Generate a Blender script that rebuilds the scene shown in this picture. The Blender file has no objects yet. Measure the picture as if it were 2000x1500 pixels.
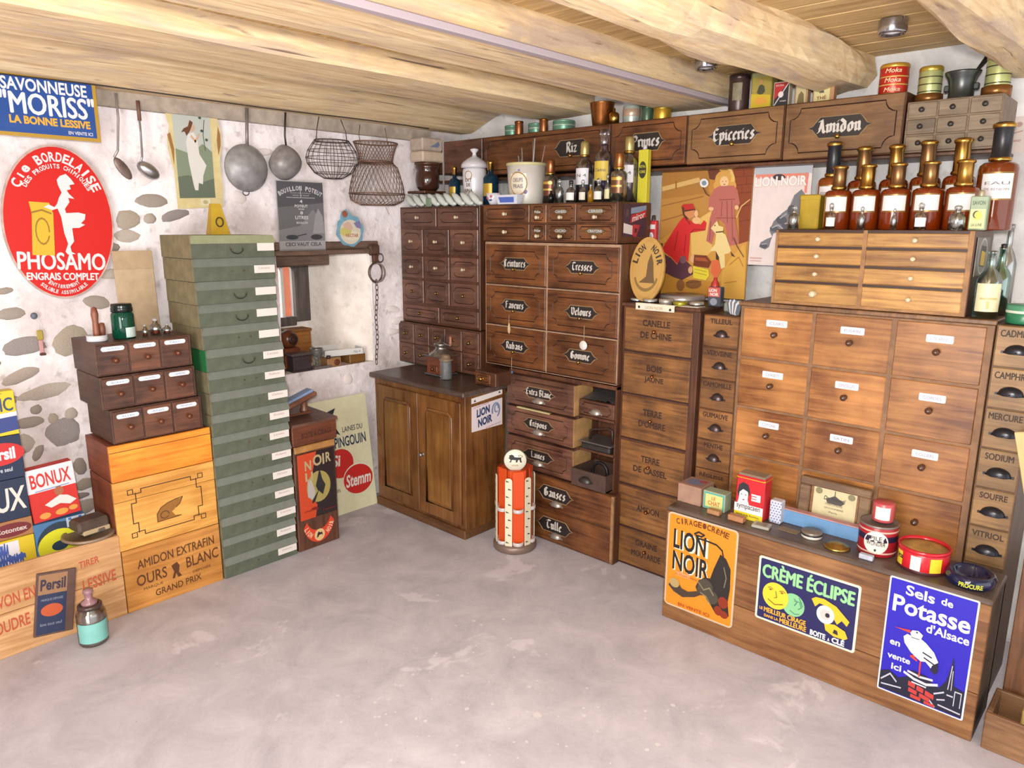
import bpy, math, random
from mathutils import Vector, Matrix, noise as mnoise
from mathutils.geometry import tessellate_polygon

SC = bpy.context.scene
COL = SC.collection
random.seed(7)
PI = math.pi

# ------------------------------------------------------------------ camera
YAW, PITCH, ROLL = math.radians(42.78), math.radians(12.22), math.radians(0.21)
fw = Vector((math.cos(YAW)*math.cos(PITCH), math.sin(YAW)*math.cos(PITCH), -math.sin(PITCH)))
rt = fw.cross(Vector((0, 0, 1))).normalized()
up = rt.cross(fw)
rt, up = math.cos(ROLL)*rt + math.sin(ROLL)*up, -math.sin(ROLL)*rt + math.cos(ROLL)*up
cam_d = bpy.data.cameras.new('camera')
cam_d.sensor_width = 36.0
cam_d.lens = 1423/2000*36.0
cam_d.clip_start = 0.02
cam = bpy.data.objects.new('camera', cam_d)
COL.objects.link(cam)
mw = Matrix((rt, up, -fw)).transposed().to_4x4()
mw.translation = Vector((0, 0, 1.6))
cam.matrix_world = mw
SC.camera = cam

# ------------------------------------------------------------------ world, lights, exposure
SC.view_settings.view_transform = 'Standard'
SC.view_settings.look = 'None'
SC.view_settings.gamma = 1.0
SC.view_settings.use_curve_mapping = False
SC.view_settings.exposure = 0.98
SC.cycles.use_denoising = True
SC.cycles.max_bounces = 10
SC.cycles.transparent_max_bounces = 40
SC.cycles.caustics_reflective = False
SC.cycles.caustics_refractive = False
W = bpy.data.worlds.new('sky')
SC.world = W
W.use_nodes = True
bg = W.node_tree.nodes['Background']
bg.inputs[0].default_value = (0.93, 0.97, 1.0, 1)
bg.inputs[1].default_value = 1.15


def light(name, kind, loc, target, power, color, size=None, size_y=None, angle=None):
    d = bpy.data.lights.new(name, kind)
    d.energy = power
    d.color = color
    if size and kind == 'AREA':
        d.shape = 'RECTANGLE'
        d.size = size
        d.size_y = size_y or size
    if angle is not None:
        d.angle = angle
    o = bpy.data.objects.new(name, d)
    COL.objects.link(o)
    o.location = loc
    v = Vector(target) - Vector(loc)
    o.rotation_euler = v.to_track_quat('-Z', 'Y').to_euler()
    return o


# daylight on the window reveal, and the photographer's flash beside the lens
light('sun', 'SUN', (-3.0, 7.5, 3.6), (2.5, 3.7, 1.2), 9.0, (1, 0.96, 0.9), angle=0.25)
light('rear_fill', 'AREA', (-1.56, 0.5, 1.08), (2.0, 1.9, 1.5), 56, (1.0, 0.97, 0.94), 1.5, 2.0)  # unseen area light added behind the camera to brighten beams and wall
light('camera_flash', 'AREA', (-0.05, -0.02, 1.72), (1.9, 1.9, 1.35), 46, (1.0, 0.96, 0.90), 0.16, 0.10)


# ------------------------------------------------------------------ materials
def srgb(c):
    if isinstance(c, str):
        c = [int(c[i:i+2], 16)/255 for i in (0, 2, 4)]
    return tuple((x/12.92 if x <= 0.04045 else ((x+0.055)/1.055)**2.4) for x in c) + (1,)


MATS = {}


def pr(name):
    m = bpy.data.materials.new(name)
    m.use_nodes = True
    return m, m.node_tree, m.node_tree.nodes['Principled BSDF']


ALB = 0.70


def thin_glass(hexc, gloss=0.20):
    """thin walled glass: clear film with a fresnel sheen"""
    key = ('thin', hexc, gloss)
    if key in MATS:
        return MATS[key]
    m, nt, b = pr('glass_' + hexc)
    N, L = nt.nodes, nt.links
    tr = N.new('ShaderNodeBsdfTransparent')
    tr.inputs[0].default_value = srgb(hexc)
    gl = N.new('ShaderNodeBsdfGlossy')
    gl.inputs['Roughness'].default_value = 0.11
    lw = N.new('ShaderNodeLayerWeight')
    lw.inputs['Blend'].default_value = 0.32
    mr = N.new('ShaderNodeMapRange')
    mr.inputs[3].default_value = gloss
    mr.inputs[4].default_value = 0.75
    L.new(lw.outputs['Fresnel'], mr.inputs[0])
    mx = N.new('ShaderNodeMixShader')
    L.new(mr.outputs[0], mx.inputs[0])
    L.new(tr.outputs[0], mx.inputs[1])
    L.new(gl.outputs[0], mx.inputs[2])
    L.new(mx.outputs[0], N['Material Output'].inputs['Surface'])
    MATS[key] = m
    return m


def flat(hexc, rough=0.5, metal=0.0, trans=0.0, ior=1.45, spec=0.5, vary=0.0, coat=0.0, alb=None):
    if trans >= .9:
        return thin_glass(hexc)
    key = ('flat', hexc, rough, metal, trans, vary, coat, spec, alb)
    if key in MATS:
        return MATS[key]
    m, nt, b = pr('paint_' + hexc)
    k = alb or (ALB if metal < .5 else .85)
    c = tuple(x*k for x in srgb(hexc)[:3]) + (1,)
    b.inputs['Base Color'].default_value = c
    b.inputs['Roughness'].default_value = rough
    b.inputs['Metallic'].default_value = metal
    b.inputs['Transmission Weight'].default_value = trans
    b.inputs['IOR'].default_value = ior
    b.inputs['Specular IOR Level'].default_value = spec
    b.inputs['Coat Weight'].default_value = coat
    if vary:
        N, L = nt.nodes, nt.links
        tc = N.new('ShaderNodeTexCoord')
        n = N.new('ShaderNodeTexNoise')
        n.inputs['Scale'].default_value = 24
        n.inputs['Detail'].default_value = 6
        L.new(tc.outputs['Object'], n.inputs['Vector'])
        r = N.new('ShaderNodeValToRGB')
        r.color_ramp.elements[0].position = 0.3
        r.color_ramp.elements[1].position = 0.7
        r.color_ramp.elements[0].color = tuple(x*(1-vary) for x in c[:3]) + (1,)
        r.color_ramp.elements[1].color = tuple(min(1, x*(1+vary*0.5)) for x in c[:3]) + (1,)
        L.new(n.outputs['Fac'], r.inputs['Fac'])
        L.new(r.outputs['Color'], b.inputs['Base Color'])
    MATS[key] = m
    return m


def wood(dark, lite, rough=0.42, grain='x', scale=1.0, blot=0.5, var=0.25, alb=0.70):
    key = ('wood', dark, lite, rough, grain, scale, blot, var, alb)
    if key in MATS:
        return MATS[key]
    m, nt, b = pr('wood_' + lite)
    N, L = nt.nodes, nt.links
    tc = N.new('ShaderNodeTexCoord')
    oi = N.new('ShaderNodeObjectInfo')
    mul = N.new('ShaderNodeMath')
    mul.operation = 'MULTIPLY'
    mul.inputs[1].default_value = 37.0
    L.new(oi.outputs['Random'], mul.inputs[0])
    add = N.new('ShaderNodeVectorMath')
    add.operation = 'ADD'
    L.new(tc.outputs['Object'], add.inputs[0])
    L.new(mul.outputs[0], add.inputs[1])
    mp = N.new('ShaderNodeMapping')
    s = {'x': (2.2, 26, 34), 'z': (30, 26, 2.0), 'y': (30, 2.2, 30)}[grain]
    mp.inputs['Scale'].default_value = tuple(a*scale for a in s)
    L.new(add.outputs[0], mp.inputs['Vector'])
    n1 = N.new('ShaderNodeTexNoise')
    n1.inputs['Scale'].default_value = 1.6
    n1.inputs['Detail'].default_value = 7
    n1.inputs['Roughness'].default_value = 0.62
    n1.inputs['Distortion'].default_value = 0.9
    L.new(mp.outputs[0], n1.inputs['Vector'])
    n2 = N.new('ShaderNodeTexNoise')
    n2.inputs['Scale'].default_value = 7.0*scale
    n2.inputs['Detail'].default_value = 4
    L.new(add.outputs[0], n2.inputs['Vector'])
    mx = N.new('ShaderNodeMix')
    mx.inputs[0].default_value = blot*0.8
    L.new(n1.outputs['Fac'], mx.inputs[2])
    L.new(n2.outputs['Fac'], mx.inputs[3])
    r = N.new('ShaderNodeValToRGB')
    r.color_ramp.elements[0].position = 0.38
    r.color_ramp.elements[1].position = 0.63
    r.color_ramp.elements[0].color = tuple(x*alb for x in srgb(dark)[:3]) + (1,)
    r.color_ramp.elements[1].color = tuple(x*alb for x in srgb(lite)[:3]) + (1,)
    L.new(mx.outputs[0], r.inputs['Fac'])
    hs = N.new('ShaderNodeHueSaturation')
    mr = N.new('ShaderNodeMapRange')
    mr.inputs[3].default_value = 1-var
    mr.inputs[4].default_value = 1+var
    L.new(oi.outputs['Random'], mr.inputs[0])
    hs.inputs['Saturation'].default_value = 1.0
    L.new(mr.outputs[0], hs.inputs['Value'])
    L.new(r.outputs['Color'], hs.inputs['Color'])
    L.new(hs.outputs['Color'], b.inputs['Base Color'])
    b.inputs['Roughness'].default_value = rough
    bp = N.new('ShaderNodeBump')
    bp.inputs['Strength'].default_value = 0.12
    bp.inputs['Distance'].default_value = 0.004
    L.new(n1.outputs['Fac'], bp.inputs['Height'])
    L.new(bp.outputs['Normal'], b.inputs['Normal'])
    MATS[key] = m
    return m


def plaster(name, c_hi, c_lo, c_stain, scale=5.0, bump=0.5):
    m, nt, b = pr(name)
    N, L = nt.nodes, nt.links
    tc = N.new('ShaderNodeTexCoord')
    n1 = N.new('ShaderNodeTexNoise')
    n1.inputs['Scale'].default_value = scale
    n1.inputs['Detail'].default_value = 8
    n1.inputs['Roughness'].default_value = 0.6
    L.new(tc.outputs['Object'], n1.inputs['Vector'])
    r = N.new('ShaderNodeValToRGB')
    r.color_ramp.elements[0].position = 0.36
    r.color_ramp.elements[1].position = 0.56
    r.color_ramp.elements[0].color = srgb(c_lo)
    r.color_ramp.elements[1].color = srgb(c_hi)
    L.new(n1.outputs['Fac'], r.inputs['Fac'])
    n2 = N.new('ShaderNodeTexNoise')
    n2.inputs['Scale'].default_value = scale*4.5
    n2.inputs['Detail'].default_value = 5
    L.new(tc.outputs['Object'], n2.inputs['Vector'])
    r2 = N.new('ShaderNodeValToRGB')
    r2.color_ramp.elements[0].position = 0.60
    r2.color_ramp.elements[1].position = 0.72
    r2.color_ramp.elements[0].color = (0, 0, 0, 1)
    r2.color_ramp.elements[1].color = (0.6, 0.6, 0.6, 1)
    L.new(n2.outputs['Fac'], r2.inputs['Fac'])
    mx = N.new('ShaderNodeMix')
    mx.data_type = 'RGBA'
    L.new(r2.outputs['Color'], mx.inputs[0])
    L.new(r.outputs['Color'], mx.inputs[6])
    mx.inputs[7].default_value = srgb(c_stain)
    L.new(mx.outputs[2], b.inputs['Base Color'])
    b.inputs['Roughness'].default_value = 0.9
    bp = N.new('ShaderNodeBump')
    bp.inputs['Strength'].default_value = bump
    bp.inputs['Distance'].default_value = 0.012
    L.new(n2.outputs['Fac'], bp.inputs['Height'])
    L.new(bp.outputs['Normal'], b.inputs['Normal'])
    return m


def floor_mat():
    m, nt, b = pr('concrete')
    N, L = nt.nodes, nt.links
    tc = N.new('ShaderNodeTexCoord')

    def nz(s, d, rough=0.6, dist=0.0):
        n = N.new('ShaderNodeTexNoise')
        n.inputs['Scale'].default_value = s
        n.inputs['Detail'].default_value = d
        n.inputs['Roughness'].default_value = rough
        n.inputs['Distortion'].default_value = dist
        L.new(tc.outputs['Object'], n.inputs['Vector'])
        return n

    def ramp(n, p0, p1, c0, c1):
        r = N.new('ShaderNodeValToRGB')
        r.color_ramp.elements[0].position = p0
        r.color_ramp.elements[1].position = p1
        r.color_ramp.elements[0].color = c0
        r.color_ramp.elements[1].color = c1
        L.new(n.outputs[0], r.inputs['Fac'])
        return r

    def mix(fac, a, bb):
        x = N.new('ShaderNodeMix')
        x.data_type = 'RGBA'
        L.new(fac.outputs['Color'], x.inputs[0])
        L.new(a, x.inputs[6])
        x.inputs[7].default_value = bb
        return x
    base = ramp(nz(4.5, 9, 0.72, 0.5), 0.3, 0.7, srgb('a19ca6'), srgb('c3bec7'))
    pale = mix(ramp(nz(3.0, 5, 0.6, 0.5), 0.615, 0.65, (0, 0, 0, 1), (.6, .6, .6, 1)), base.outputs['Color'], srgb('d2cdd5'))
    grit = mix(ramp(nz(75, 3, 0.6), 0.66, 0.72, (0, 0, 0, 1), (.5, .5, .5, 1)), pale.outputs[2], srgb('8c8484'))
    L.new(grit.outputs[2], b.inputs['Base Color'])
    b.inputs['Roughness'].default_value = 0.7
    bp = N.new('ShaderNodeBump')
    bp.inputs['Strength'].default_value = 0.2
    bp.inputs['Distance'].default_value = 0.004
    L.new(nz(40, 6).outputs[0], bp.inputs['Height'])
    L.new(bp.outputs['Normal'], b.inputs['Normal'])
    return m


# ------------------------------------------------------------------ mesh helpers
# local frame of every thing: x to the right, y away from the viewer, z up
class M:
    def __init__(s):
        s.v, s.f, s.sm, s.k = [], [], [], 0

    def add(s, vs, fs, smooth=False):
        o = len(s.v)
        s.v += [tuple(p) for p in vs]
        s.f += [tuple(i+o for i in f) for f in fs]
        s.sm += [smooth]*len(fs)
        return s

    def box(s, x0, x1, y0, y1, z0, z1, c=0.0):
        if c <= 0:
            v = [(x, y, z) for x in (x0, x1) for y in (y0, y1) for z in (z0, z1)]
            return s.add(v, [(0, 1, 3, 2), (4, 6, 7, 5), (0, 4, 5, 1), (2, 3, 7, 6), (0, 2, 6, 4), (1, 5, 7, 3)])
        X, Y, Z = (x0, x1), (y0, y1), (z0, z1)
        v, idx = [], {}
        for i in (0, 1):
            for j in (0, 1):
                for k in (0, 1):
                    dx, dy, dz = (c, -c)[i], (c, -c)[j], (c, -c)[k]
                    for a, p in enumerate(((X[i], Y[j]+dy, Z[k]+dz), (X[i]+dx, Y[j], Z[k]+dz), (X[i]+dx, Y[j]+dy, Z[k]))):
                        idx[(i, j, k, a)] = len(v)
                        v.append(p)
        g = lambda i, j, k, a: idx[(i, j, k, a)]
        fs = []
        for i in (0, 1):
            q = [g(i, 0, 0, 0), g(i, 0, 1, 0), g(i, 1, 1, 0), g(i, 1, 0, 0)]
            fs.append(q if i == 0 else q[::-1])
            q = [g(0, i, 0, 1), g(1, i, 0, 1), g(1, i, 1, 1), g(0, i, 1, 1)]
            fs.append(q if i == 0 else q[::-1])
            q = [g(0, 0, i, 2), g(0, 1, i, 2), g(1, 1, i, 2), g(1, 0, i, 2)]
            fs.append(q if i == 0 else q[::-1])
        for a in (0, 1):
            for b in (0, 1):
                q = [g(a, b, 0, 0), g(a, b, 0, 1), g(a, b, 1, 1), g(a, b, 1, 0)]
                fs.append(q if a == b else q[::-1])
                q = [g(a, 0, b, 0), g(a, 1, b, 0), g(a, 1, b, 2), g(a, 0, b, 2)]
                fs.append(q if a == b else q[::-1])
                q = [g(0, a, b, 1), g(0, a, b, 2), g(1, a, b, 2), g(1, a, b, 1)]
                fs.append(q if a == b else q[::-1])
                for k in (0, 1):
                    t = [g(a, b, k, 0), g(a, b, k, 1), g(a, b, k, 2)]
                    fs.append(t if (a+b+k) % 2 else t[::-1])
        return s.add(v, fs)

    def tess(s, pts):
        if len(pts) < 4:
            tr = [(0, 1, 2)]
        else:
            tr = tessellate_polygon([[Vector((p[0], p[1], 0)) for p in pts]])
        out = []
        for a, b, c in tr:
            ar = (pts[b][0]-pts[a][0])*(pts[c][1]-pts[a][1])-(pts[c][0]-pts[a][0])*(pts[b][1]-pts[a][1])
            if abs(ar) > 1e-13:
                out.append((a, b, c) if ar > 0 else (a, c, b))
        return out

    def poly(s, pts, y=0.0):
        # every triangle a hair nearer than the one before, so overlaps never share a plane
        for t in s.tess(pts):
            s.k += 1
            s.add([(pts[i][0], y-4e-6*s.k, pts[i][1]) for i in t], [(0, 1, 2)])
        return s

    def prism(s, pts, y0, y1):
        n = len(pts)
        v = [(p[0], y0, p[1]) for p in pts] + [(p[0], y1, p[1]) for p in pts]
        ar = sum(pts[i][0]*pts[(i+1) % n][1]-pts[(i+1) % n][0]*pts[i][1] for i in range(n))
        tr = s.tess(pts)
        side = [((i+1) % n, i, n+i, n+(i+1) % n) if ar > 0 else (i, (i+1) % n, n+(i+1) % n, n+i) for i in range(n)]
        return s.add(v, tr + [(c+n, b+n, a+n) for a, b, c in tr] + side)

    def lathe(s, prof, seg=20, c=(0, 0, 0), axis='z', a0=0.0, a1=2*PI, smooth=True):
        full = abs(a1-a0-2*PI) < 1e-6
        n = seg if full else seg+1
        v = []
        for (r, h) in prof:
            for i in range(n):
                a = a0 + (a1-a0)*i/seg
                x, y = r*math.cos(a), r*math.sin(a)
                if axis == 'z':
                    v.append((c[0]+x, c[1]+y, c[2]+h))
                elif axis == 'y':      # height runs toward the viewer
                    v.append((c[0]+x, c[1]-h, c[2]+y))
                else:
                    v.append((c[0]+h, c[1]+x, c[2]+y))
        fs = []
        for j in range(len(prof)-1):
            for i in range(seg if full else seg):
                i2 = (i+1) % n
                if prof[j][0] < 1e-7 and prof[j+1][0] < 1e-7:
                    continue
                fs.append((j*n+i, j*n+i2, (j+1)*n+i2, (j+1)*n+i))
        return s.add(v, fs, smooth)

    def tube(s, path, r, seg=6, closed=False, taper=None):
        P = [Vector(p) for p in path]
        n = len(P)
        v, fs = [], []
        prev = None
        for i, p in enumerate(P):
            if closed:
                t = P[(i+1) % n]-P[i-1]
            else:
                t = P[min(i+1, n-1)]-P[max(i-1, 0)]
            if t.length < 1e-9:
                t = Vector((0, 0, 1))
            t.normalize()
            if prev is None:
                a = Vector((0, 0, 1)) if abs(t.z) < 0.9 else Vector((0, 1, 0))
                nx = t.cross(a).normalized()
            else:
                nx = (prev - t*prev.dot(t))
                nx = nx.normalized() if nx.length > 1e-6 else t.orthogonal().normalized()
            prev = nx
            ny = t.cross(nx)
            rr = r if taper is None else taper[i]
            for k in range(seg):
                a = 2*PI*k/seg
                v.append(p + nx*(rr*math.cos(a)) + ny*(rr*math.sin(a)))
        for i in range(n if closed else n-1):
            for k in range(seg):
                a, b = i*seg+k, i*seg+(k+1) % seg
                c, d = ((i+1) % n)*seg+(k+1) % seg, ((i+1) % n)*seg+k
                fs.append((a, b, c, d))
        if not closed:
            fs.append(tuple(range(seg-1, -1, -1)))
            fs.append(tuple((n-1)*seg+k for k in range(seg)))
        return s.add(v, fs, seg > 4)

    def ball(s, c, rx, ry, rz, seg=12, rings=7):
        prof = [(math.sin(PI*i/rings), -math.cos(PI*i/rings)) for i in range(rings+1)]
        o = len(s.v)
        s.lathe(prof, seg)
        for i in range(o, len(s.v)):
            x, y, z = s.v[i]
            s.v[i] = (c[0]+x*rx, c[1]+y*ry, c[2]+z*rz)
        return s

    def xf(s, mat):
        s.v = [tuple(mat @ Vector(p)) for p in s.v]
        return s

    def mesh(s, name='mesh'):
        me = bpy.data.meshes.new(name)
        me.from_pydata(s.v, [], s.f)
        if any(s.sm):
            me.polygons.foreach_set('use_smooth', s.sm)
        me.update()
        return me


def link(name, data, mat=None, parent=None, loc=(0, 0, 0), rot=(0, 0, 0), label=None):
    o = bpy.data.objects.new(name, data)
    COL.objects.link(o)
    o.location = loc
    o.rotation_euler = rot
    if parent is not None:
        o.parent = parent
    if mat is not None and data is not None and not data.materials:
        data.materials.append(mat)
    if label:
        o['label'] = label
    return o


def obj(name, m, mat, parent=None, loc=(0, 0, 0), rot=(0, 0, 0), label=None):
    return link(name, m.mesh(name), mat, parent, loc, rot, label)


def tag(o, label, cat, group=None):
    o['label'] = label
    o['category'] = cat
    if group:
        o['group'] = group
    return o


def thing(name, label, cat, loc=(0, 0, 0), rz=0.0, group=None, rx=0.0, ry=0.0):
    o = bpy.data.objects.new(name, None)
    o.empty_display_size = 0.05
    COL.objects.link(o)
    o.location = loc
    o.rotation_euler = (rx, ry, rz)
    return tag(o, label, cat, group)


def struct(name, m, mat, label=None, parent=None):
    o = obj(name, m, mat, parent)
    o['kind'] = 'structure'
    if label:
        o['label'] = label
    return o


RZ = -PI/2      # things along the right wall look toward -X


# ------------------------------------------------------------------ lettering
TXT = {}


def glyphs(s, bold=0.02, shear=0.0, space=1.0):
    key = (s, bold, shear, space)
    if key in TXT:
        return TXT[key]
    cu = bpy.data.curves.new('t', 'FONT')
    cu.body = s
    cu.size = 1.0
    cu.offset = bold
    cu.shear = shear
    cu.space_character = space
    cu.resolution_u = 3
    ob = bpy.data.objects.new('t', cu)
    me = bpy.data.meshes.new_from_object(ob)
    v = [(p.co.x, p.co.y) for p in me.vertices]
    f = []
    for q in me.polygons:
        i = tuple(q.vertices)
        ar = sum(v[i[k]][0]*v[i[(k+1) % len(i)]][1]-v[i[(k+1) % len(i)]][0]*v[i[k]][1] for k in range(len(i)))
        f.append(i if ar > 0 else i[::-1])
    bpy.data.meshes.remove(me)
    bpy.data.objects.remove(ob)
    bpy.data.curves.remove(cu)
    TXT[key] = (v, f)
    return v, f


def text_into(m, s, x, z, w, h, y=0.0, bold=0.02, shear=0.0, slope=0.0, rot=0.0, space=1.0):
    """fits the words into the box x..x+w, z..z+h of the local front plane"""
    if bold > .01 and ('M' in s or 'W' in s):      # the built-in M clogs when its outline grows: embolden by doubling
        for k, (d, e) in enumerate(((-1, 0), (1, 0), (0, -.8), (0, .8), (0, 0))):
            q = bold*h*1.1
            text_into(m, s, x+d*q, z+e*q, w, h, y-1.3e-4*k/5, 0.0, shear, slope, rot, space)
        return m
    v, f = glyphs(s, bold, shear, space)
    if not v:
        return m
    ax, bx = min(p[0] for p in v), max(p[0] for p in v)
    ay, by = min(p[1] for p in v), max(p[1] for p in v)
    sx, sz = w/max(bx-ax, 1e-6), h/max(by-ay, 1e-6)
    out = []
    cr, sr = math.cos(rot), math.sin(rot)
    for p in v:
        u, q = (p[0]-ax)*sx - w/2, (p[1]-ay)*sz - h/2
        q += slope*u
        out.append((x+w/2+u*cr-q*sr, y, z+h/2+u*sr+q*cr))
    for k, t in enumerate(f):      # overlapping pieces of a bold letter must not share a plane
        m.add([(out[i][0], out[i][1]-1.2e-5*(k % 11), out[i][2]) for i in t], [tuple(range(len(t)))])
    return m


def arc_text(m, s, cx, cz, rx, rz, a0, a1, h, y=0.0, bold=0.03, wide=0.9):
    """letters along an ellipse from angle a0 to a1 (degrees)"""
    n = len(s)
    for i, ch in enumerate(s):
        if ch == ' ':
            continue
        a = math.radians(a0 + (a1-a0)*(i+0.5)/n)
        px, pz = cx+rx*math.cos(a), cz+rz*math.sin(a)
        tx, tz = -rx*math.sin(a), rz*math.cos(a)
        sg = -1 if a1 < a0 else 1
        rot = math.atan2(tz*sg, tx*sg)
        step = math.hypot(tx, tz)*math.radians(abs(a1-a0))/n
        cw = step*wide*(0.35 if ch in "I1'l" else 0.95)
        if ch == 'i':
            cw *= .3
        hh = h*.72 if ch.islower() else h
        text_into(m, ch, px-cw/2, pz-hh/2, cw, hh, y, bold, rot=rot)
    return m


def ell(cx, cz, rx, rz, n=28, a0=0, a1=360):
    k = n if a1-a0 >= 360 else n+1
    return [(cx+rx*math.cos(math.radians(a0+(a1-a0)*i/n)), cz+rz*math.sin(math.radians(a0+(a1-a0)*i/n))) for i in range(k)]


def rrect(x0, z0, x1, z1, r, n=5):
    out = []
    for cx, cz, a in ((x1-r, z0+r, -90), (x1-r, z1-r, 0), (x0+r, z1-r, 90), (x0+r, z0+r, 180)):
        out += [(cx+r*math.cos(math.radians(a+90*i/n)), cz+r*math.sin(math.radians(a+90*i/n))) for i in range(n+1)]
    return out


# broad nib blackletter for the lozenge plates: skeleton strokes, swept by a slanted pen
def _mn(x):
    return [(x-.13, .93), (x, .80), (x, .20), (x+.13, .07)]


BL = {
    'i': (.45, [_mn(.2), [(.2, 1.2), (.24, 1.28)]]), 'n': (.85, [_mn(.2), [(.2, .78), (.46, 1.0), (.60, .85), (.60, .2), (.73, .07)]]),
    'm': (1.25, [_mn(.2), [(.2, .78), (.46, 1.0), (.60, .85), (.60, .12)], [(.6, .78), (.86, 1.0), (1.0, .85), (1.0, .2), (1.13, .07)]]),
    'u': (.85, [[(.07, .93), (.2, .8), (.2, .2), (.4, .02), (.6, .2)], _mn(.6)]), 'r': (.62, [_mn(.2), [(.2, .78), (.42, 1.0), (.56, .86)]]),
    'e': (.74, [[(.58, .18), (.40, .02), (.2, .2), (.2, .8), (.42, 1.0), (.60, .80), (.24, .50)]]), 's': (.74, [[(.60, .84), (.40, 1.0), (.2, .78), (.60, .30), (.40, .02), (.14, .16)]]),
    'o': (.85, [[(.2, .8), (.2, .2), (.42, .02), (.64, .2), (.64, .8), (.42, 1.0), (.2, .8)]]),
    'a': (.85, [[(.2, .86), (.42, 1.0), (.62, .82), (.62, .2), (.75, .07)], [(.62, .54), (.34, .44), (.2, .26), (.38, .02), (.62, .2)]]),
    'b': (.85, [[(.2, 1.5), (.2, .2), (.42, .02), (.64, .2), (.64, .75), (.42, .96), (.2, .75)]]),
    'd': (.85, [[(.12, 1.4), (.60, 1.02), (.64, .2), (.42, .02), (.2, .2), (.2, .75), (.42, .96), (.62, .8)]]), 'l': (.48, [[(.2, 1.5), (.2, .2), (.34, .05)]]),
    'p': (.85, [[(.07, .93), (.2, .8), (.2, -.45)], [(.2, .8), (.44, 1.0), (.64, .8), (.64, .2), (.42, .02), (.2, .2)]]),
    'v': (.85, [[(.1, .95), (.25, .8), (.25, .2), (.45, .02), (.66, .25), (.66, .82), (.5, 1.0)]]), 't': (.6, [[(.25, 1.25), (.25, .2), (.44, .05)], [(.05, .95), (.5, .95)]]),
    'c': (.7, [[(.6, .85), (.42, 1.0), (.2, .8), (.2, .2), (.4, .02), (.58, .18)]]), 'z': (.74, [[(.12, .92), (.6, .92), (.18, .08), (.62, .08)]]),
    'x': (.74, [[(.15, .9), (.6, .1)], [(.6, .9), (.15, .1)]]), ' ': (.5, []),
    'R': (1.05, [[(.22, 1.45), (.22, .05)], [(.05, 1.38), (.5, 1.5), (.8, 1.25), (.72, .95), (.3, .8)], [(.42, .8), (.74, .2), (.95, .05)]]),
    'P': (1.0, [[(.22, 1.45), (.22, -.1)], [(.05, 1.38), (.5, 1.5), (.85, 1.2), (.68, .8), (.25, .7)]]),
    'E': (1.0, [[(.78, 1.38), (.45, 1.5), (.2, 1.2), (.2, .3), (.5, .02), (.85, .25)], [(.2, .78), (.66, .86)]]),
    'A': (1.05, [[(.02, .05), (.25, .15), (.52, 1.45), (.75, .2), (.95, .05)], [(.22, .6), (.72, .6)], [(.15, 1.3), (.52, 1.45)]]),
    'T': (1.0, [[(.05, 1.3), (.4, 1.5), (.95, 1.4)], [(.5, 1.4), (.25, 1.0), (.25, .3), (.55, .02), (.85, .25)]]),
    'C': (1.0, [[(.8, 1.3), (.5, 1.5), (.2, 1.2), (.2, .3), (.5, .02), (.85, .25)], [(.5, 1.4), (.5, .2)]]),
    'G': (1.05, [[(.8, 1.3), (.5, 1.5), (.2, 1.2), (.2, .3), (.5, .02), (.85, .25), (.85, .75), (.6, .75)], [(.5, 1.4), (.5, .3)]]),
    'V': (1.05, [[(.05, 1.35), (.25, 1.45), (.25, .4), (.55, .02), (.85, .4), (.85, 1.2), (.62, 1.45)]]), 'F': (.95, [[(.25, 1.5), (.25, .05)], [(.08, 1.38), (.85, 1.45)], [(.25, .8), (.65, .86)]]),
    'L': (.9, [[(.25, 1.5), (.25, .15), (.8, .1)], [(.08, 1.35), (.4, 1.5)]]),
    'B': (1.0, [[(.22, 1.45), (.22, .05)], [(.05, 1.38), (.55, 1.5), (.75, 1.2), (.3, .82), (.8, .6), (.75, .2), (.45, .02), (.2, .1)]]),
}
BL['é'] = (BL['e'][0], BL['e'][1] + [[(.35, 1.15), (.55, 1.38)]])


def gothic(m, s, x, z, w, h, y=0.0):
    """blackletter words fitted to width w; h is the cap height, z the baseline"""
    tot = sum(BL[c][0] for c in s)
    sx, sz = w/tot, h/1.5
    nb = Vector((.15, .115))
    cx = 0.0
    for c in s:
        for path in BL[c][1]:
            for (a, b) in zip(path, path[1:]):
                for q in ([Vector(a)-nb, Vector(b)-nb, Vector(b)+nb, Vector(a)+nb], ):
                    m.poly([(x+(cx+p.x)*sx, z+p.y*sz) for p in q], y)
                for q in stroke([a, b], .07):
                    m.poly([(x+(cx+p[0])*sx, z+p[1]*sz) for p in q], y)
        cx += BL[c][0]
    return m


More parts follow.
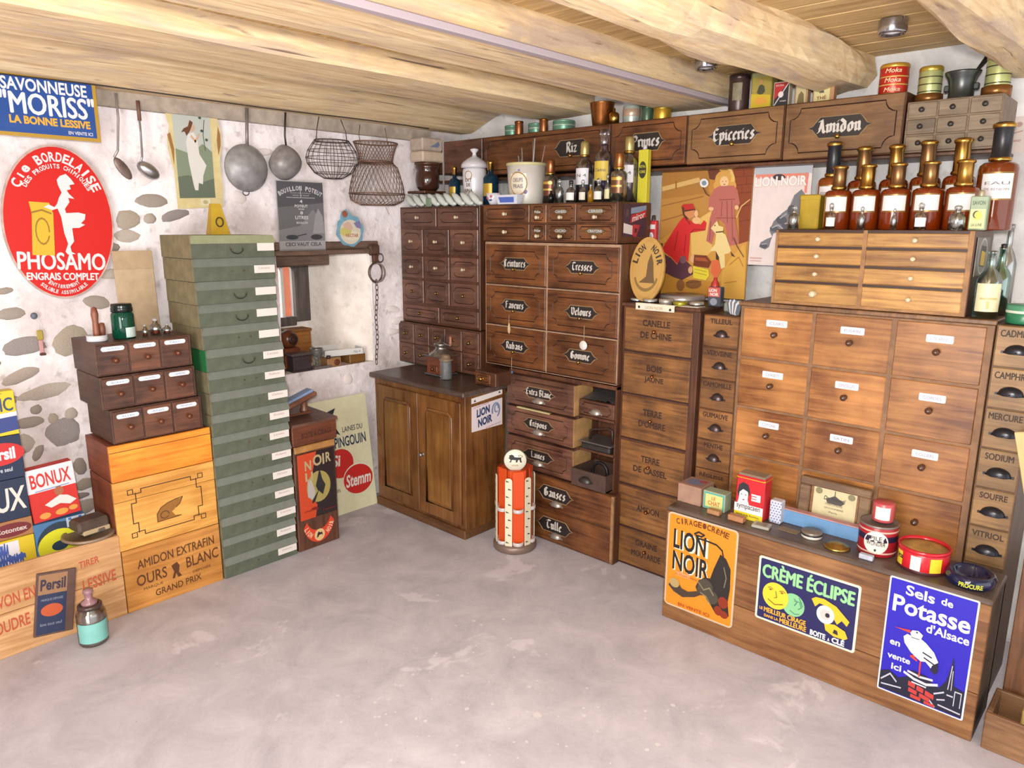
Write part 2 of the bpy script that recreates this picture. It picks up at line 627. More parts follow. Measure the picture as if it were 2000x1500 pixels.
class Print:
    """flat print laid on a front plane, one thin layer over the other"""
    def __init__(s, parent, y=-0.0006, w=1.0, h=1.0, x=0.0, z=0.0):
        s.p, s.y, s.w, s.h, s.x, s.z = parent, y, w, h, x, z

    def _n(s):
        s.y -= 0.0003
        return s.y

    def poly(s, pts, hexc, name='print', rough=0.5):
        m = M().poly([(s.x+a*s.w, s.z+b*s.h) for a, b in pts], s._n())
        return obj(name, m, flat(hexc, rough), s.p)

    def polys(s, lst, hexc, name='print', rough=0.5):
        y = s._n()
        m = M()
        for pts in lst:
            m.poly([(s.x+a*s.w, s.z+b*s.h) for a, b in pts], y)
            if len(lst) <= 4:
                obj(name, m, flat(hexc, rough), s.p)
                m = M()
        if m.v:
            o = obj(name, m, flat(hexc, rough), s.p)
            o['kind'] = 'stuff'

    def ell(s, cx, cz, rx, rz, hexc, name='print', n=28, rough=0.5):
        return s.poly(ell(cx, cz, rx, rz, n), hexc, name, rough)

    def text(s, lines, hexc, name='lettering', rough=0.5, **k):
        y = s._n()
        for (t, x, z, w, h) in lines:
            m = text_into(M(), t, s.x+x*s.w, s.z+z*s.h, w*s.w, h*s.h, y, **k)
            obj(name, m, flat(hexc, rough), s.p)

    def arc(s, items, hexc, name='lettering', **k):
        y = s._n()
        for (t, cx, cz, rx, rz, a0, a1, h) in items:
            m = arc_text(M(), t, s.x+cx*s.w, s.z+cz*s.h, rx*s.w, rz*s.h, a0, a1, h*s.h, y, **k)
            obj(name, m, flat(hexc), s.p)


def stroke(pts, w, closed=False):
    """a polyline as quads of width w (list of polygons)"""
    out = []
    n = len(pts)
    for i in range(n if closed else n-1):
        a, b = Vector(pts[i]), Vector(pts[(i+1) % n])
        d = b-a
        if d.length < 1e-9:
            continue
        d.normalize()
        nrm = Vector((-d.y, d.x))*(w/2)
        e = d*(w*0.4)
        out.append([tuple(a-e-nrm), tuple(b+e-nrm), tuple(b+e+nrm), tuple(a-e+nrm)])
    return out


# ------------------------------------------------------------------ the room
WALL = plaster('limewashed_stone', 'e6dee1', 'c9bebe', 'a39796', 4.5, 0.8)
WALLR = plaster('grey_plaster', 'd5d3d3', 'b9b7b8', 'a8a29e', 4.5, 0.35)
REVEAL = plaster('reveal_plaster', 'eee6df', 'd9cec6', 'c3b3a8', 5.0, 0.5)


def beam_mat():
    m, nt, b = pr('bleached_oak')
    N, L = nt.nodes, nt.links
    tc = N.new('ShaderNodeTexCoord')

    def nz(sc, detail, rough, dist=0.0):
        mp = N.new('ShaderNodeMapping')
        mp.inputs['Scale'].default_value = sc
        L.new(tc.outputs['Object'], mp.inputs['Vector'])
        n = N.new('ShaderNodeTexNoise')
        n.inputs['Scale'].default_value = 1.0
        n.inputs['Detail'].default_value = detail
        n.inputs['Roughness'].default_value = rough
        n.inputs['Distortion'].default_value = dist
        L.new(mp.outputs[0], n.inputs['Vector'])
        return n

    def ramp(n, p0, p1, c0, c1):
        r = N.new('ShaderNodeValToRGB')
        r.color_ramp.elements[0].position = p0
        r.color_ramp.elements[1].position = p1
        r.color_ramp.elements[0].color = c0
        r.color_ramp.elements[1].color = c1
        L.new(n.outputs['Fac'], r.inputs['Fac'])
        return r

    def mix(fac, a, c):
        x = N.new('ShaderNodeMix')
        x.data_type = 'RGBA'
        L.new(fac.outputs['Color'], x.inputs[0])
        L.new(a, x.inputs[6])
        x.inputs[7].default_value = c
        return x.outputs[2]
    fine = nz((3.0, 40, 40), 7, .65, .6)
    c = ramp(fine, .3, .7, srgb('bf9f74'), srgb('e4cfa8')).outputs['Color']
    c = mix(ramp(nz((2.2, 9, 9), 5, .6, .8), .50, .68, (0, 0, 0, 1), (.75, .75, .75, 1)), c, srgb('a8948a'))
    c = mix(ramp(nz((5.5, 34, 34), 4, .5, .3), .66, .74, (0, 0, 0, 1), (.8, .8, .8, 1)), c, srgb('84705f'))
    c = mix(ramp(nz((1.4, 60, 60), 3, .5, .2), .70, .735, (0, 0, 0, 1), (.85, .85, .85, 1)), c, srgb('5c4636'))
    L.new(c, b.inputs['Base Color'])
    b.inputs['Roughness'].default_value = 0.85
    bp = N.new('ShaderNodeBump')
    bp.inputs['Strength'].default_value = 0.5
    bp.inputs['Distance'].default_value = 0.01
    L.new(nz((4, 26, 26), 6, .6).outputs['Fac'], bp.inputs['Height'])
    L.new(bp.outputs['Normal'], b.inputs['Normal'])
    return m


BEAMW = beam_mat()
PLANKW = wood('ad8a56', 'd6b580', 0.6, 'y', 0.8, 0.3, 0.08, .9)
HOLE = (1.965, 2.545, 0.822, 1.452)     # window niche in the left wall: x0,x1,z0,z1
YL, XR, ZC = 3.48, 3.25, 2.26

fm = M()
fm.box(-1.6, 3.6, -2.4, 4.6, -0.1, 0.0)
floor = struct('floor', fm, floor_mat(), 'worn grey concrete floor with pale patches and paint spots')


def wall_point(x, z, amp=0.018):
    p = Vector((x*3.1, 7.7, z*3.1))
    return YL - amp*(0.5+0.5*mnoise.noise(p)) - 0.008*mnoise.noise(p*3.3)


wm = M()
xs = [-1.5+0.05*i for i in range(0, 70)] + [HOLE[0]-0.002, HOLE[1]+0.002, XR+0.05] + [2.0+0.05*i for i in range(0, 26)]
xs = sorted(set(round(a, 3) for a in xs))
zs = sorted(set([round(0.05*i, 3) for i in range(0, 47)] + [HOLE[2], HOLE[3]]))
nx, nz = len(xs), len(zs)
wv = [(x, wall_point(x, z), z) for x in xs for z in zs]
wf = []
for i in range(nx-1):
    for j in range(nz-1):
        cx, cz = (xs[i]+xs[i+1])/2, (zs[j]+zs[j+1])/2
        if HOLE[0] < cx < HOLE[1] and HOLE[2] < cz < HOLE[3]:
            continue
        wf.append((i*nz+j, (i+1)*nz+j, (i+1)*nz+j+1, i*nz+j+1))
wm.add(wv, wf, True)
wall_left = struct('wall_left', wm, WALL, 'limewashed rubble stone wall behind the hanging utensils')

# rubble stones that show through the limewash
STONE = [flat(c, 0.9, vary=0.3, alb=.8) for c in ('a89c92', 'b3a697', '9c9391', 'b8ab9f', 'c3b6aa')]
stones = [(1.373, 1.706, .15, .062, 5), (1.26, 1.622, .12, .09, 10), (1.472, 1.645, .17, .05, 15), (1.354, 1.627, .06, .05, 0),
          (1.243, 1.555, .15, .07, 0), (.765, 1.34, .08, .03, 5), (.78, 1.249, .11, .05, 8), (.975, 1.119, .16, .14, 10),
          (.82, 1.113, .2, .08, 5), (.787, .994, .17, .06, 18), (.86, .914, .25, .07, 8), (.819, .841, .05, .045, 0),
          (.79, .792, .13, .05, 5), (.876, .792, .045, .05, 0), (.905, .723, .15, .13, 25), (.947, .8, .06, .06, 0),
          (.762, .703, .09, .09, 0), (.803, .656, .04, .08, -25), (.954, .56, .06, .08, 0), (.97, .475, .11, .06, 5),
          (.94, .425, .1, .03, 0), (.96, .37, .12, .07, 5), (1.165, 1.39, .13, .05, 0), (1.17, 1.5, .1, .05, 5),
          (1.1, 1.27, .12, .06, -8), (.7, .9, .16, .08, 4), (.62, 1.05, .2, .1, 3), (.68, 1.2, .12, .07, 8), (.55, .8, .15, .1, 0)]
rs = random.Random(3)
for _ in range(46):
    x, z = rs.uniform(1.3, 2.75), rs.uniform(0.15, 2.05)
    if HOLE[0]-.12 < x < HOLE[1]+.12 and HOLE[2]-.06 < z < HOLE[3]+.12:
        continue
    stones.append((x, z, rs.uniform(.05, .13), rs.uniform(.03, .07), rs.uniform(-20, 20)))
smeshes = []
for k in range(6):
    m = M()
    m.ball((0, 0, 0), 1, 1, 1, 10, 6)
    vv = []
    for p in m.v:
        q = Vector(p)
        q *= 1+0.22*mnoise.noise(q*1.3+Vector((k*9.1, 0, 0)))
        vv.append(tuple(q))
    m.v = vv
    me = m.mesh('stone')
    me.materials.append(STONE[k % 5])
    smeshes.append(me)
WHITEWASH = flat('ddd3d2', 0.95, vary=0.12, alb=1.0)
smeshes_w = []
for k in range(3):
    me = smeshes[k].copy()
    me.materials.clear()
    me.materials.append(WHITEWASH)
    smeshes_w.append(me)
for i, (x, z, w, h, a) in enumerate(stones):
    me = smeshes[i % 6] if i < 29 else smeshes_w[i % 3]
    o = link('stone', me, None, wall_left, (x, wall_point(x, z)+0.004, z), (0, -math.radians(a), 0))
    o.scale = (w/2, 0.012, h/2)

# right wall, rear wall, ceiling
struct('wall_right', M().box(XR, XR+0.2, -2.4, 3.9, 0, 2.45), WALLR, 'pale grey plastered wall behind the drawer cabinets')
struct('wall_rear', M().box(-1.75, -1.5, -2.4, -.36, 0, 2.45).box(-1.75, -1.5, 1.36, 3.9, 0, 2.45).box(-1.75, -1.5, -.36, 1.36, 2.16, 2.45), WALLR, 'plain rear wall of the shop room with an opening added for the fill light')  # opening left for the added rear fill light
struct('fill_opening_frame', M().box(-1.62, -1.48, -.40, -.34, 0, 2.2, .006).box(-1.62, -1.48, 1.34, 1.40, 0, 2.2, .006).box(-1.62, -1.48, -.40, 1.40, 2.14, 2.2, .006), wood('6d5238', '94765a', .6, 'z'), 'wooden frame added round the unseen fill light behind the photographer')  # frame added around the rear fill light, never in view
ceil = struct('ceiling', M().box(-1.7, XR+0.2, -2.4, 3.95, ZC+0.02, ZC+0.12), PLANKW, 'pale pine plank ceiling above the beams')
pm = M().box(-0.076, 0.076, -2.4, 3.45, -0.022, 0, 0.004).mesh('plank')
pm.materials.append(PLANKW)
for i in range(31):
    link('plank', pm, None, ceil, (-1.4+0.1545*i, 0, ZC+0.024))


def beam(label, prof, x0, x1, seed, wob=0.008, bend=0.0):
    """a hewn log along X; prof lists (y, z) from the near top edge round the underside to the far top"""
    m = M()
    n = 48
    k = len(prof)
    vs = []
    for i in range(n+1):
        x = x0+(x1-x0)*i/n
        sy = bend*math.sin(x*1.9+seed) + wob*1.2*mnoise.noise(Vector((x*0.8, seed*3.1, 0.5)))
        for j, (y, z) in enumerate(prof):
            e = wob*mnoise.noise(Vector((x*2.2, j*0.8, seed)))
            e2 = wob*mnoise.noise(Vector((x*2.0, j*0.8, seed+7)))
            vs.append((x, y+sy+e, z+0.01 if j in (0, k-1) else z+e2))
    fs = []
    for i in range(n):
        for j in range(k-1):
            a = i*k+j
            fs.append((a, a+1, a+k+1, a+k))
    fs.append(tuple(range(k-1, -1, -1)))
    fs.append(tuple(n*k+j for j in range(k)))
    m.add(vs, fs, False)
    o = obj('ceiling_beam', m, BEAMW)
    o['kind'] = 'structure'
    o['label'] = label
    return o


beam('rough pale beam running along the stone wall over the utensils', [(3.04, ZC), (3.06, 2.25), (3.19, 2.205), (3.32, 2.158), (3.345, 2.15), (3.43, 2.15), (3.49, 2.16), (3.49, ZC)], -1.4, 3.24, 1.0, 0.004)
beam('thick bleached beam next to the wall beam, second from the stone wall', [(2.42, ZC), (2.425, 2.20), (2.44, 2.18), (2.58, 2.172), (2.74, 2.168), (2.765, 2.178), (2.775, 2.20), (2.775, ZC)], -1.4, 3.24, 2.0, 0.006)
b3 = beam('bleached beam with a grey strip along its lower edge', [(1.645, ZC), (1.632, 2.20), (1.628, 2.155), (1.64, 2.14), (1.75, 2.137), (1.88, 2.135), (1.955, 2.14), (1.975, 2.17), (1.985, ZC)], -1.4, 3.24, 3.0, 0.006)
obj('edge_strip', M().box(-1.3, 3.2, 1.600, 1.634, 2.126, 2.148, 0.004), flat('a79aa0', 0.7, alb=.9), b3, label='flat grey strip')  # plain grey strip along the lower near edge of the beam
beam('crooked rounded beam whose end meets the shelf above the starch box', [(1.085, ZC), (1.07, 2.24), (1.07, 2.19), (1.10, 2.152), (1.16, 2.13), (1.22, 2.122), (1.26, 2.14), (1.275, 2.18), (1.28, ZC)], -1.4, 3.24, 4.0, 0.028, 0.02)
beam('rounded beam at the far right edge of the ceiling', [(0.36, ZC), (0.36, 2.21), (0.40, 2.15), (0.48, 2.115), (0.57, 2.12), (0.62, 2.16), (0.64, ZC)], -1.4, 3.24, 5.0, 0.022, 0.012)
struct('trim_2', M().box(-1.4, 3.0, 3.435, 3.49, 2.085, 2.155, .004), flat('b3a597', .9, vary=.25, alb=.8), 'grey wall plate between the stone wall and the first beam')

# window niche in the stone wall
nm = M()
x0, x1, z0, z1 = HOLE
yo = 3.86
ix0, ix1, iz0, iz1 = 1.98, 2.36, 1.045, 1.40
A = [(x0-0.01, YL-0.012, z0), (x1+0.01, YL-0.012, z0), (x1+0.01, YL-0.012, z1), (x0-0.01, YL-0.012, z1)]
B = [(ix0, yo, z0), (ix1, yo, z0), (ix1, yo, z1-0.03), (ix0, yo, z1-0.03)]
nm.add(A+B, [(0, 1, 5, 4), (1, 2, 6, 5), (2, 3, 7, 6), (3, 0, 4, 7)])
nm.add([(ix0, yo, z0), (ix1, yo, z0), (ix1, yo, iz0), (ix0, yo, iz0)], [(0, 1, 2, 3)])
nm.box(x0-.3, x1+.3, yo+0.02, yo+0.05, z0-.1, iz0)
struct('window_1_reveal', nm, REVEAL, 'splayed white plaster reveal of the small window')
FRAME = wood('4a3f3c', '7a6c66', 0.7, 'z', 1.0, 0.5, 0.1)
win = bpy.data.objects.new('window_1', None)
COL.objects.link(win)
win['kind'] = 'structure'
win['label'] = 'small wooden framed window in the stone wall'
win.location = (ix0, yo, iz0)
ww, wh = ix1-ix0, iz1-iz0
obj('window_frame', M().box(ww-.085, ww+.01, -.03, .03, 0, wh+.03, .004).box(-.01, .04, -.03, .03, 0, wh+.03, .004)
    .box(.04, ww-.085, -.03, .03, wh-.035, wh+.03, .004).box(.04, ww-.085, -.03, .03, -.02, .03, .004), FRAME, win)
obj('glazing_bar', M().box(.215, .232, -.012, .012, .03, wh-.035), flat('f2ede8', .6), win)
obj('pane', M().box(.04, ww-.085, -.002, .002, .03, wh-.035), flat('ffffff', 0.0, trans=1.0, ior=1.02), win)
o = obj('shutter_board', M().box(2.40, 2.53, 4.30, 4.34, 0, 1.9, .006).box(2.41, 2.52, 4.27, 4.30, .9, 1.0, .004).box(2.41, 2.52, 4.27, 4.30, 1.5, 1.6, .004), flat('c9683a', 0.7, vary=.2))
tag(o, 'orange painted shutter board standing outside the small window', 'shutter')
lint = struct('trim_1', M().box(1.90, 2.50, 3.40, 3.50, 1.448, 1.472, .004).box(1.94, 2.60, 3.452, 3.60, 1.472, 1.515, .006)
              .box(1.97, 2.34, 3.56, 3.66, 1.385, 1.448, .006), wood('5d4538', '8c7060', .75, 'x', 1.0, .5, .05), 'rough dark wooden lintel over the window')

# ------------------------------------------------------------------ drawer cabinets along the right wall
DARKW = wood('46230f', '8c5730', 0.36, 'x', 1.0, 0.6, 0.18)
MAROON = wood('472a20', '845a47', 0.36, 'x', 1.0, 0.6, 0.16)
CASEW = wood('432619', '6d432b', 0.42, 'z', 1.0, 0.5, 0.08)
SPICEW = wood('55341a', 'a06d3a', 0.45, 'x', 1.0, 0.6, 0.22)
GRIDW = wood('6a3a14', 'b77d44', 0.38, 'x', 0.8, 0.65, 0.2, .74)
EIGHTW = wood('744a1e', 'b88a48', 0.42, 'x', 0.9, 0.5, 0.12, .85)
CHESTW = wood('60391c', '976a40', 0.45, 'x', 0.7, 0.5, 0.05, .85)
BUFFW = wood('563015', '8f6032', 0.35, 'z', 0.8, 0.6, 0.05)
PALEEDGE = flat('b08d72', 0.7, vary=0.3)
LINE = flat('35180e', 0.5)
PLATE = flat('2b2322', 0.45)
PLATERIM = flat('a78a66', 0.5)
SILVER = flat('cfc8c0', 0.45)
STENCIL = flat('3a1f14', 0.7)
BRASS = flat('c79a4c', 0.28, 1.0)
OLDBRASS = flat('8e7446', 0.35, 1.0)
COPPER = flat('9c5f3c', 0.32, 1.0)
IRON = flat('4a4543', 0.45, 0.7)
STEEL = flat('b9b8ba', 0.28, 0.9)
TINM = flat('9a989c', 0.38, 0.85, vary=0.2)
IVORY = flat('d8c7a8', 0.4)

MC = {}


def cached(key, fn, mat):
    k = (key, mat.name)
    if k not in MC:
        me = fn().mesh(str(key[0]))
        me.materials.append(mat)
        MC[k] = me
    return MC[k]


def knob(parent, mat, x=0, z=0, y=0, s=1.0):
    me = cached(('knob', s), lambda: M().lathe([(0, 0), (.009*s, 0), (.009*s, .002*s), (.0045*s, .004*s), (.0045*s, .010*s), (.010*s, .014*s), (.0115*s, .019*s), (.008*s, .024*s), (0, .0255*s)], 10, axis='y'), mat)
    return link('knob', me, None, parent, (x, y, z))


def cup_pull(parent, mat, x=0, z=0, y=0, w=.075):
    def mk():
        m = M()
        vs, fs = [], []
        n, k = 12, 6
        for i in range(n+1):
            a = PI*i/n
            for j in range(k+1):
                b = PI/2*j/k
                vs.append((w/2*math.cos(a)*math.cos(b*0.92), -.022*math.sin(b), -.012+.026*math.sin(a)*math.cos(b*0.9)))
        for i in range(n):
            for j in range(k):
                q = i*(k+1)+j
                fs.append((q, q+1, q+k+2, q+k+1))
        m.add(vs, fs, True)
        m.box(-w/2-.008, w/2+.008, -.003, 0, -.016, -.008)
        m.tube([(-w/2, -.004, -.012), (-w/4, -.018, -.013), (w/4, -.018, -.013), (w/2, -.004, -.012)], .003, 6)
        return m
    return link('cup_pull', cached(('cup_pull', w), mk, mat), None, parent, (x, y, z))


def notched(w, h, n, kind='concave'):
    pts = []
    x0, x1, z0, z1 = -w/2, w/2, -h/2, h/2
    for cx, cz, a in ((x1, z0, 180), (x1, z1, 270), (x0, z1, 0), (x0, z0, 90)):
        if kind == 'concave':
            seq = [(cx+n*math.cos(math.radians(a-t)), cz+n*math.sin(math.radians(a-t))) for t in (0, 22, 45, 68, 90)]
        else:
            sx, sz = (1 if cx > 0 else -1), (1 if cz > 0 else -1)
            ox, oz = cx-sx*n, cz-sz*n
            b = {(1, -1): -90, (1, 1): 0, (-1, 1): 90, (-1, -1): 180}[(sx, sz)]
            seq = [(ox+n*math.cos(math.radians(b+t)), oz+n*math.sin(math.radians(b+t))) for t in (0, 22, 45, 68, 90)]
        pts += seq
    return pts


def moulding(parent, w, h, n, y, kind='concave', r=.0022, mat=None):
    def mk():
        return M().tube([(a, 0, b) for a, b in notched(w, h, n, kind)], r, 4, True)
    return link('moulding', cached(('moulding', w, h, n, kind, r), mk, mat or LINE), None, parent, (0, y, 0))


def lozenge(w, h):
    a, b = w/2, h/2
    return [(-a, 0), (-a+.018, -.006), (-a+.03, -b*.55), (-a*.62, -b), (a*.62, -b), (a-.03, -b*.55), (a-.018, -.006),
            (a, 0), (a-.018, .006), (a-.03, b*.55), (a*.62, b), (-a*.62, b), (-a+.03, b*.55), (-a+.018, .006)]


def name_plate(parent, words, w, h, x=0, z=0, y=0, pull=True):
    pl = obj('name_plate', M().prism(lozenge(w, h), -.004, 0), PLATE, parent, (x, y, z), label='black lozenge name plate')
    m = M()
    path = lozenge(w+.004, h+.004)
    m.tube([(a+x, y-.003, b+z) for a, b in path], .0022, 4, True)
    obj('plate_rim', m, PLATERIM, parent)
    m = M()
    ht = h*.66
    wt = min(w*.80, sum(BL[q][0] for q in words)*ht*.62)
    gothic(m, words, x-wt/2, z-ht*.42, wt, ht, y-.0044)
    obj('lettering', m, SILVER, parent)
    if pull:
        knob(parent, OLDBRASS, x, z-h*.5, y-.004, .8)


def drawer(parent, x0, x1, z0, z1, mat, y=0.0, proud=.006, c=.0025, depth=.02, label=None):
    w, h = round(x1-x0, 4), round(z1-z0, 4)
    me = cached(('drawer', w, h, proud, c, depth), lambda: M().box(-w/2, w/2, -proud, depth, -h/2, h/2, c), mat)
    o = link('drawer', me, None, parent, ((x0+x1)/2, y, (z0+z1)/2))
    if label:
        o['label'] = label
    return o


def cabinet(name, label, cat, X, yL, yR, z0, z1, xback, mat, group=None, edge=None, top=0.0):
    t = thing(name, label, cat, (X, yL, z0), RZ, group)
    w, h, d = yL-yR, z1-z0, xback-X
    obj('carcass', M().box(0, w, .001, d, 0, h, .002), mat, t)
    if edge:
        obj('face_frame', M().box(.002, w-.002, -.0015, .004, .002, h-.002), edge, t)
    if top:
        obj('top_board', M().box(-.004, w+.004, -.012, d, h, h+top, .003), mat, t)
    t['W'], t['H'] = w, h
    return t


def stencil(parent, lines, x, z, y, h, mat=STENCIL, per=.62, bold=.015, gap=1.9):
    n = len(lines)
    for i, s in enumerate(lines):
        w = min(len(s)*h*per, 9)
        obj('lettering', text_into(M(), s, x-w/2, z+((n-1)/2-i)*h*gap-h/2, w, h, y, bold), mat, parent)


# --- A: many small drawers in the corner, x 2.77
A_ = cabinet('small_drawer_cabinet', 'dark brown cabinet of thirteen small drawers in the corner by the chain', 'cabinet', 2.77, 3.462, 2.80, 1.042, 1.705, 3.05, CASEW, edge=None)
Y0 = 3.462


def arow(zlo, zhi, cols):
    for a, b in cols:
        d = drawer(A_, Y0-a+.004, Y0-b-.004, zlo-1.042+.004, zhi-1.042-.004, MAROON)
        w, h = a-b-.008, zhi-zlo-.008
        moulding(d, w-.05, h-.045, min(.03, (h-.045)/2-.002), -.0062, 'round')
        knob(d, IVORY if (zhi > 1.4) else OLDBRASS, 0, 0, -.006, .85)


arow(1.592, 1.70, [(3.455, 3.137), (3.13, 2.806)])
for z0, z1 in ((1.44, 1.585), (1.30, 1.434), (1.155, 1.294)):
    arow(z0, z1, [(3.455, 3.257), (3.25, 3.036), (3.03, 2.806)])
arow(1.05, 1.148, [(3.455, 3.127), (3.12, 2.806)])

B_ = cabinet('small_drawer_rack', 'low dark rack of ten tiny drawers standing on the buffet behind the coffee mill', 'cabinet', 2.745, 3.478, 2.775, .795, 1.040, 3.05, CASEW)
yy = [3.472, 3.326, 3.19, 3.05, 2.915, 2.781]
for r in range(2):
    for k in range(5):
        d = drawer(B_, 3.478-yy[k]+.004, 3.478-yy[k+1]-.004, .005+r*.118, .119+r*.118, MAROON)
        knob(d, OLDBRASS, 0, 0, -.006, .9)
        moulding(d, .085, .07, .02, -.0062, 'round', .0014)

# --- C: flat top unit
C_ = cabinet('spice_drawer_unit', 'wide shallow brown drawer unit carrying the pail and decanters', 'cabinet', 2.75, 2.755, 1.91, 1.525, 1.708, 3.02, CASEW, edge=None)
for r, (z0, z1) in enumerate(((.008, .085), (.092, .178))):
    d = drawer(C_, .01, .325, z0, z1, DARKW)
    moulding(d, .27, z1-z0-.036, .02, -.0062, 'round')
    knob(d, IVORY, 0, 0, -.006, .9)
    for (a, b, s) in ((.333, .434, 'No'), (.441, .614, ('CACAO', 'CAHIERS')[r]), (.621, .837, ('CRAYONS', 'CERISES')[r])):
        d = drawer(C_, a, b, z0, z1, DARKW)
        w = b-a
        moulding(d, w-.03, z1-z0-.022, .012, -.0062, 'concave')
        pw = max(.05, w*.62)
        obj('name_plate', M().prism(lozenge(pw, .03), -.009, -.006), OLDBRASS, d, (0, 0, .008))
        obj('label_card', M().prism(lozenge(pw*.84, .02), -.0098, -.009), flat('6d6256', .6), d, (0, 0, .008))
        m = M()
        text_into(m, s, -pw*.3, .0015, pw*.6, .013, -.0103, .02)
        obj('lettering', m, SILVER, d)
        knob(d, IVORY, 0, -.018, -.006, .85)
# stickers on the right side of C (faces the camera side)
st = thing('polish_sticker', 'red and white polish stickers stuck on the end of the drawer unit', 'sticker', (2.79, 1.9085, 1.555), 0)
pp = Print(st, 0, .19, .145)
obj('backing', M().prism([(0, 0), (.19, 0), (.19, .145), (0, .145)], -.0006, 0), flat('4a3340', .6), st)
pp.ell(.16, .72, .15, .26, 'ece4de')
pp.polys([[(.10, .62), (.22, .62), (.20, .75), (.24, .82), (.14, .86), (.12, .74)]], '5a4a48')
pp.poly([(.32, .70), (.98, .80), (.98, .98), (.32, .88)], '8fa0b8')
pp.poly([(.30, .42), (.98, .62), (.98, .84), (.34, .66)], 'c8343c')
pp.text([('miror', .38, .53, .54, .19)], 'f2e6e0', slope=.22)
pp.poly([(.02, .12), (.40, .06), (.40, .34), (.02, .42)], 'e8dcd8')
pp.poly([(.40, .04), (.56, -.02), (.72, .36), (.40, .38)], 'c23a42')
pp.poly([(.48, .14), (.56, .10), (.60, .26), (.50, .26)], '5a2c30')

# --- D: six big drawers with lozenge plates
D_ = cabinet('haberdashery_cabinet', 'dark cabinet with six large drawers carrying black lozenge name plates', 'cabinet', 2.75, 2.738, 1.882, .878, 1.523, 3.10, CASEW, edge=PALEEDGE)
names = [['Rubans', 'Faveurs', 'Ceintures'], ['Gomme', 'Velours', 'Tresses']]
for c, (a, b) in enumerate(((.012, .420), (.436, .848))):
    for r in range(3):
        z0 = .012+r*.2105
        d = drawer(D_, a, b, z0, z0+.197, DARKW, proud=.010)
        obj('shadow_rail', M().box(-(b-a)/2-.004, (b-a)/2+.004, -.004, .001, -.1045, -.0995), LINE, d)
        moulding(d, b-a-.07, .135, .032, -.0103, 'concave')
        name_plate(d, names[c][r], .205, .055, .005, .005, -.010, True)
for (a, b, zz, kind, cc, lab) in ((.155, .012, 1.155, 'spoon', 'c9b184', 'small brass tag hanging from the second left drawer'), (.64, .012, 1.145, 'disc', 'e8e2dc', 'round white tag hanging from the Velours drawer'), (.175, .012, .935, 'peg', '5f8fc4', 'small blue tag hanging from the Rubans drawer')):
    t = thing('hanging_tag', lab, 'tag', (2.735, 2.738-a-.03, zz), RZ)
    obj('cord', M().tube([(0, 0, 0), (.001, -.002, -.04), (0, 0, -.075 if kind != 'spoon' else -.045)], .0014, 5), flat('b9a68a', .7), t)
    if kind == 'disc':
        obj('disc', M().lathe([(0, 0), (.021, 0), (.023, .003), (.021, .006), (0, .006)], 18, (0, -.002, -.095), 'y'), flat(cc, .3), t)
    elif kind == 'peg':
        obj('tassel', M().lathe([(0, -.105), (.007, -.103), (.008, -.08), (.004, -.072), (0, -.07)], 10), flat(cc, .4), t)
    else:
        obj('paddle', M().lathe([(0, -.1), (.008, -.09), (.009, -.07), (.004, -.045), (0, -.04)], 10), flat(cc, .4), t)

# --- E/F: base of the haberdashery cabinet with pulled out drawers and open bays
E_ = thing('base_cabinet', 'lower dark cabinet with pulled out drawers and open bays under the six large drawers', 'cabinet', (2.72, 2.552, 0), RZ)
obj('carcass', M().box(0, .70, .002, .05, 0, .352, .002).box(0, .668, .05, .38, 0, .352, .002).box(0, .45, .03, .38, .352, .872, .002).box(.45, .672, .20, .38, .352, .872).box(.664, .672, .03, .38, .352, .872)
    .box(0, .672, .02, .38, .858, .875).box(.45, .668, .03, .38, .352, .362).box(.45, .668, .03, .38, .528, .540).box(.45, .668, .03, .38, .694, .706), CASEW, E_)
for z0, z1, s in ((.695, .852, 'Extra Blanc'), (.536, .684, 'Crépons'), (.366, .524, 'Laines')):
    d = drawer(E_, .004, .447, z0, z1, MAROON, depth=.15)
    moulding(d, .37, z1-z0-.05, .024, -.0062, 'concave')
    name_plate(d, s, .215, .05, .0, .005, -.006, False)
    obj('drawer_side', M().box(.2225, .226, -.004, .14, -(z1-z0)/2+.004, (z1-z0)/2-.004), flat('b98f5c', .6, vary=.3), d)
    cup_pull(d, flat('a49a90', .35, .6), 0, -.03, -.006, .07)
for z0, z1, s in ((.185, .348, 'Ganses'), (.012, .176, 'Tulle')):
    d = drawer(E_, .004, .698, z0, z1, DARKW)
    name_plate(d, s, .235, .07, -.01, .005, -.006, False)
    cup_pull(d, flat('a49a90', .35, .6), 0, -.04, -.006, .07)
obj('dovetail_strip', M().box(.686, .7, -.0075, 0, .01, .35), flat('a07a52', .6, vary=.4), E_)
# contents of the bays
d = drawer(E_, .456, .662, .71, .785, MAROON, y=.03)
moulding(d, .17, .05, .014, -.0062, 'concave')
cup_pull(d, flat('a49a90', .35, .6), 0, -.008, -.006, .06)
bt = thing('tin_sheet', 'crumpled grey tin sheet lying in the top open bay', 'sheet metal', (2.76, 2.085, .79), RZ)
m = M()
n = 12
vs = [(.20*i/n, .14*j/4, .012*mnoise.noise(Vector((i*.6, j*.7, 1)))+.03*j/4) for i in range(n+1) for j in range(5)]
fs = [(i*5+j, (i+1)*5+j, (i+1)*5+j+1, i*5+j+1) for i in range(n) for j in range(4)]
obj('sheet', m.add(vs, fs, True).add([(a, b, c-.002) for a, b, c in vs], [f[::-1] for f in fs], True), TINM, bt)
ir = thing('flat_iron', 'old flat iron with a bar handle in the middle open bay', 'iron', (2.73, 2.08, .543), RZ)
obj('sole', M().box(.01, .18, 0, .13, 0, .035, .008), IRON, ir)
obj('plate', M().box(.0, .19, -.004, .14, .035, .042, .003), TINM, ir)
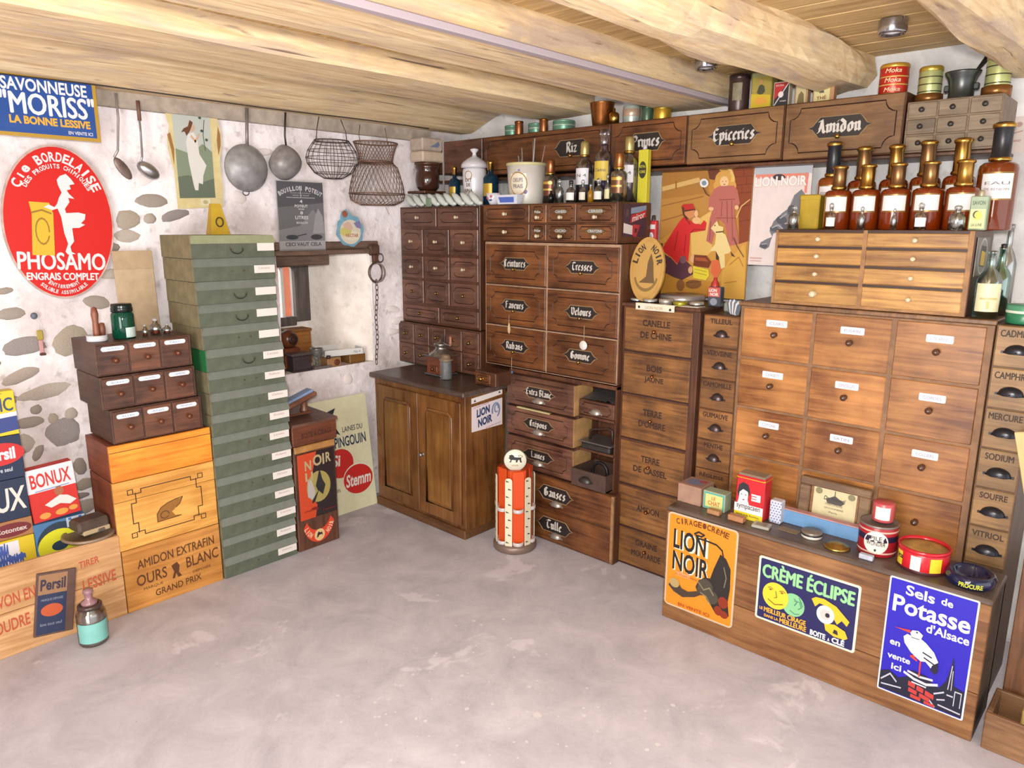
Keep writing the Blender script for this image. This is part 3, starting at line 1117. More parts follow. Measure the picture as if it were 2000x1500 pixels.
obj('handle', M().tube([(.03, .05, .04), (.032, .05, .085), (.055, .05, .095), (.14, .05, .112), (.16, .05, .105), (.165, .05, .04)], .007, 8), flat('3b2722', .5), ir)
md = thing('metal_box', 'dark open metal box with a cup pull in the lowest bay', 'box', (2.70, 2.093, .364), RZ)
obj('tray', M().box(.0, .205, -.01, 0, 0, .085, .002).box(0, .004, 0, .18, 0, .085).box(.201, .205, 0, .18, 0, .085).box(0, .205, .176, .18, 0, .085).box(0, .205, 0, .18, 0, .006), flat('544039', .5, vary=.3), md)
cup_pull(md, IRON, .09, .045, -.011, .07)
hs = thing('horseshoe', 'rusty dark horseshoe lying in the metal drawer', 'horseshoe', (2.76, 1.985, .372), RZ)
obj('shoe', M().tube([(.045*math.cos(a), .02, .055+.05*math.sin(a)) for a in [math.radians(-60+30*i) for i in range(11)]], .008, 6), flat('2e2a30', .5, .4), hs)
rl = thing('folding_rule', 'pale folding rule lying along the drawer edge under the top plate', 'ruler', (2.699, 2.46, .686), RZ)
obj('blade', M().box(0, .22, -.004, .014, 0, .006, .001), flat('d9cf9a', .5), rl)
obj('end_cap', M().box(-.006, .0, -.004, .014, 0, .006).box(.22, .226, -.004, .014, 0, .006), BRASS, rl)

# small single drawer box between buffet and cabinet
sb = thing('single_drawer_box', 'tiny wooden box with one drawer on the right end of the buffet', 'box', (2.60, 2.67, .796), RZ)
obj('case', M().box(0, .15, .001, .12, 0, .072, .003), CASEW, sb)
d = drawer(sb, .012, .115, .012, .06, DARKW)
moulding(d, .08, .03, .012, -.0062, 'round')
knob(d, BRASS, 0, 0, -.006, .9)

# --- buffet
bf = thing('buffet', 'low brown wooden buffet with two panelled doors under the coffee mill', 'cabinet', (2.44, 3.322, 0), RZ)
obj('body', M().box(0, .742, .002, .30, .045, .765, .003), BUFFW, bf)
obj('plinth', M().box(-.004, .746, -.012, .30, 0, .05, .006), wood('4a2d18', '6f4824', .5, 'x'), bf)
obj('worktop', M().box(-.012, .762, -.03, .31, .765, .793, .006), wood('4c3a33', '77635a', .3, 'x'), bf)
for x0, x1 in ((.03, .385), (.390, .718)):
    w, h = x1-x0, .66
    d = obj('door', M().box(-w/2, w/2, -.012, 0, -h/2, h/2, .003), BUFFW, bf, ((x0+x1)/2, 0, .40))
    a, b = w/2-.062, h/2-.07
    obj('panel', M().box(-a+.012, a-.012, -.0155, -.011, -b+.012, b-.012, .003), wood('6b431c', '9c6c36', .35, 'z', .8, .6), d)
    fr = M()
    fr.tube([(-a, -.013, -b), (a, -.013, -b), (a, -.013, b-.02), (a-.02, -.013, b), (-a+.02, -.013, b), (-a, -.013, b-.02)], .007, 6, True)
    obj('moulding', fr, BUFFW, d)
    if x0 > .2:
        knob(d, TINM, -w/2+.035, .0, -.012, 1.0)
bs = thing('polish_label', 'white paper label reading LION NOIR on the end of the buffet', 'label', (2.485, 2.5785, .572), 0, rx=0)
obj('sheet', M().prism([(0, 0), (.225, .0), (.225, .145), (0, .132)], -.0012, 0), flat('e9dde2', .6), bs)
obj('strip', M().prism([(0, .148), (.225, .165), (.225, .19), (0, .177)], -.0012, 0), flat('ede6e2', .6), bs)
pp = Print(bs, -.0012, .225, .145)
pp.text([('LION', .16, .52, .42, .30), ('NOIR', .20, .16, .46, .30)], '33446e', slope=.14, bold=.05)
pp.text([('cirage crème', .05, .86, .5, .07), ('la grande marque', .45, .04, .5, .07)], 'c78a94', slope=.1)
pp.polys(stroke(ell(.78, .60, .12, .26, 14, -60, 200), .05) + stroke(ell(.80, .66, .06, .14, 10, 0, 300), .04), '7f8fb4')
pp.polys([[(.06, 1.08), (.14, 1.08), (.10, 1.16)], [(.86, 1.20), (.94, 1.20), (.90, 1.28)]], '2c2a2c')

# --- cab2: stencilled spice drawers
G_ = cabinet('stencilled_cabinet', 'tall brown cabinet of six drawers with stencilled words beside the white tagged drawers', 'cabinet', 2.775, 1.878, 1.493, 0, 1.25, 3.12, CASEW, top=.016)
rows = [(1.05, 1.243, ('CANELLE', 'DE CHINE')), (.852, 1.036, ('BOIS', 'JAUNE')), (.638, .838, ('TERRE', "D'OMBRE")), (.412, .622, ('TERRE', 'DE CASSEL')), (.20, .398, ('AMIDON',)), (.01, .188, ('GRAINE', 'MOUTARDE'))]
for z0, z1, ls in rows:
    d = drawer(G_, .012, .352, z0, z1, SPICEW, proud=.003)
    stencil(d, ls, -.005, .008, -.0036, .030, gap=1.8, per=.66, bold=.03)
    knob(d, COPPER, -.01, 0, -.003, .7)
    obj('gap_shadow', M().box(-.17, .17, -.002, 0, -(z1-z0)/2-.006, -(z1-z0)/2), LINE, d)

N_ = cabinet('herb_drawer_column', 'narrow column of herb drawers with cup pulls beside the stencilled cabinet', 'cabinet', 2.80, 1.49, 1.322, 0, 1.243, 3.12, CASEW)
for k, s in enumerate(('TILLEUL', 'VERVEINE', 'CAMOMILLE', 'GUIMAUVE', 'MENTHE', 'RÉGLISSE', 'SUREAU', 'SAUGE', 'THYM')):
    z1 = 1.238-.1345*k
    d = drawer(N_, .006, .162, z1-.130, z1, SPICEW, proud=.004)
    stencil(d, (s,), 0, .043, -.0046, .021, per=.68, bold=.03)
    cup_pull(d, flat('55494a', .35, .7), .005, -.005, -.004, .055)

# --- cab3: white tagged drawers
H_ = cabinet('tagged_drawer_cabinet', 'large honey brown cabinet of square drawers with white enamel tags', 'cabinet', 2.75, 1.302, .438, 0, 1.296, 3.15, wood('5a3a22', '8a6440', .45, 'z'), top=.016, edge=flat('8d6748', .6, vary=.35))
TAGS = [['CUIRS', 'FUSAIN', 'COCARDES'], ['CORSETS', 'DENTELLES', 'CORDES'], ['COTONS', 'SATIN', 'COLLIERS']]
for r in range(6):
    z1 = 1.287-.2025*r
    for c, (a, b) in enumerate(((.014, .285), (.298, .560), (.576, .842))):
        d = drawer(H_, a, b, z1-.192, z1, GRIDW, proud=.005)
        if r < 3:
            tw = .082
            g = obj('name_tag', M().prism(rrect(-tw/2, -.013, tw/2, .013, .004), -.0075, -.005), flat('eeeaf0', .25), d, (.003, 0, .045), label='white enamel tag')
            m = M()
            text_into(m, TAGS[r][c], -.028+.003, .039, .056, .011, -.0079, .01)
            obj('lettering', m, flat('8f93ac', .5), d)
        knob(d, flat('5b3a2a', .25), 0, .002, -.005, 1.05)
        obj('knob_bolt', M().lathe([(0, 0), (.004, 0), (.003, .002), (0, .003)], 8, (0, -.031, .002), 'y'), STEEL, d)

# --- eight flat drawers on top
K_ = cabinet('flat_drawer_chest', 'light brown chest of eight flat drawers under the amber bottles', 'cabinet', 2.75, 1.184, .528, 1.313, 1.592, 3.03, CASEW, edge=flat('a2754a', .6, vary=.35))
for r, (z0, z1) in enumerate(((.012, .082), (.092, .146), (.156, .211), (.222, .268))):
    for c, (a, b) in enumerate(((.012, .316), (.330, .640))):
        d = drawer(K_, a, b, z0, z1, EIGHTW, proud=.004)
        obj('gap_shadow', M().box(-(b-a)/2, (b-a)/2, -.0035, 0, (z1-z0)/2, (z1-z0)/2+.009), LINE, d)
        knob(d, IVORY, 0, 0, -.004, 1.15 if (r == 0 and c == 0) else .75)
ks = thing('round_side_sign', 'small pale oval sign with a yellow picture on the end of the flat drawer chest', 'sign', (2.775, .5255, 1.445), 0)
obj('plate', M().prism([(0, 0), (.19, 0), (.19, .125), (0, .125)], -.002, 0), flat('8b8680', .6, vary=.2), ks)
pp = Print(ks, -.002, .19, .125)
pp.ell(.5, .5, .36, .48, 'cfcbc4')
pp.ell(.5, .5, .32, .43, '97938e')
pp.poly([(.30, .25), (.70, .2), (.72, .75), (.32, .8)], '4d4a48')
pp.poly([(.34, .28), (.66, .24), (.68, .6), (.36, .66)], 'd8b73a')

# --- cab4: mineral drawers at the right edge
Q_ = cabinet('mineral_drawer_column', 'narrow column of mineral drawers with dark cup pulls at the right edge', 'cabinet', 2.725, .432, .312, 0, 1.302, 3.05, wood('3d2a1d', '5d432e', .5, 'z'))
MINW = wood('70512e', 'a37c4a', .5, 'x', 1.0, .6, .2)
for k, s in enumerate(('CADMIUM', 'CAMPHRE', 'MERCURE', 'SODIUM', 'SOUFRE', 'VITRIOL')):
    z1 = 1.30-.134*k
    d = drawer(Q_, .004, .116, z1-.130, z1, MINW, proud=.005)
    stencil(d, (s,), 0, .042, -.0056, .021, per=.62, bold=.03, mat=flat('3a2a1c', .7))
    cup_pull(d, flat('2c2c34', .3, .4), .004, -.005, -.005, .07)

# --- wall shelf boxes with names
S_ = [('plain_shelf_box', 'dark plain wooden box at the corner end of the wall shelf', 3.40, 3.002, None, 1.90),
      ('rice_box', 'brown shelf box with the plate Riz partly hidden by decanters', 2.998, 2.137, 'Riz', 1.876),
      ('prunes_box', 'brown shelf box with the plate Prunes', 2.133, 1.730, 'Prunes', 1.873),
      ('grocery_box', 'brown shelf box with the plate Epiceries', 1.726, 1.294, 'Epiceries', 1.868),
      ('starch_box', 'large brown shelf box with the plate Amidon', 1.290, .850, 'Amidon', 1.864)]
PC = {'Riz': 2.368, 'Prunes': 1.935, 'Epiceries': 1.504, 'Amidon': 1.073}
for nm, lab, a, b, s, zb in S_:
    t = thing(nm, lab, 'box', (3.0, a, zb), RZ, 'named boxes of the wall shelf')
    w, h = a-b, 2.08-zb
    mt = DARKW if s else MAROON
    if s in ('Epiceries', 'Amidon'):
        mt = wood('5b3c22', '8f6840', .4, 'x', 1.0, .6, .05)
    obj('case', M().box(0, w, .006, .245, 0, h, .002), CASEW, t)
    f = obj('front', M().box(-w/2+.003, w/2-.003, -.006, .006, -h/2+.003, h/2-.003, .003), mt, t, (w/2, 0, h/2))
    if s:
        moulding(f, w-.05, h-.05, .04, -.0062, 'concave')
        pw = .235 if s != 'Prunes' else .205
        name_plate(f, s, pw, .075, (a-PC[s])-w/2, .005, -.006, False)
        knob(f, BRASS, (a-PC[s])-w/2, -.032, -.009, .8)
obj_shelf = tag(obj('wall_shelf', M().box(0, 2.9, 0, .25, -.014, 0, .003), CASEW, None, (3.0, 3.44, 1.862), (0, 0, RZ)), 'long dark board carrying the named drawers on the right wall', 'shelf')
X6 = cabinet('nine_drawer_box', 'small grey brown box of nine tiny drawers at the right end of the wall shelf', 'cabinet', 3.0, .843, .548, 1.864, 2.04, 3.24, wood('5d4a38', '86705a', .5, 'x'), edge=None)
X6W = wood('66533f', '978268', .5, 'x', 1, .5, .1)
for r in range(3):
    for c in range(3):
        d = drawer(X6, .006+.097*c, .098+.097*c, .006+.0565*r, .058+.0565*r, X6W, proud=.004)
        knob(d, IRON, 0, 0, -.004, .8)

# --- chest with enamel signs
ch = thing('signed_chest', 'long low brown wooden chest carrying three enamel signs', 'chest', (2.48, 1.432, 0), RZ)
obj('front_board', M().box(0, 1.13, 0, .022, .17, .472, .003), CHESTW, ch)
obj('front_board', M().box(0, 1.13, 0, .022, 0, .168, .003), CHESTW, ch)
obj('side_board', M().box(1.108, 1.13, .022, .235, 0, .472, .003), wood('3d2c22', '5f4937', .5, 'y'), ch)
obj('side_board', M().box(0, .022, .022, .235, 0, .472, .003), CHESTW, ch)
obj('back_board', M().box(0, 1.13, .213, .235, 0, .472), CHESTW, ch)
obj('lid', M().box(-.001, 1.131, -.001, .238, .472, .492, .005), wood('4f3f37', '77665c', .4, 'x', .8, .5, .05), ch)

# ------------------------------------------------------------------ enamel signs and posters
def sign(name, label, cat, loc, rz, w, h, face, edge=None, r=.008, t=.004, rx=0.0, m_edge=.012, ry=0.0):
    o = thing(name, label, cat, loc, rz, None, rx, ry)
    obj('plate', M().prism(rrect(0, 0, w, h, r), -t, 0), flat(edge or face, .25, vary=.06), o)
    if edge:
        obj('field', M().prism(rrect(m_edge, m_edge, w-m_edge, h-m_edge, max(r*.6, .002)), -t-.0006, -t), flat(face, .22, coat=.4), o)
    return o, Print(o, -t-.0008, w, h)


ENAMEL = dict(rough=.25)
# black lion shoe cream
o, p = sign('enamel_sign', 'orange enamel sign reading CIRAGE CRÈME LION NOIR on the left end of the chest', 'sign', (2.4795, 1.421, .066), RZ, .303, .408, 'ee9424', 'd9c1a6', .018, m_edge=.007)
p.arc([('CIRAGE·CRÈME', .5, .62, .9, .33, 115, 65, .06)], '6e3a14')
p.text([('LION', .115, .625, .49, .205), ('NOIR', .115, .395, .53, .205)], 'f4ead6', bold=.026)
p.text([('LION', .10, .635, .47, .205), ('NOIR', .10, .405, .53, .205)], '1f1a18', bold=.022)
p.polys(stroke([(.40, .845), (.46, .875), (.54, .86), (.50, .835), (.42, .835), (.44, .81), (.58, .81), (.72, .80), (.80, .76), (.82, .70)], .018), '241e1c')
p.poly([(.78, .72), (.86, .69), (.93, .60), (.94, .40), (.92, .26), (.95, .12), (.80, .09), (.74, .12), (.66, .20), (.60, .24), (.50, .24), (.46, .30), (.50, .38), (.58, .43), (.66, .44), (.70, .55)], '2b2624')
p.polys([ell(.60, .33, .11, .09, 12), ell(.70, .25, .09, .07, 12), ell(.54, .29, .06, .06, 10)], '4d473a')
p.polys(stroke([(.50, .36), (.58, .30), (.66, .34), (.72, .28)], .014) + stroke([(.54, .26), (.62, .24), (.68, .18)], .014) + stroke([(.84, .6), (.88, .5), (.86, .4)], .012), '8a8068')
p.polys([ell(.86, .24, .07, .06, 12), ell(.80, .14, .06, .05, 12), ell(.88, .12, .06, .04, 12)], '8e3218')
p.poly([(.06, .22), (.14, .17), (.28, .14), (.46, .19), (.55, .24), (.48, .26), (.36, .22), (.26, .23), (.20, .29), (.10, .29)], '4a3a30')
p.polys([ell(.15, .265, .075, .05, 14)], 'b9a06a')
p.text([('EN VENTE ICI', .22, .035, .46, .035)], 'b5471e')
p.polys([[(.16, .355), (.38, .355), (.38, .40), (.16, .40)]], 'f0a060')
p.text([('le grand cirage', .16, .355, .32, .03)], 'c46a3a')

# sun and moon shoe cream
o, p = sign('enamel_sign', 'dark blue enamel sign reading CRÈME ÉCLIPSE with sun and moon faces on the chest', 'sign', (2.4795, 1.031, .155), RZ, .361, .253, '23245e', 'f1ead6', .010, m_edge=.008)
p.text([('CRÈME ÉCLIPSE', .05, .69, .90, .25)], '9bd79a', bold=.035)
p.polys([ell(.385, .40, .115, .175)], '8ecf98')
p.polys(stroke([(.39, .50), (.42, .46), (.40, .40)], .012) + stroke([(.36, .30), (.41, .27), (.45, .29)], .012) + stroke([(.40, .47), (.47, .48)], .012) + stroke([(.44, .54), (.48, .42)], .012) + stroke([(.44, .36), (.47, .40), (.45, .46)], .012), '4c8d6c')
p.ell(.20, .445, .135, .205, 'f0d638')
p.polys(stroke([(.20, .52), (.215, .43), (.19, .41)], .010) + stroke([(.12, .545), (.145, .56), (.17, .54)], .010) + stroke([(.24, .54), (.27, .56), (.30, .54)], .010) + stroke([(.13, .36), (.20, .31), (.28, .35)], .014) + [ell(.145, .525, .016, .014, 8), ell(.265, .525, .016, .014, 8)], '8a5a1c')
p.text([('LE', .045, .165, .035, .045), ('MEILLEUR CIRAGE', .095, .150, .43, .075), ('DANS LA', .10, .070, .15, .045), ('MEILLEURE', .265, .060, .27, .075)], 'f0b236', bold=.045)
p.text([('BOITE', .575, .05, .15, .085), ('A', .745, .05, .022, .05), ('CLÉ', .785, .05, .12, .105)], 'f4f0f4', bold=.045)
p.poly([(.56, .60), (.60, .645), (.68, .655), (.80, .60), (.93, .44), (.91, .36), (.86, .42), (.82, .34), (.78, .42), (.72, .56), (.64, .57), (.60, .50)], 'efc52c')
p.poly([(.70, .30), (.80, .33), (.90, .28), (.93, .19), (.90, .155), (.80, .15), (.72, .20)], 'efc52c')
p.ell(.705, .43, .085, .135, 'f1ede6')
p.ell(.705, .43, .05, .08, 'cfccc8')
p.ell(.725, .43, .022, .035, '2c2a34', n=12)
p.poly([(.79, .20), (.84, .19), (.83, .25), (.80, .26)], '2c2a34')

# potash sign with the stork
o, p = sign('enamel_sign', 'bright blue enamel sign reading Sels de Potasse with a white stork on the chest', 'sign', (2.4795, .587, .064), RZ, .256, .416, '2a1fc0', 'f1eef4', .006, m_edge=.005)
W_ = 'f4f2f8'
p.text([('Sels', .20, .875, .33, .085), ('de', .60, .885, .13, .06)], W_, bold=.022, slope=-.06)
p.text([('Potasse', .07, .715, .87, .145)], W_, bold=.022)
p.text([("d'Alsace", .48, .625, .47, .075), ('en', .09, .425, .12, .04), ('vente', .08, .305, .27, .045), ('ici', .14, .215, .12, .055)], W_, bold=.022)
p.poly([(.02, .02), (.98, .02), (.98, .24), (.86, .26), (.84, .40), (.815, .50), (.80, .40), (.77, .28), (.70, .20), (.62, .22), (.55, .26), (.38, .27), (.34, .20), (.24, .16), (.12, .20), (.02, .17)], '1a1a33')
p.polys(stroke([(.04, .10), (.14, .17), (.22, .12)], .014) + stroke([(.66, .14), (.76, .18)], .014) + stroke([(.80, .22), (.815, .42)], .010) + stroke([(.835, .22), (.83, .38)], .008)
        + stroke([(.88, .10), (.88, .22), (.95, .22), (.95, .10)], .010) + stroke([(.72, .06), (.96, .05)], .012) + stroke([(.70, .10), (.78, .12)], .012) + stroke([(.05, .06), (.28, .08)], .012) + stroke([(.80, .17), (.86, .17)], .012) + stroke([(.62, .07), (.68, .03)], .012), 'c8c8d8')
p.polys([[(.36, .13), (.44, .12), (.44, .16), (.36, .17)], [(.46, .115), (.54, .105), (.54, .145), (.46, .155)], [(.56, .10), (.66, .085), (.66, .125), (.56, .14)], [(.37, .08), (.47, .07), (.47, .105), (.37, .115)], [(.50, .065), (.62, .05), (.62, .085), (.50, .10)], [(.40, .035), (.52, .03), (.52, .06), (.40, .065)], [(.56, .025), (.68, .02), (.68, .045), (.56, .05)]], 'c8403c')
p.polys(stroke([(.30, .23), (.42, .20), (.56, .19), (.68, .22)], .022) + stroke([(.34, .25), (.48, .235), (.62, .245)], .018) + stroke([(.40, .17), (.56, .165)], .012), 'd9d9e4')
p.polys(stroke([(.465, .37), (.47, .24)], .018) + stroke([(.42, .40), (.35, .385), (.42, .365)], .018) + [[(.12, .585), (.31, .60), (.31, .575)]], 'd8432f')
p.poly([(.31, .575), (.33, .605), (.40, .615), (.455, .59), (.44, .555), (.50, .535), (.60, .48), (.66, .41), (.66, .34), (.60, .335), (.52, .38), (.47, .37), (.42, .385), (.34, .42), (.26, .48), (.24, .53), (.28, .56), (.33, .555)], W_)
p.polys([[(.66, .41), (.67, .33), (.64, .30), (.58, .325), (.60, .37)]] + stroke([(.48, .45), (.58, .43)], .012) + stroke([(.50, .41), (.62, .38)], .012) + stroke([(.33, .545), (.42, .545)], .006) + [ell(.385, .598, .012, .008, 8)], '1c1c34')

# washing powder sign on the stone wall
o, p = sign('enamel_sign', 'blue enamel sign reading SAVONNEUSE MORISS at the top left of the stone wall', 'sign', (.778, 3.350, 1.928), 0, .366, .232, '2a55a4', 'c39b3c', .003, m_edge=.014)
p.text([('SAVONNEUSE', .105, .715, .80, .20), ('"MORISS"', .085, .36, .875, .34)], 'f2f2f6', bold=.026, slope=.0)
p.text([('LA BONNE LESSIVE', .145, .20, .76, .13)], 'e8b33a', bold=.045)
p.text([('EN VENTE ICI', .68, .09, .24, .055)], 'e8e8ee')

# oval fertiliser sign
o = thing('oval_enamel_sign', 'red oval enamel sign reading PHOSAMO ENGRAIS COMPLET on the stone wall', 'sign', (.985, 3.448, 1.606), 0, None, 0, math.radians(3))
obj('plate', M().prism(ell(0, 0, .204, .308, 48), -.010, 0), flat('d9b9ae', .3, vary=.3), o)
obj('field', M().prism(ell(0, 0, .197, .300, 48), -.0106, -.010), flat('e0241e', .45, spec=.3), o)
p = Print(o, -.0108, .4, .6)
WT = 'f3eef0'
p.arc([('Cie BORDELAISE', 0, 0, .435, .435, 150, 32, .062), ('DES PRODUITS CHIMIQUES', 0, 0, .375, .375, 143, 38, .030)], WT, bold=.03)
p.text([('PHOSAMO', -.40, -.315, .80, .115)], WT, bold=.026)
p.text([('ENGRAIS COMPLET', -.33, -.385, .66, .048)], WT, bold=.04)
p.arc([('ENTIÈREMENT', 0, -.24, .24, .19, 235, 305, .026), ('SOLUBLE ASSIMILABLE', 0, -.18, .34, .29, 232, 308, .026)], WT, bold=.03)
p.poly([(-.27, -.22), (-.07, -.22), (-.06, .06), (-.09, .13), (-.27, .13), (-.25, .05)], 'e8bd2c')
p.polys(stroke(ell(-.165, -.06, .06, .085, 16), .012) + stroke([(-.25, .06), (-.16, .08), (-.08, .06)], .012), 'a57a18')
p.poly([(0.019, 0.312), (0.076, 0.33), (0.123, 0.298), (0.152, 0.267), (0.104, 0.258), (0.114, 0.231), (0.076, 0.222), (0.095, 0.199), (0.142, 0.168), (0.085, 0.172), (0.095, 0.145), (0.048, 0.096), (0.057, 0.069), (0.171, 0.078), (0.237, 0.069), (0.228, 0.033), (0.19, 0.006), (0.228, -0.003), (0.171, -0.026), (0.104, -0.03), (0.114, -0.12), (0.076, -0.156), (0.085, -0.192), (0.123, -0.206), (0.048, -0.21), (0.028, -0.192), (0.057, -0.138), (0.028, -0.066), (0.009, 0.042), (-0.019, 0.096), (-0.095, 0.119), (-0.142, 0.101), (-0.067, 0.083), (-0.019, 0.128), (0.0, 0.168), (0.028, 0.204), (0.0, 0.249), (-0.009, 0.285)], WT)

# lady calendar
o = thing('calendar_poster', 'tall cream framed picture card of a lady in white hanging on the stone wall', 'poster', (1.455, 3.452, 1.672), 0)
outl = [(.02, .0), (.235, .012), (.24, .10), (.235, .22), (.25, .30), (.25, .36), (.232, .44), (.225, .478), (-.0, .475), (-.003, .43), (.014, .36), (.0, .30), (.0, .26), (.018, .17), (.02, .08)]
obj('card', M().prism(outl, -.004, 0), flat('ead9a0', .6, vary=.12), o)
p = Print(o, -.0042, .24, .475)
p.polys([[(.0, .68), (.05, .55), (.08, .40), (.11, .55), (.06, .70)], [(.99, .80), (1.03, .72), (1.02, .62), (.96, .52), (.95, .66)]], 'a77a45')
p.poly([(.13, .10), (.83, .115), (.84, .955), (.12, .945)], 'c9cfc8')
p.poly([(.13, .10), (.83, .115), (.835, .55), (.66, .62), (.40, .52), (.13, .56)], '8c9a80')
p.poly([(.13, .10), (.83, .115), (.83, .30), (.60, .26), (.34, .32), (.13, .30)], '6c7765')
p.poly([(.42, .22), (.36, .45), (.34, .62), (.38, .70), (.50, .72), (.56, .66), (.58, .52), (.70, .42), (.62, .32), (.60, .24), (.52, .25), (.50, .18), (.44, .18)], 'ebe9e4')
p.polys([ell(.48, .76, .055, .035, 12)] + stroke([(.45, .68), (.52, .64), (.60, .70)], .03), 'd9b79c')
p.polys([[(.40, .77), (.44, .83), (.50, .81), (.46, .76), (.42, .72), (.36, .68), (.33, .72), (.26, .71), (.32, .75)]], '74462f')
p.polys(stroke([(.70, .56), (.68, .70), (.72, .84)], .012) + [ell(.66, .74, .03, .014, 8), ell(.74, .66, .03, .014, 8), ell(.64, .86, .03, .014, 8)], '4c5a48')
p.text([('ALMANACH', .32, .962, .30, .014)], '8a7a52')
p.poly([(.52, .035), (.72, .04), (.72, .105), (.52, .10)], 'efe6c6')
p.ell(.62, .07, .05, .02, 'c9b98a')

# stock cube sign
o, p = sign('show_card', 'grey show card reading BOUILLON POTEUT and CECI VAUT CELA on the stone wall', 'sign', (1.968, 3.444, 1.472), 0, .272, .350, '76767a', 'b9b7b9', .002, m_edge=.003)
p.poly([(.012, .015), (.988, .015), (.988, .14), (.012, .14)], 'b4b2b4')
p.poly([(.012, .14), (.988, .14), (.988, .42), (.75, .60), (.45, .36), (.012, .30)], '8d8c90')
p.poly([(.012, .62), (.988, .70), (.988, .985), (.012, .985)], '5a5a60')
p.arc([('BOUILLON POTEUT', .5, .62, .62, .28, 138, 42, .065)], 'dcdadc', bold=.03)
p.text([('4', .47, .69, .06, .045), ('POTEUT', .36, .625, .28, .04), ('POUR', .44, .59, .12, .02), ('8', .47, .525, .06, .045), ('LITRES', .36, .455, .28, .05), ('BOUILLON', .38, .39, .24, .03)], 'e6e4e6', bold=.02)
p.text([('fabriqué avec la meilleure', .28, .82, .44, .02), ('viande de boeuf', .32, .79, .36, .02)], 'bcbabc')
p.polys(stroke([(.2, .765), (.8, .765)], .008) + stroke([(.5, .765), (.5, .93)], .012), 'cfcdcf')
p.polys([[(.72, .25), (.98, .25), (.96, .5), (.86, .62), (.78, .48)]], 'a6a4a6')
p.polys([ell(.27, .195, .13, .035, 14), ell(.80, .195, .13, .04, 14)] + stroke([(.36, .21), (.58, .24)], .014), '46464c')
p.text([('CECI VAUT CELA', .12, .065, .78, .055)], '5a5a60', bold=.02)

# small scalloped chromo
o = thing('cutout_show_card', 'small die cut show card with a blue scalloped border above the lintel', 'sign', (2.402, 3.444, 1.482), 0)
pts = []
for i in range(32):
    a = 2*PI*i/32
    r = 1.0+.05*math.sin(8*a)
    pts.append((.088*r*math.cos(a), .09+.085*r*math.sin(a)))
obj('card', M().prism(pts, -.004, 0).prism([(-.06, .13), (.02, .15), (.01, .18), (-.02, .205), (-.045, .195), (-.06, .17)], -.0042, 0), flat('86b6cc', .5, vary=.2), o)
p = Print(o, -.0044, .18, .20)
p.ell(0, .42, .38, .33, 'e7dcc8')
p.polys([ell(.05, .32, .30, .14, 14)], 'efe4cc')
p.polys([[(-.36, .50), (-.12, .60), (.06, .52), (.0, .36), (-.22, .30), (-.38, .38)]], 'd7cf7a')
p.polys([[(-.28, .62), (-.08, .70), (.04, .62), (.10, .50), (-.02, .46), (-.18, .52)]], 'e3bfae')
p.polys([ell(-.18, .90, .10, .09, 12)], 'a9644a')
p.polys([[(.12, .66), (.34, .72), (.40, .5), (.22, .54)]], '8f86b4')
p.text([('NECTAR', -.18, .28, .46, .09)], 'c5745c')

# wool sign standing on the floor, leaning on the wall
o, p = sign('enamel_sign', 'cream enamel sign reading LAINES DU PINGOUIN and Stemm leaning below the window', 'sign', (2.06, 3.335, .001), 0, .375, .66, 'eeeac6', None, .004, rx=-math.radians(7))
p.text([('LAINES DU', .52, .70, .36, .045)], '3a4150', bold=.01)
p.text([('PINGOUIN', .36, .575, .56, .09)], '2f3d5c', bold=.02)
p.poly([(.30, .90), (.44, .92), (.36, .84), (.40, .76), (.48, .68), (.42, .70), (.34, .66), (.26, .72), (.22, .80)], '262c38')
p.ell(.42, .44, .23, .125, 'cf2c28')
p.text([('Si', .28, .42, .15, .10)], 'f4efe6', bold=.03, shear=.2)
p.ell(.70, .275, .27, .135, 'f3eedc')
p.ell(.70, .27, .265, .128, 'cf2c28')
p.text([('Stemm', .47, .215, .46, .11)], 'f4efe6', bold=.025, shear=.25)
p.text([('LES TRICOTS', .12, .20, .24, .025)], '3a4150')

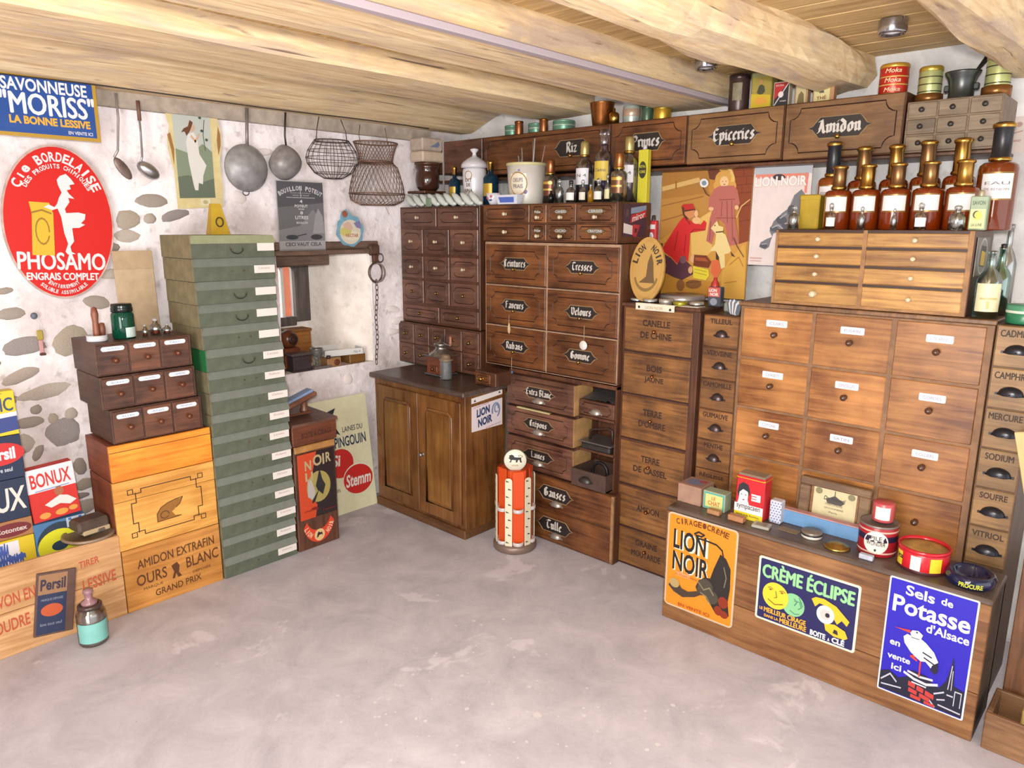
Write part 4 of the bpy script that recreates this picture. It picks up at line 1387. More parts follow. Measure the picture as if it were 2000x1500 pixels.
# large poster: kneeling lad, girl and goat in a yard
o, p = sign('large_poster', 'large ochre poster of a kneeling figure in a red jacket and a girl in pink', 'poster', (3.10, 1.905, 1.283), RZ, .452, .585, 'c58c40', None, .001, .003)
for c_, pl_ in (
    ('b07a38', [[(0.0,1),(0.53,1.0),(0.542,0.797),(0.002,0.759)]]),
    ('be8840', [[(0.002,0.759),(0.542,0.797),(0.571,0.61),(0.375,0.561),(0,0.443)]]),
    ('dab26c', [[(0.007,0.857),(0.428,0.918),(0.451,0.884),(0.009,0.822)]]),
    ('94602c', [[(0.177,0.896),(0.181,0.835),(0.165,0.835),(0.162,0.897)],[(0.013,0.71),(0.488,0.777),(0.491,0.77),(0.016,0.703)],[(0.019,0.592),(0.276,0.642),(0.28,0.635),(0.023,0.584)]]),
    ('6d3a22', [[(0.512,0.995),(0.66,1.0),(0.658,0.885),(0.544,0.901)]]),
    ('8c411f', [[(0.769,1),(0.998,0.999),(1,0.441),(0.908,0.403),(0.872,0.692),(0.796,0.85)]]),
    ('70301a', [[(0.805,0.96),(0.999,0.962),(1,0.956),(0.806,0.954)],[(0.816,0.912),(0.998,0.913),(0.999,0.908),(0.817,0.906)],[(0.837,0.851),(0.997,0.857),(0.998,0.852),(0.838,0.845)],[(0.857,0.791),(0.997,0.799),(0.999,0.793),(0.858,0.785)],[(0.871,0.695),(0.997,0.705),(0.999,0.699),(0.873,0.689)],[(0.887,0.587),(0.998,0.598),(1.0,0.592),(0.888,0.581)],[(0.907,0.958),(0.907,0.911),(0.9,0.911),(0.9,0.958)],[(0.943,0.903),(0.94,0.85),(0.933,0.851),(0.936,0.904)],[(0.898,0.84),(0.898,0.793),(0.892,0.793),(0.892,0.841)]]),
    ('d29a46', [[(0,0.429),(0.282,0.561),(0.375,0.574),(0.602,0.672),(0.722,0.413),(0.907,0.416),(0.984,0.435),(1,0.006),(0,0)]]),
    ('e4ba66', [[(0.366,0.561),(0.585,0.662),(0.624,0.362),(0.57,0.323),(0.392,0.325)]]),
    ('c68c34', [[(0,0.189),(0.229,0.145),(0.437,0.127),(0.74,0.128),(0.99,0.152),(1,0.0),(0,0)]]),
    ('deaa4c', [[(0.744,0.191),(0.815,0.292),(0.956,0.416),(0.99,0.321),(1,0.0),(0.748,0)]]),
    ('b87c2c', [[(0.814,0.258),(0.91,0.322),(0.916,0.316),(0.82,0.252)],[(0.917,0.321),(0.971,0.249),(0.963,0.246),(0.909,0.317)],[(0.774,0.121),(0.908,0.139),(0.909,0.132),(0.776,0.114)],[(0.056,0.407),(0.246,0.487),(0.252,0.481),(0.063,0.4)]]),
    ('d8a24e', [[(0.825,0.887),(0.812,0.917),(0.781,0.943),(0.737,0.958),(0.689,0.96),(0.646,0.949),(0.617,0.925),(0.608,0.895),(0.62,0.864),(0.653,0.838),(0.697,0.823),(0.746,0.822),(0.788,0.834),(0.816,0.857)],[(0.672,0.848),(0.668,0.864),(0.656,0.877),(0.641,0.884),(0.624,0.885),(0.609,0.878),(0.599,0.866),(0.596,0.85),(0.601,0.834),(0.613,0.821),(0.628,0.814),(0.645,0.813),(0.66,0.82),(0.67,0.832)],[(0.839,0.842),(0.834,0.86),(0.822,0.874),(0.806,0.883),(0.788,0.884),(0.772,0.876),(0.762,0.862),(0.759,0.845),(0.764,0.827),(0.776,0.812),(0.793,0.804),(0.811,0.803),(0.826,0.811),(0.836,0.825)]]),
    ('e6bd70', [[(0.644,0.98),(0.714,0.995),(0.726,0.974),(0.655,0.959)],[(0.728,0.993),(0.78,0.967),(0.764,0.95),(0.712,0.976)],[(0.786,0.961),(0.814,0.912),(0.786,0.906),(0.758,0.955)],[(0.815,0.907),(0.809,0.871),(0.779,0.876),(0.785,0.912)]]),
    ('efc590', [[(0.756,0.875),(0.75,0.893),(0.736,0.908),(0.718,0.916),(0.697,0.917),(0.679,0.91),(0.667,0.896),(0.664,0.878),(0.669,0.86),(0.683,0.845),(0.702,0.837),(0.723,0.836),(0.74,0.844),(0.752,0.857)]]),
    ('9a5a3a', [[(0.699,0.879),(0.697,0.882),(0.692,0.883),(0.688,0.882),(0.686,0.88),(0.688,0.877),(0.693,0.876),(0.698,0.877)],[(0.735,0.878),(0.733,0.881),(0.728,0.882),(0.723,0.881),(0.722,0.879),(0.724,0.876),(0.729,0.875),(0.733,0.876)],[(0.726,0.857),(0.722,0.86),(0.713,0.861),(0.703,0.86),(0.699,0.858),(0.703,0.855),(0.713,0.854),(0.723,0.854)]]),
    ('b96a60', [[(0.607,0.825),(0.661,0.846),(0.812,0.847),(0.856,0.812),(0.89,0.716),(0.864,0.686),(0.837,0.723),(0.844,0.62),(0.91,0.416),(0.808,0.4),(0.747,0.56),(0.676,0.604),(0.639,0.486),(0.618,0.409),(0.554,0.436),(0.579,0.61),(0.605,0.672),(0.557,0.685),(0.562,0.759)]]),
    ('93483f', [[(0.666,0.748),(0.835,0.75),(0.836,0.743),(0.667,0.741)],[(0.706,0.731),(0.705,0.622),(0.696,0.622),(0.698,0.732)],[(0.757,0.737),(0.776,0.573),(0.767,0.572),(0.748,0.736)],[(0.807,0.735),(0.843,0.439),(0.835,0.439),(0.799,0.735)],[(0.598,0.585),(0.594,0.436),(0.585,0.436),(0.589,0.586)],[(0.649,0.613),(0.861,0.611),(0.861,0.605),(0.649,0.607)]]),
    ('e9b888', [[(0.616,0.678),(0.61,0.687),(0.595,0.692),(0.578,0.693),(0.564,0.687),(0.559,0.679),(0.565,0.67),(0.58,0.664),(0.597,0.664),(0.611,0.669)],[(0.882,0.686),(0.877,0.696),(0.865,0.702),(0.851,0.702),(0.84,0.697),(0.836,0.687),(0.841,0.677),(0.853,0.67),(0.867,0.67),(0.879,0.676)]]),
    ('edd594', [[(0.598,0.533),(0.659,0.588),(0.682,0.553),(0.734,0.541),(0.73,0.497),(0.76,0.487),(0.83,0.366),(0.811,0.346),(0.764,0.337),(0.779,0.239),(0.734,0.225),(0.707,0.314),(0.666,0.36),(0.596,0.356),(0.653,0.412),(0.659,0.486)]]),
    ('5a3a24', [[(0.653,0.506),(0.736,0.512),(0.737,0.503),(0.655,0.497)],[(0.649,0.553),(0.647,0.557),(0.64,0.558),(0.634,0.557),(0.632,0.553),(0.635,0.55),(0.641,0.548),(0.647,0.55)]]),
    ('4f3420', [[(0.667,0.358),(0.707,0.314),(0.703,0.279),(0.674,0.3)],[(0.827,0.36),(0.88,0.318),(0.839,0.327)]]),
    ('d22a2a', [[(0.298,0.625),(0.243,0.587),(0.171,0.51),(0.042,0.357),(0.163,0.3),(0.243,0.247),(0.277,0.313),(0.364,0.27),(0.37,0.357),(0.372,0.495),(0.541,0.516),(0.548,0.573),(0.518,0.593),(0.484,0.561),(0.393,0.574),(0.345,0.599)]]),
    ('9c1a1e', [[(0.368,0.498),(0.41,0.526),(0.418,0.52),(0.376,0.492)],[(0.414,0.527),(0.537,0.522),(0.537,0.515),(0.414,0.519)],[(0.234,0.509),(0.204,0.353),(0.193,0.354),(0.223,0.51)],[(0.33,0.484),(0.319,0.33),(0.308,0.33),(0.318,0.485)],[(0.323,0.603),(0.372,0.564),(0.361,0.558),(0.312,0.596)]]),
    ('d68f5c', [[(0.287,0.643),(0.295,0.676),(0.387,0.683),(0.42,0.647),(0.401,0.617),(0.345,0.604)]]),
    ('ecba88', [[(0.485,0.591),(0.479,0.602),(0.465,0.612),(0.445,0.617),(0.423,0.617),(0.404,0.612),(0.391,0.603),(0.386,0.592),(0.392,0.58),(0.406,0.571),(0.426,0.565),(0.448,0.565),(0.467,0.57),(0.48,0.58)],[(0.451,0.643),(0.448,0.655),(0.441,0.664),(0.432,0.67),(0.423,0.67),(0.414,0.665),(0.409,0.655),(0.407,0.643),(0.41,0.631),(0.417,0.621),(0.426,0.616),(0.436,0.616),(0.444,0.621),(0.449,0.631)]]),
    ('c2302a', [[(0.256,0.705),(0.278,0.717),(0.385,0.72),(0.409,0.681),(0.295,0.669)]]),
    ('55301e', [[(0.256,0.702),(0.287,0.689),(0.297,0.638),(0.345,0.606),(0.318,0.596),(0.278,0.636)],[(0.291,0.669),(0.409,0.681),(0.417,0.672),(0.296,0.658)]]),
    ('5a3440', [[(0.043,0.337),(0.163,0.294),(0.243,0.241),(0.277,0.307),(0.364,0.264),(0.405,0.239),(0.445,0.179),(0.306,0.122),(0.21,0.141),(0.071,0.182),(0.023,0.257)]]),
    ('7c5560', [[(0.116,0.233),(0.112,0.243),(0.104,0.251),(0.093,0.255),(0.081,0.255),(0.07,0.25),(0.063,0.242),(0.061,0.231),(0.064,0.221),(0.072,0.213),(0.083,0.208),(0.095,0.209),(0.106,0.214),(0.113,0.222)],[(0.344,0.285),(0.34,0.299),(0.329,0.309),(0.314,0.315),(0.297,0.314),(0.282,0.308),(0.272,0.297),(0.269,0.283),(0.274,0.27),(0.285,0.259),(0.3,0.254),(0.317,0.254),(0.332,0.261),(0.341,0.272)]]),
    ('e0ae80', [[(0.447,0.294),(0.444,0.308),(0.435,0.318),(0.423,0.324),(0.41,0.323),(0.398,0.317),(0.391,0.306),(0.389,0.293),(0.392,0.28),(0.401,0.269),(0.413,0.264),(0.426,0.264),(0.438,0.27),(0.445,0.281)],[(0.425,0.207),(0.422,0.219),(0.414,0.228),(0.403,0.234),(0.392,0.233),(0.382,0.227),(0.375,0.217),(0.373,0.205),(0.376,0.193),(0.384,0.183),(0.395,0.178),(0.406,0.178),(0.416,0.184),(0.423,0.194)]]),
    ('8a5a2c', [[(0.343,0.081),(0.337,0.102),(0.322,0.117),(0.302,0.125),(0.28,0.125),(0.261,0.115),(0.248,0.097),(0.244,0.077),(0.25,0.056),(0.265,0.041),(0.285,0.033),(0.307,0.034),(0.326,0.044),(0.339,0.061)],[(0.533,0.098),(0.523,0.113),(0.498,0.125),(0.461,0.13),(0.42,0.128),(0.383,0.12),(0.358,0.106),(0.35,0.09),(0.36,0.074),(0.386,0.063),(0.424,0.058),(0.465,0.06),(0.501,0.069),(0.525,0.082)]]),
    ('6a4220', [[(0.354,0.108),(0.528,0.122),(0.529,0.115),(0.355,0.1)]]),
    ('7a3a1c', [[(0.435,0.326),(0.57,0.323),(0.63,0.274),(0.604,0.228),(0.43,0.24)]]),
    ('a85a30', [[(0.448,0.307),(0.562,0.304),(0.6,0.276),(0.45,0.282)]]),
    ('e7d33c', [[(0.43,0.24),(0.603,0.215),(0.618,0.173),(0.581,0.132),(0.436,0.145)]]),
    ('a8942a', [[(0.447,0.218),(0.587,0.2),(0.586,0.195),(0.446,0.213)],[(0.449,0.192),(0.589,0.174),(0.587,0.169),(0.447,0.187)]]),
    ('dd6c42', [[(0.634,0.284),(0.703,0.294),(0.745,0.216),(0.696,0.136),(0.631,0.196)]]),
    ('dcb474', [[(1,0.74),(0.917,0.69),(0.909,0.697),(0.995,0.746)],[(0.918,0.692),(0.875,0.607),(0.864,0.61),(0.908,0.696)]]),
    ('5a3a20', [[(0.858,0.465),(0.898,0.402),(0.891,0.4),(0.85,0.462)],[(0.898,0.403),(0.975,0.322),(0.969,0.319),(0.891,0.399)]]),
    ('e8e6e2', [[(0.55,0.87),(0.544,0.885),(0.53,0.897),(0.511,0.904),(0.489,0.905),(0.47,0.899),(0.458,0.888),(0.454,0.874),(0.459,0.859),(0.473,0.847),(0.493,0.84),(0.515,0.839),(0.533,0.845),(0.546,0.856)]]),
    ('7f93a8', [[(0.529,0.871),(0.525,0.879),(0.518,0.886),(0.507,0.89),(0.495,0.89),(0.484,0.887),(0.477,0.881),(0.475,0.873),(0.478,0.865),(0.486,0.858),(0.497,0.854),(0.509,0.854),(0.519,0.857),(0.526,0.863)]]),
    ('5a3a2a', [[(0.497,0.843),(0.537,0.793),(0.526,0.789),(0.486,0.84)],[(0.534,0.794),(0.574,0.777),(0.568,0.77),(0.529,0.787)]]),
):
    p.polys(pl_, c_)

# second poster
o, p = sign('lion_poster', 'pale pink poster reading LION NOIR with a grey lion beside the amber bottles', 'poster', (3.105, 1.452, 1.438), RZ, .250, .424, 'efe0de', None, .001, .003)
for c_, pl_ in (
    ('b9bcc4', [[(0,1),(1.0,1),(0.999,0.895),(0.01,0.903)]]),
    ('e58c78', [[(0.032,0.902),(0.942,0.897),(0.939,0.85),(0.025,0.862)],[(0.893,0.899),(0.942,0.897),(0.935,0.709),(0.893,0.71)]]),
    ('7a7a82', [[(0.848,0.745),(0.917,0.691),(0.95,0.306),(0.699,0.316),(0.558,0.345),(0.422,0.318),(0.387,0.247),(0.365,0.184),(0.299,0.158),(0.187,0.183),(0.209,0.23),(0.316,0.266),(0.411,0.286),(0.35,0.345),(0.411,0.44),(0.544,0.517),(0.678,0.577),(0.731,0.691)]]),
    ('55565e', [[(0.509,0.363),(0.501,0.376),(0.478,0.387),(0.446,0.394),(0.412,0.395),(0.381,0.391),(0.36,0.382),(0.354,0.369),(0.362,0.356),(0.385,0.345),(0.417,0.338),(0.451,0.337),(0.482,0.342),(0.503,0.351)],[(0.644,0.448),(0.633,0.466),(0.606,0.482),(0.567,0.492),(0.524,0.493),(0.487,0.487),(0.462,0.473),(0.454,0.455),(0.465,0.436),(0.493,0.42),(0.531,0.411),(0.574,0.409),(0.611,0.416),(0.636,0.43)],[(0.782,0.541),(0.773,0.565),(0.751,0.586),(0.721,0.597),(0.688,0.599),(0.66,0.589),(0.641,0.57),(0.636,0.546),(0.645,0.522),(0.667,0.501),(0.697,0.49),(0.729,0.488),(0.758,0.498),(0.777,0.517)],[(0.339,0.193),(0.331,0.203),(0.311,0.212),(0.282,0.217),(0.25,0.218),(0.221,0.215),(0.202,0.208),(0.196,0.198),(0.204,0.188),(0.225,0.18),(0.254,0.174),(0.286,0.173),(0.314,0.176),(0.333,0.183)],[(0.733,0.379),(0.722,0.395),(0.695,0.409),(0.656,0.417),(0.614,0.419),(0.577,0.413),(0.552,0.402),(0.543,0.386),(0.554,0.371),(0.581,0.357),(0.62,0.349),(0.662,0.347),(0.7,0.353),(0.725,0.364)]]),
    ('a9aab2', [[(0.384,0.382),(0.492,0.41),(0.503,0.398),(0.395,0.37)],[(0.503,0.41),(0.59,0.374),(0.578,0.364),(0.492,0.399)],[(0.513,0.474),(0.62,0.519),(0.635,0.508),(0.527,0.463)],[(0.669,0.596),(0.706,0.661),(0.722,0.656),(0.685,0.592)],[(0.604,0.423),(0.715,0.435),(0.721,0.422),(0.611,0.41)],[(0.223,0.213),(0.318,0.222),(0.323,0.213),(0.228,0.204)]]),
    ('3a3640', [[(0.559,0.864),(0.548,0.877),(0.517,0.889),(0.473,0.896),(0.425,0.898),(0.383,0.893),(0.354,0.884),(0.344,0.871),(0.356,0.857),(0.387,0.846),(0.43,0.839),(0.478,0.837),(0.521,0.841),(0.55,0.851)]]),
    ('d8a8a0', [[(0.032,0.076),(0.251,0.075),(0.254,0.063),(0.035,0.063)],[(0.041,0.046),(0.24,0.046),(0.242,0.036),(0.043,0.036)]]),
):
    p.polys(pl_, c_)
p.text([('LION NOIR', .03, .775, .90, .105)], 'e8a898', bold=.05)
p.text([('LION NOIR', .035, .78, .89, .095)], 'f6f2f0', bold=.03)

# postcard on the right wall
o, p = sign('pinned_card', 'small pinkish postcard pinned to the wall at the right edge above the bottles', 'card', (3.249, .590, 1.865), RZ, .085, .125, 'e7d9d3', None, .002, .002)
p.polys([ell(.35, .75, .12, .07, 12), ell(.65, .78, .12, .07, 12)] + stroke([(.2, .6), (.5, .55), (.8, .6)], .03), 'b8968c')
p.text([('souvenir', .2, .3, .6, .08)], 'c08a86')

# framed certificate standing on the chest
fr = thing('framed_label', 'brown wooden frame holding a cream printed label on the chest', 'frame', (2.705, .985, .493), RZ, None, -math.radians(4))
wf, hf = .255, .182
obj('frame', M().box(0, wf, -.03, 0, 0, .035, .004).box(0, wf, -.03, 0, hf-.03, hf, .004).box(0, .04, -.03, 0, .03, hf-.03, .004).box(wf-.04, wf, -.03, 0, .03, hf-.03, .004), wood('5b432e', '86684a', .5, 'x'), fr)
obj('back', M().box(.03, wf-.03, -.012, 0, .03, hf-.025), CHESTW, fr)
obj('paper', M().prism([(.05, .035), (.205, .035), (.205, .155), (.05, .155)], -.0135, -.012), flat('dccfa6', .6, vary=.12), fr)
p = Print(fr, -.0136, .155, .12, .05, .035)
p.polys([ell(.12, .84, .085, .10, 14), ell(.88, .84, .085, .10, 14)], '8a8460')
p.polys([[(.30, .62), (.50, .78), (.74, .60), (.66, .50), (.34, .50)]] + stroke([(.5, .62), (.5, .92)], .02), '4f4a48')
p.text([('Dr. Rimmel', .25, .60, .5, .13)], '3a3434', shear=.2)
p.text([('PARFUMERIE', .30, .45, .40, .06), ('SAVONNERIE', .28, .33, .45, .05), ('Paris', .4, .2, .2, .06)], '7c745c')

# round boxwood lion disc
rd = thing('round_sign', 'tan round show board reading LION NOIR standing on the stencilled cabinet', 'sign', (2.815, 1.790, 1.268), RZ, None, -math.radians(5))
obj('disc', M().prism(ell(0, .145, .088, .143, 40), -.012, 0), flat('c79b53', .45, vary=.15), rd)
p = Print(rd, -.0122, .18, .286)
p.ell(0, .507, .42, .44, 'b98d45')
p.ell(0, .507, .41, .43, 'c49a55')
p.arc([('LION  NOIR', 0, .50, .37, .37, 165, 12, .10)], '40332a', bold=.045)
p.poly([(-.20, .30), (.0, .40), (.02, .62), (.10, .76), (.18, .62), (.22, .40), (.26, .30)], '6d5536')
p.polys(stroke(ell(0, .45, .33, .26, 14, 200, 340), .05), '8a6c3c')

# sticker box of shoe cream at the foot of the green stack
lb = thing('shoe_polish_cabinet', 'narrow brown shoe polish cabinet with a red and black lion panel beside the green boxes', 'cabinet', (1.762, 3.072, 0), 0)
obj('case', M().box(0, .236, .001, .31, 0, .532, .004), wood('4f2f22', '7a4d38', .4, 'z'), lb)
obj('shelf_edge', M().box(.004, .232, -.006, .012, .512, .545, .003), flat('b8854c', .5, vary=.25), lb)
obj('panel', M().box(.012, .226, -.008, 0, .165, .505, .003), flat('2b2022', .25, coat=.4), lb)
p = Print(lb, -.0082, .214, .34, .012, .165)
p.poly([(.0, .0), (.40, .0), (.46, .18), (.34, .34), (.32, .56), (.44, .86), (.50, 1.0), (.0, 1.0)], 'cf4a26')
p.polys([ell(.52, .46, .32, .24, 22)], 'a89a58')
p.poly([(.22, .34), (.38, .26), (.42, .40), (.34, .58), (.24, .58)], 'b9b3ac')
p.text([('N', .18, .74, .17, .15), ('OI', .40, .78, .30, .17), ('R', .74, .80, .14, .15), ('LI', .18, .58, .2, .13)], 'b7a67e', bold=.03)
p.poly([(.56, .74), (.62, .56), (.70, .46), (.62, .32), (.50, .40), (.42, .34), (.34, .28), (.32, .22), (.40, .24), (.50, .38), (.44, .48), (.50, .60)], '2b272c')
p.polys([ell(.38, .14, .10, .02, 8)], '7e2416')
p.text([('cirage crème', .12, .10, .36, .04), ('la grande marque', .6, .06, .36, .03)], '8a2a1a')
obj('crescent', M().poly([(a, b) for a, b in ell(.118, .150, .092, .125, 16, 195, 345)] + [(a, b) for a, b in ell(.118, .165, .07, .075, 12, 195, 345)][::-1], -.0012), flat('e0492e', .4), lb)
obj('emblem_disc', M().poly(ell(.118, .062, .030, .032, 20), -.0018), flat('e8c68e', .4), lb)
obj('emblem', M().poly([(.100, .050), (.106, .072), (.112, .08), (.122, .072), (.132, .074), (.136, .05), (.130, .062), (.114, .06), (.108, .05)], -.0024), flat('2a2020', .5), lb)
m = M()
arc_text(m, 'LION', .118, .15, .080, .100, 200, 238, .026, -.0022, .04)
obj('lettering', m, flat('f2c9a8', .5), lb)
m = M()
arc_text(m, 'NOIR', .118, .15, .080, .100, 302, 340, .026, -.0022, .04)
obj('lettering', m, flat('f2c9a8', .5), lb)

# ------------------------------------------------------------------ things along the stone wall
GREEN = flat('606656', .7, vary=.2)
GREEN_LIT = flat('7c8278', .65, vary=.12)  # lighter green: light on the upward-facing lids put into the colour
OLIVE = flat('8d8262', .8, vary=.25)
CARDW = flat('efe9e4', .6)
ORD = ['first', 'second', 'third', 'fourth', 'fifth', 'sixth', 'seventh', 'eighth', 'ninth', 'tenth', 'eleventh', 'twelfth', 'thirteenth', 'fourteenth', 'fifteenth', 'sixteenth']
gx = [1.352, 1.356, 1.358, 1.362, 1.370, 1.376, 1.380, 1.381, 1.379, 1.377, 1.374, 1.376, 1.378, 1.379, 1.381, 1.381]
gr = [1.732, 1.730, 1.726, 1.727, 1.730, 1.742, 1.746, 1.753, 1.754, 1.749, 1.750, 1.750, 1.755, 1.755, 1.751, 1.750]
GH = .0974


def ext_x(prof, x0, x1):
    n = len(prof)
    v = [(x0, a, b) for a, b in prof] + [(x1, a, b) for a, b in prof]
    return M().add(v, [tuple(range(n-1, -1, -1)), tuple(range(n, 2*n))] + [(i, (i+1) % n, n+(i+1) % n, n+i) for i in range(n)])


for i in range(16):
    k = 15-i
    z0 = k*GH
    lab = 'green cardboard drawer box, %s from the top of the tall stack' % ORD[i]
    if i == 0:
        lab = 'green cardboard drawer box with a pale lid, topmost of the tall stack'
    if i == 15:
        lab = 'green cardboard drawer box at the very bottom of the tall stack'
    w = gr[i]-gx[i]
    t = thing('cardboard_box', lab, 'box', (gx[i], 3.072+.003*math.sin(i*2.3), z0), 0, 'green cardboard boxes of the tall stack')
    obj('body', M().box(0, w, 0, .30, 0, .064, .002), GREEN, t)
    obj('lid', ext_x([(-.003, .062), (.012, GH-.001), (.30, GH-.001), (.30, .062)], .0, w+.002), GREEN_LIT if i else flat('a3a884', .7, vary=.1), t)
    obj('side_panel', M().box(-.0035, -.0005, .003, .297, .001, GH-.002), flat('2f7a44', .6) if i == 5 else OLIVE, t)
    lw, lh = (.10, .034) if i else (.082, .034)
    lx = w-lw-.006
    obj('label_card', M().box(lx, lx+lw, -.0065, -.0055, .028, .028+lh), CARDW, t, rot=(0, 0, 0), label='white paper label')
    if i not in (0, 2, 3, 4):
        m = M()
        text_into(m, ('Boutons', 'Lacets', 'Rubans', 'Galons')[i % 4], lx+.02, .045, .055, .010, -.0068, 0, .2)
        obj('lettering', m, flat('b98f86', .6), t)
    hx = w*.52
    obj('rivet', M().lathe([(0, 0), (.004, 0), (.003, .003), (0, .004)], 8, (hx-.028, 0, .04), 'y'), OLDBRASS, t)
    obj('rivet', M().lathe([(0, 0), (.004, 0), (.003, .003), (0, .004)], 8, (hx+.028, 0, .04), 'y'), OLDBRASS, t)
    if i in (0, 2, 3, 5):
        obj('pull_ring', M().tube([(hx+.028*math.cos(a), -.005, .038+.020*math.sin(a)) for a in [PI+PI*j/8 for j in range(9)]], .0022, 6), IRON, t)
yt = thing('yellow_carton', 'tapered yellow cardboard carton standing on top of the green boxes', 'carton', (1.512, 3.22, 16*GH), 0)
obj('carton', M().add([(0, 0, 0), (.09, 0, 0), (.09, .05, 0), (0, .05, 0), (.018, .015, .135), (.06, .015, .135), (.06, .035, .135), (.018, .035, .135)],
    [(3, 2, 1, 0), (0, 1, 5, 4), (1, 2, 6, 5), (2, 3, 7, 6), (3, 0, 4, 7), (4, 5, 6, 7)]), flat('d0ab2e', .5, vary=.1), yt)
obj('emblem', M().tube([(.045+.016*math.cos(a), .003-.0+.0055*0, .055+.02*math.sin(a)) for a in [2*PI*j/14 for j in range(14)]], .003, 5, True), flat('4b3a24', .6), yt)
cb = thing('cardboard_sheet', 'tan cardboard sheet leaning on the stone wall behind the green boxes', 'cardboard', (1.165, 3.40, .96), 0, None, -math.radians(3))
obj('sheet', M().box(0, .165, 0, .008, -.23, .53, .002), flat('d3b896', .8, vary=.12), cb)
obj('fold', M().box(0, .165, -.003, 0, .45, .53, .001), flat('c9ad8a', .8, vary=.12), cb)

# --- three small boxes of three drawers
NINEW = wood('3f241c', '7a4c34', .4, 'x', 1.2, .6, .35)
TGL = ['ALUN', 'ANIS', 'BENJOIN', 'BORAX', 'CACHOU', 'CAMPHRE', 'SAFRAN', 'SOUFRE', 'TALC']
for u, (xa, xb, z0, z1, nm) in enumerate(((.945, 1.320, 1.017, 1.147, 'top'), (.950, 1.326, .880, 1.013, 'middle'), (.975, 1.342, .735, .876, 'bottom'))):
    t = thing('three_drawer_box', 'dark wooden box of three tagged drawers, %s one of the small stack on the crates' % nm, 'drawer box', (xa, 3.078, z0), 0, 'small three drawer boxes')
    w, h = xb-xa, z1-z0
    obj('case', M().box(0, w, .002, .27, 0, h, .003), wood('3d241c', '60402f', .5, 'y'), t)
    for k in range(3):
        a, b = .006+(w-.012)*k/3, .006+(w-.012)*(k+1)/3-.006
        d = drawer(t, a, b, .006, h-.006, NINEW, proud=.004)
        obj('name_tag', M().prism(rrect(-.043, -.009, .043, .009, .0088), -.006, -.004), flat('eeeef4', .3), d, (0, 0, .042), label='white rounded enamel tag')
        m = M()
        text_into(m, TGL[(2-u)*3+k], -.024, .038, .048, .008, -.0064, .0)
        obj('lettering', m, flat('7a9ac0', .5), d)
        knob(d, flat('6b3a22', .2), .004, -.004, -.004, 1.0)

# --- crates under them
OCH = wood('b07830', 'd3a052', .4, 'x', .8, .45, .05, 1.0)
ORG = wood('b86418', 'e89432', .3, 'x', .8, .5, .03, 1.0)
REDS = wood('6b3422', '8e4c30', .45, 'y')


def crate(name, label, xa, xb, z0, z1, mat, yb=.30, split=None):
    t = thing(name, label, 'crate', (xa, 3.078, z0), 0, 'wooden starch crates')
    w, h = xb-xa, z1-z0
    obj('side_board', M().box(0, .018, .014, yb, 0, h, .002), REDS, t)
    obj('side_board', M().box(w-.018, w, .014, yb, 0, h, .002), REDS, t)
    obj('back_board', M().box(.018, w-.018, yb-.014, yb, 0, h), REDS, t)
    obj('top_board', M().box(.018, w-.018, .014, yb-.014, h-.014, h), REDS, t)
    obj('bottom_board', M().box(.018, w-.018, .014, yb-.014, 0, .014), REDS, t)
    if split:
        obj('front_board', M().box(0, w, 0, .014, 0, split-.001, .0015), mat, t)
        obj('front_board', M().box(0, w, 0, .014, split+.001, h, .0015), mat, t)
    else:
        obj('front_board', M().box(0, w, 0, .014, 0, h, .002), mat, t)
    return t, w, h


t, w, h = crate('plain_crate', 'shiny orange stained wooden crate under the small drawer boxes', .952, 1.368, .577, .730, ORG, .27)
obj('shelf_mark', M().box(.0, w, -.001, 0, h-.03, h-.027), flat('8a4210', .5), t)
t, w, h = crate('cat_crate', 'ochre wooden crate with a stamped cat inside a fretwork border', .950, 1.369, .279, .574, OCH, .26, .21)
m = M()
BK = flat('4a2e16', .7)
k = .028
xL, xR, zB, zT = .05, w-.05, .05, h-.045
for q in stroke([(xL+2*k, zT), (xR-2*k, zT), (xR-2*k, zT-k*.6), (xR-k, zT-k*.6)], .004) + stroke([(xL+2*k, zB), (xR-2*k, zB), (xR-2*k, zB+k*.6), (xR-k, zB+k*.6)], .004) \
        + stroke([(xL+2*k, zT), (xL+2*k, zT-k*.6), (xL+k, zT-k*.6)], .004) + stroke([(xL+2*k, zB), (xL+2*k, zB+k*.6), (xL+k, zB+k*.6)], .004) \
        + stroke([(xL+k*.5, zB+2*k), (xL+k*.5, zT-2*k), (xL+k*1.2, zT-2*k), (xL+k*1.2, zT-k*.5)], .004) + stroke([(xR-k*.5, zB+2*k), (xR-k*.5, zT-2*k), (xR-k*1.2, zT-2*k), (xR-k*1.2, zT-k*.5)], .004) \
        + stroke([(xL+k*.5, zB+2*k), (xL+k*1.2, zB+2*k), (xL+k*1.2, zB+k*.5)], .004) + stroke([(xR-k*.5, zB+2*k), (xR-k*1.2, zB+2*k), (xR-k*1.2, zB+k*.5)], .004):
    m.poly(q, -.0006)
for cx in (xL+k*.5, xR-k*.5):
    for cz in (zB+k*.2, zT-k*.2):
        for q in stroke([(cx-.010, cz-.010), (cx+.010, cz-.010), (cx+.010, cz+.010), (cx-.010, cz+.010)], .0035, True):
            m.poly(q, -.0006)
obj('border', m, BK, t)
m = M()
m.poly([(a+.16, b+.085) for a, b in [(.0, .0), (.09, .0), (.10, .006), (.075, .010), (.062, .03), (.082, .045), (.098, .058), (.112, .085), (.10, .08), (.085, .083), (.05, .075), (.018, .06), (.0, .035)]], -.0006)
obj('emblem', m, flat('a06a2a', .6), t)
m = M()
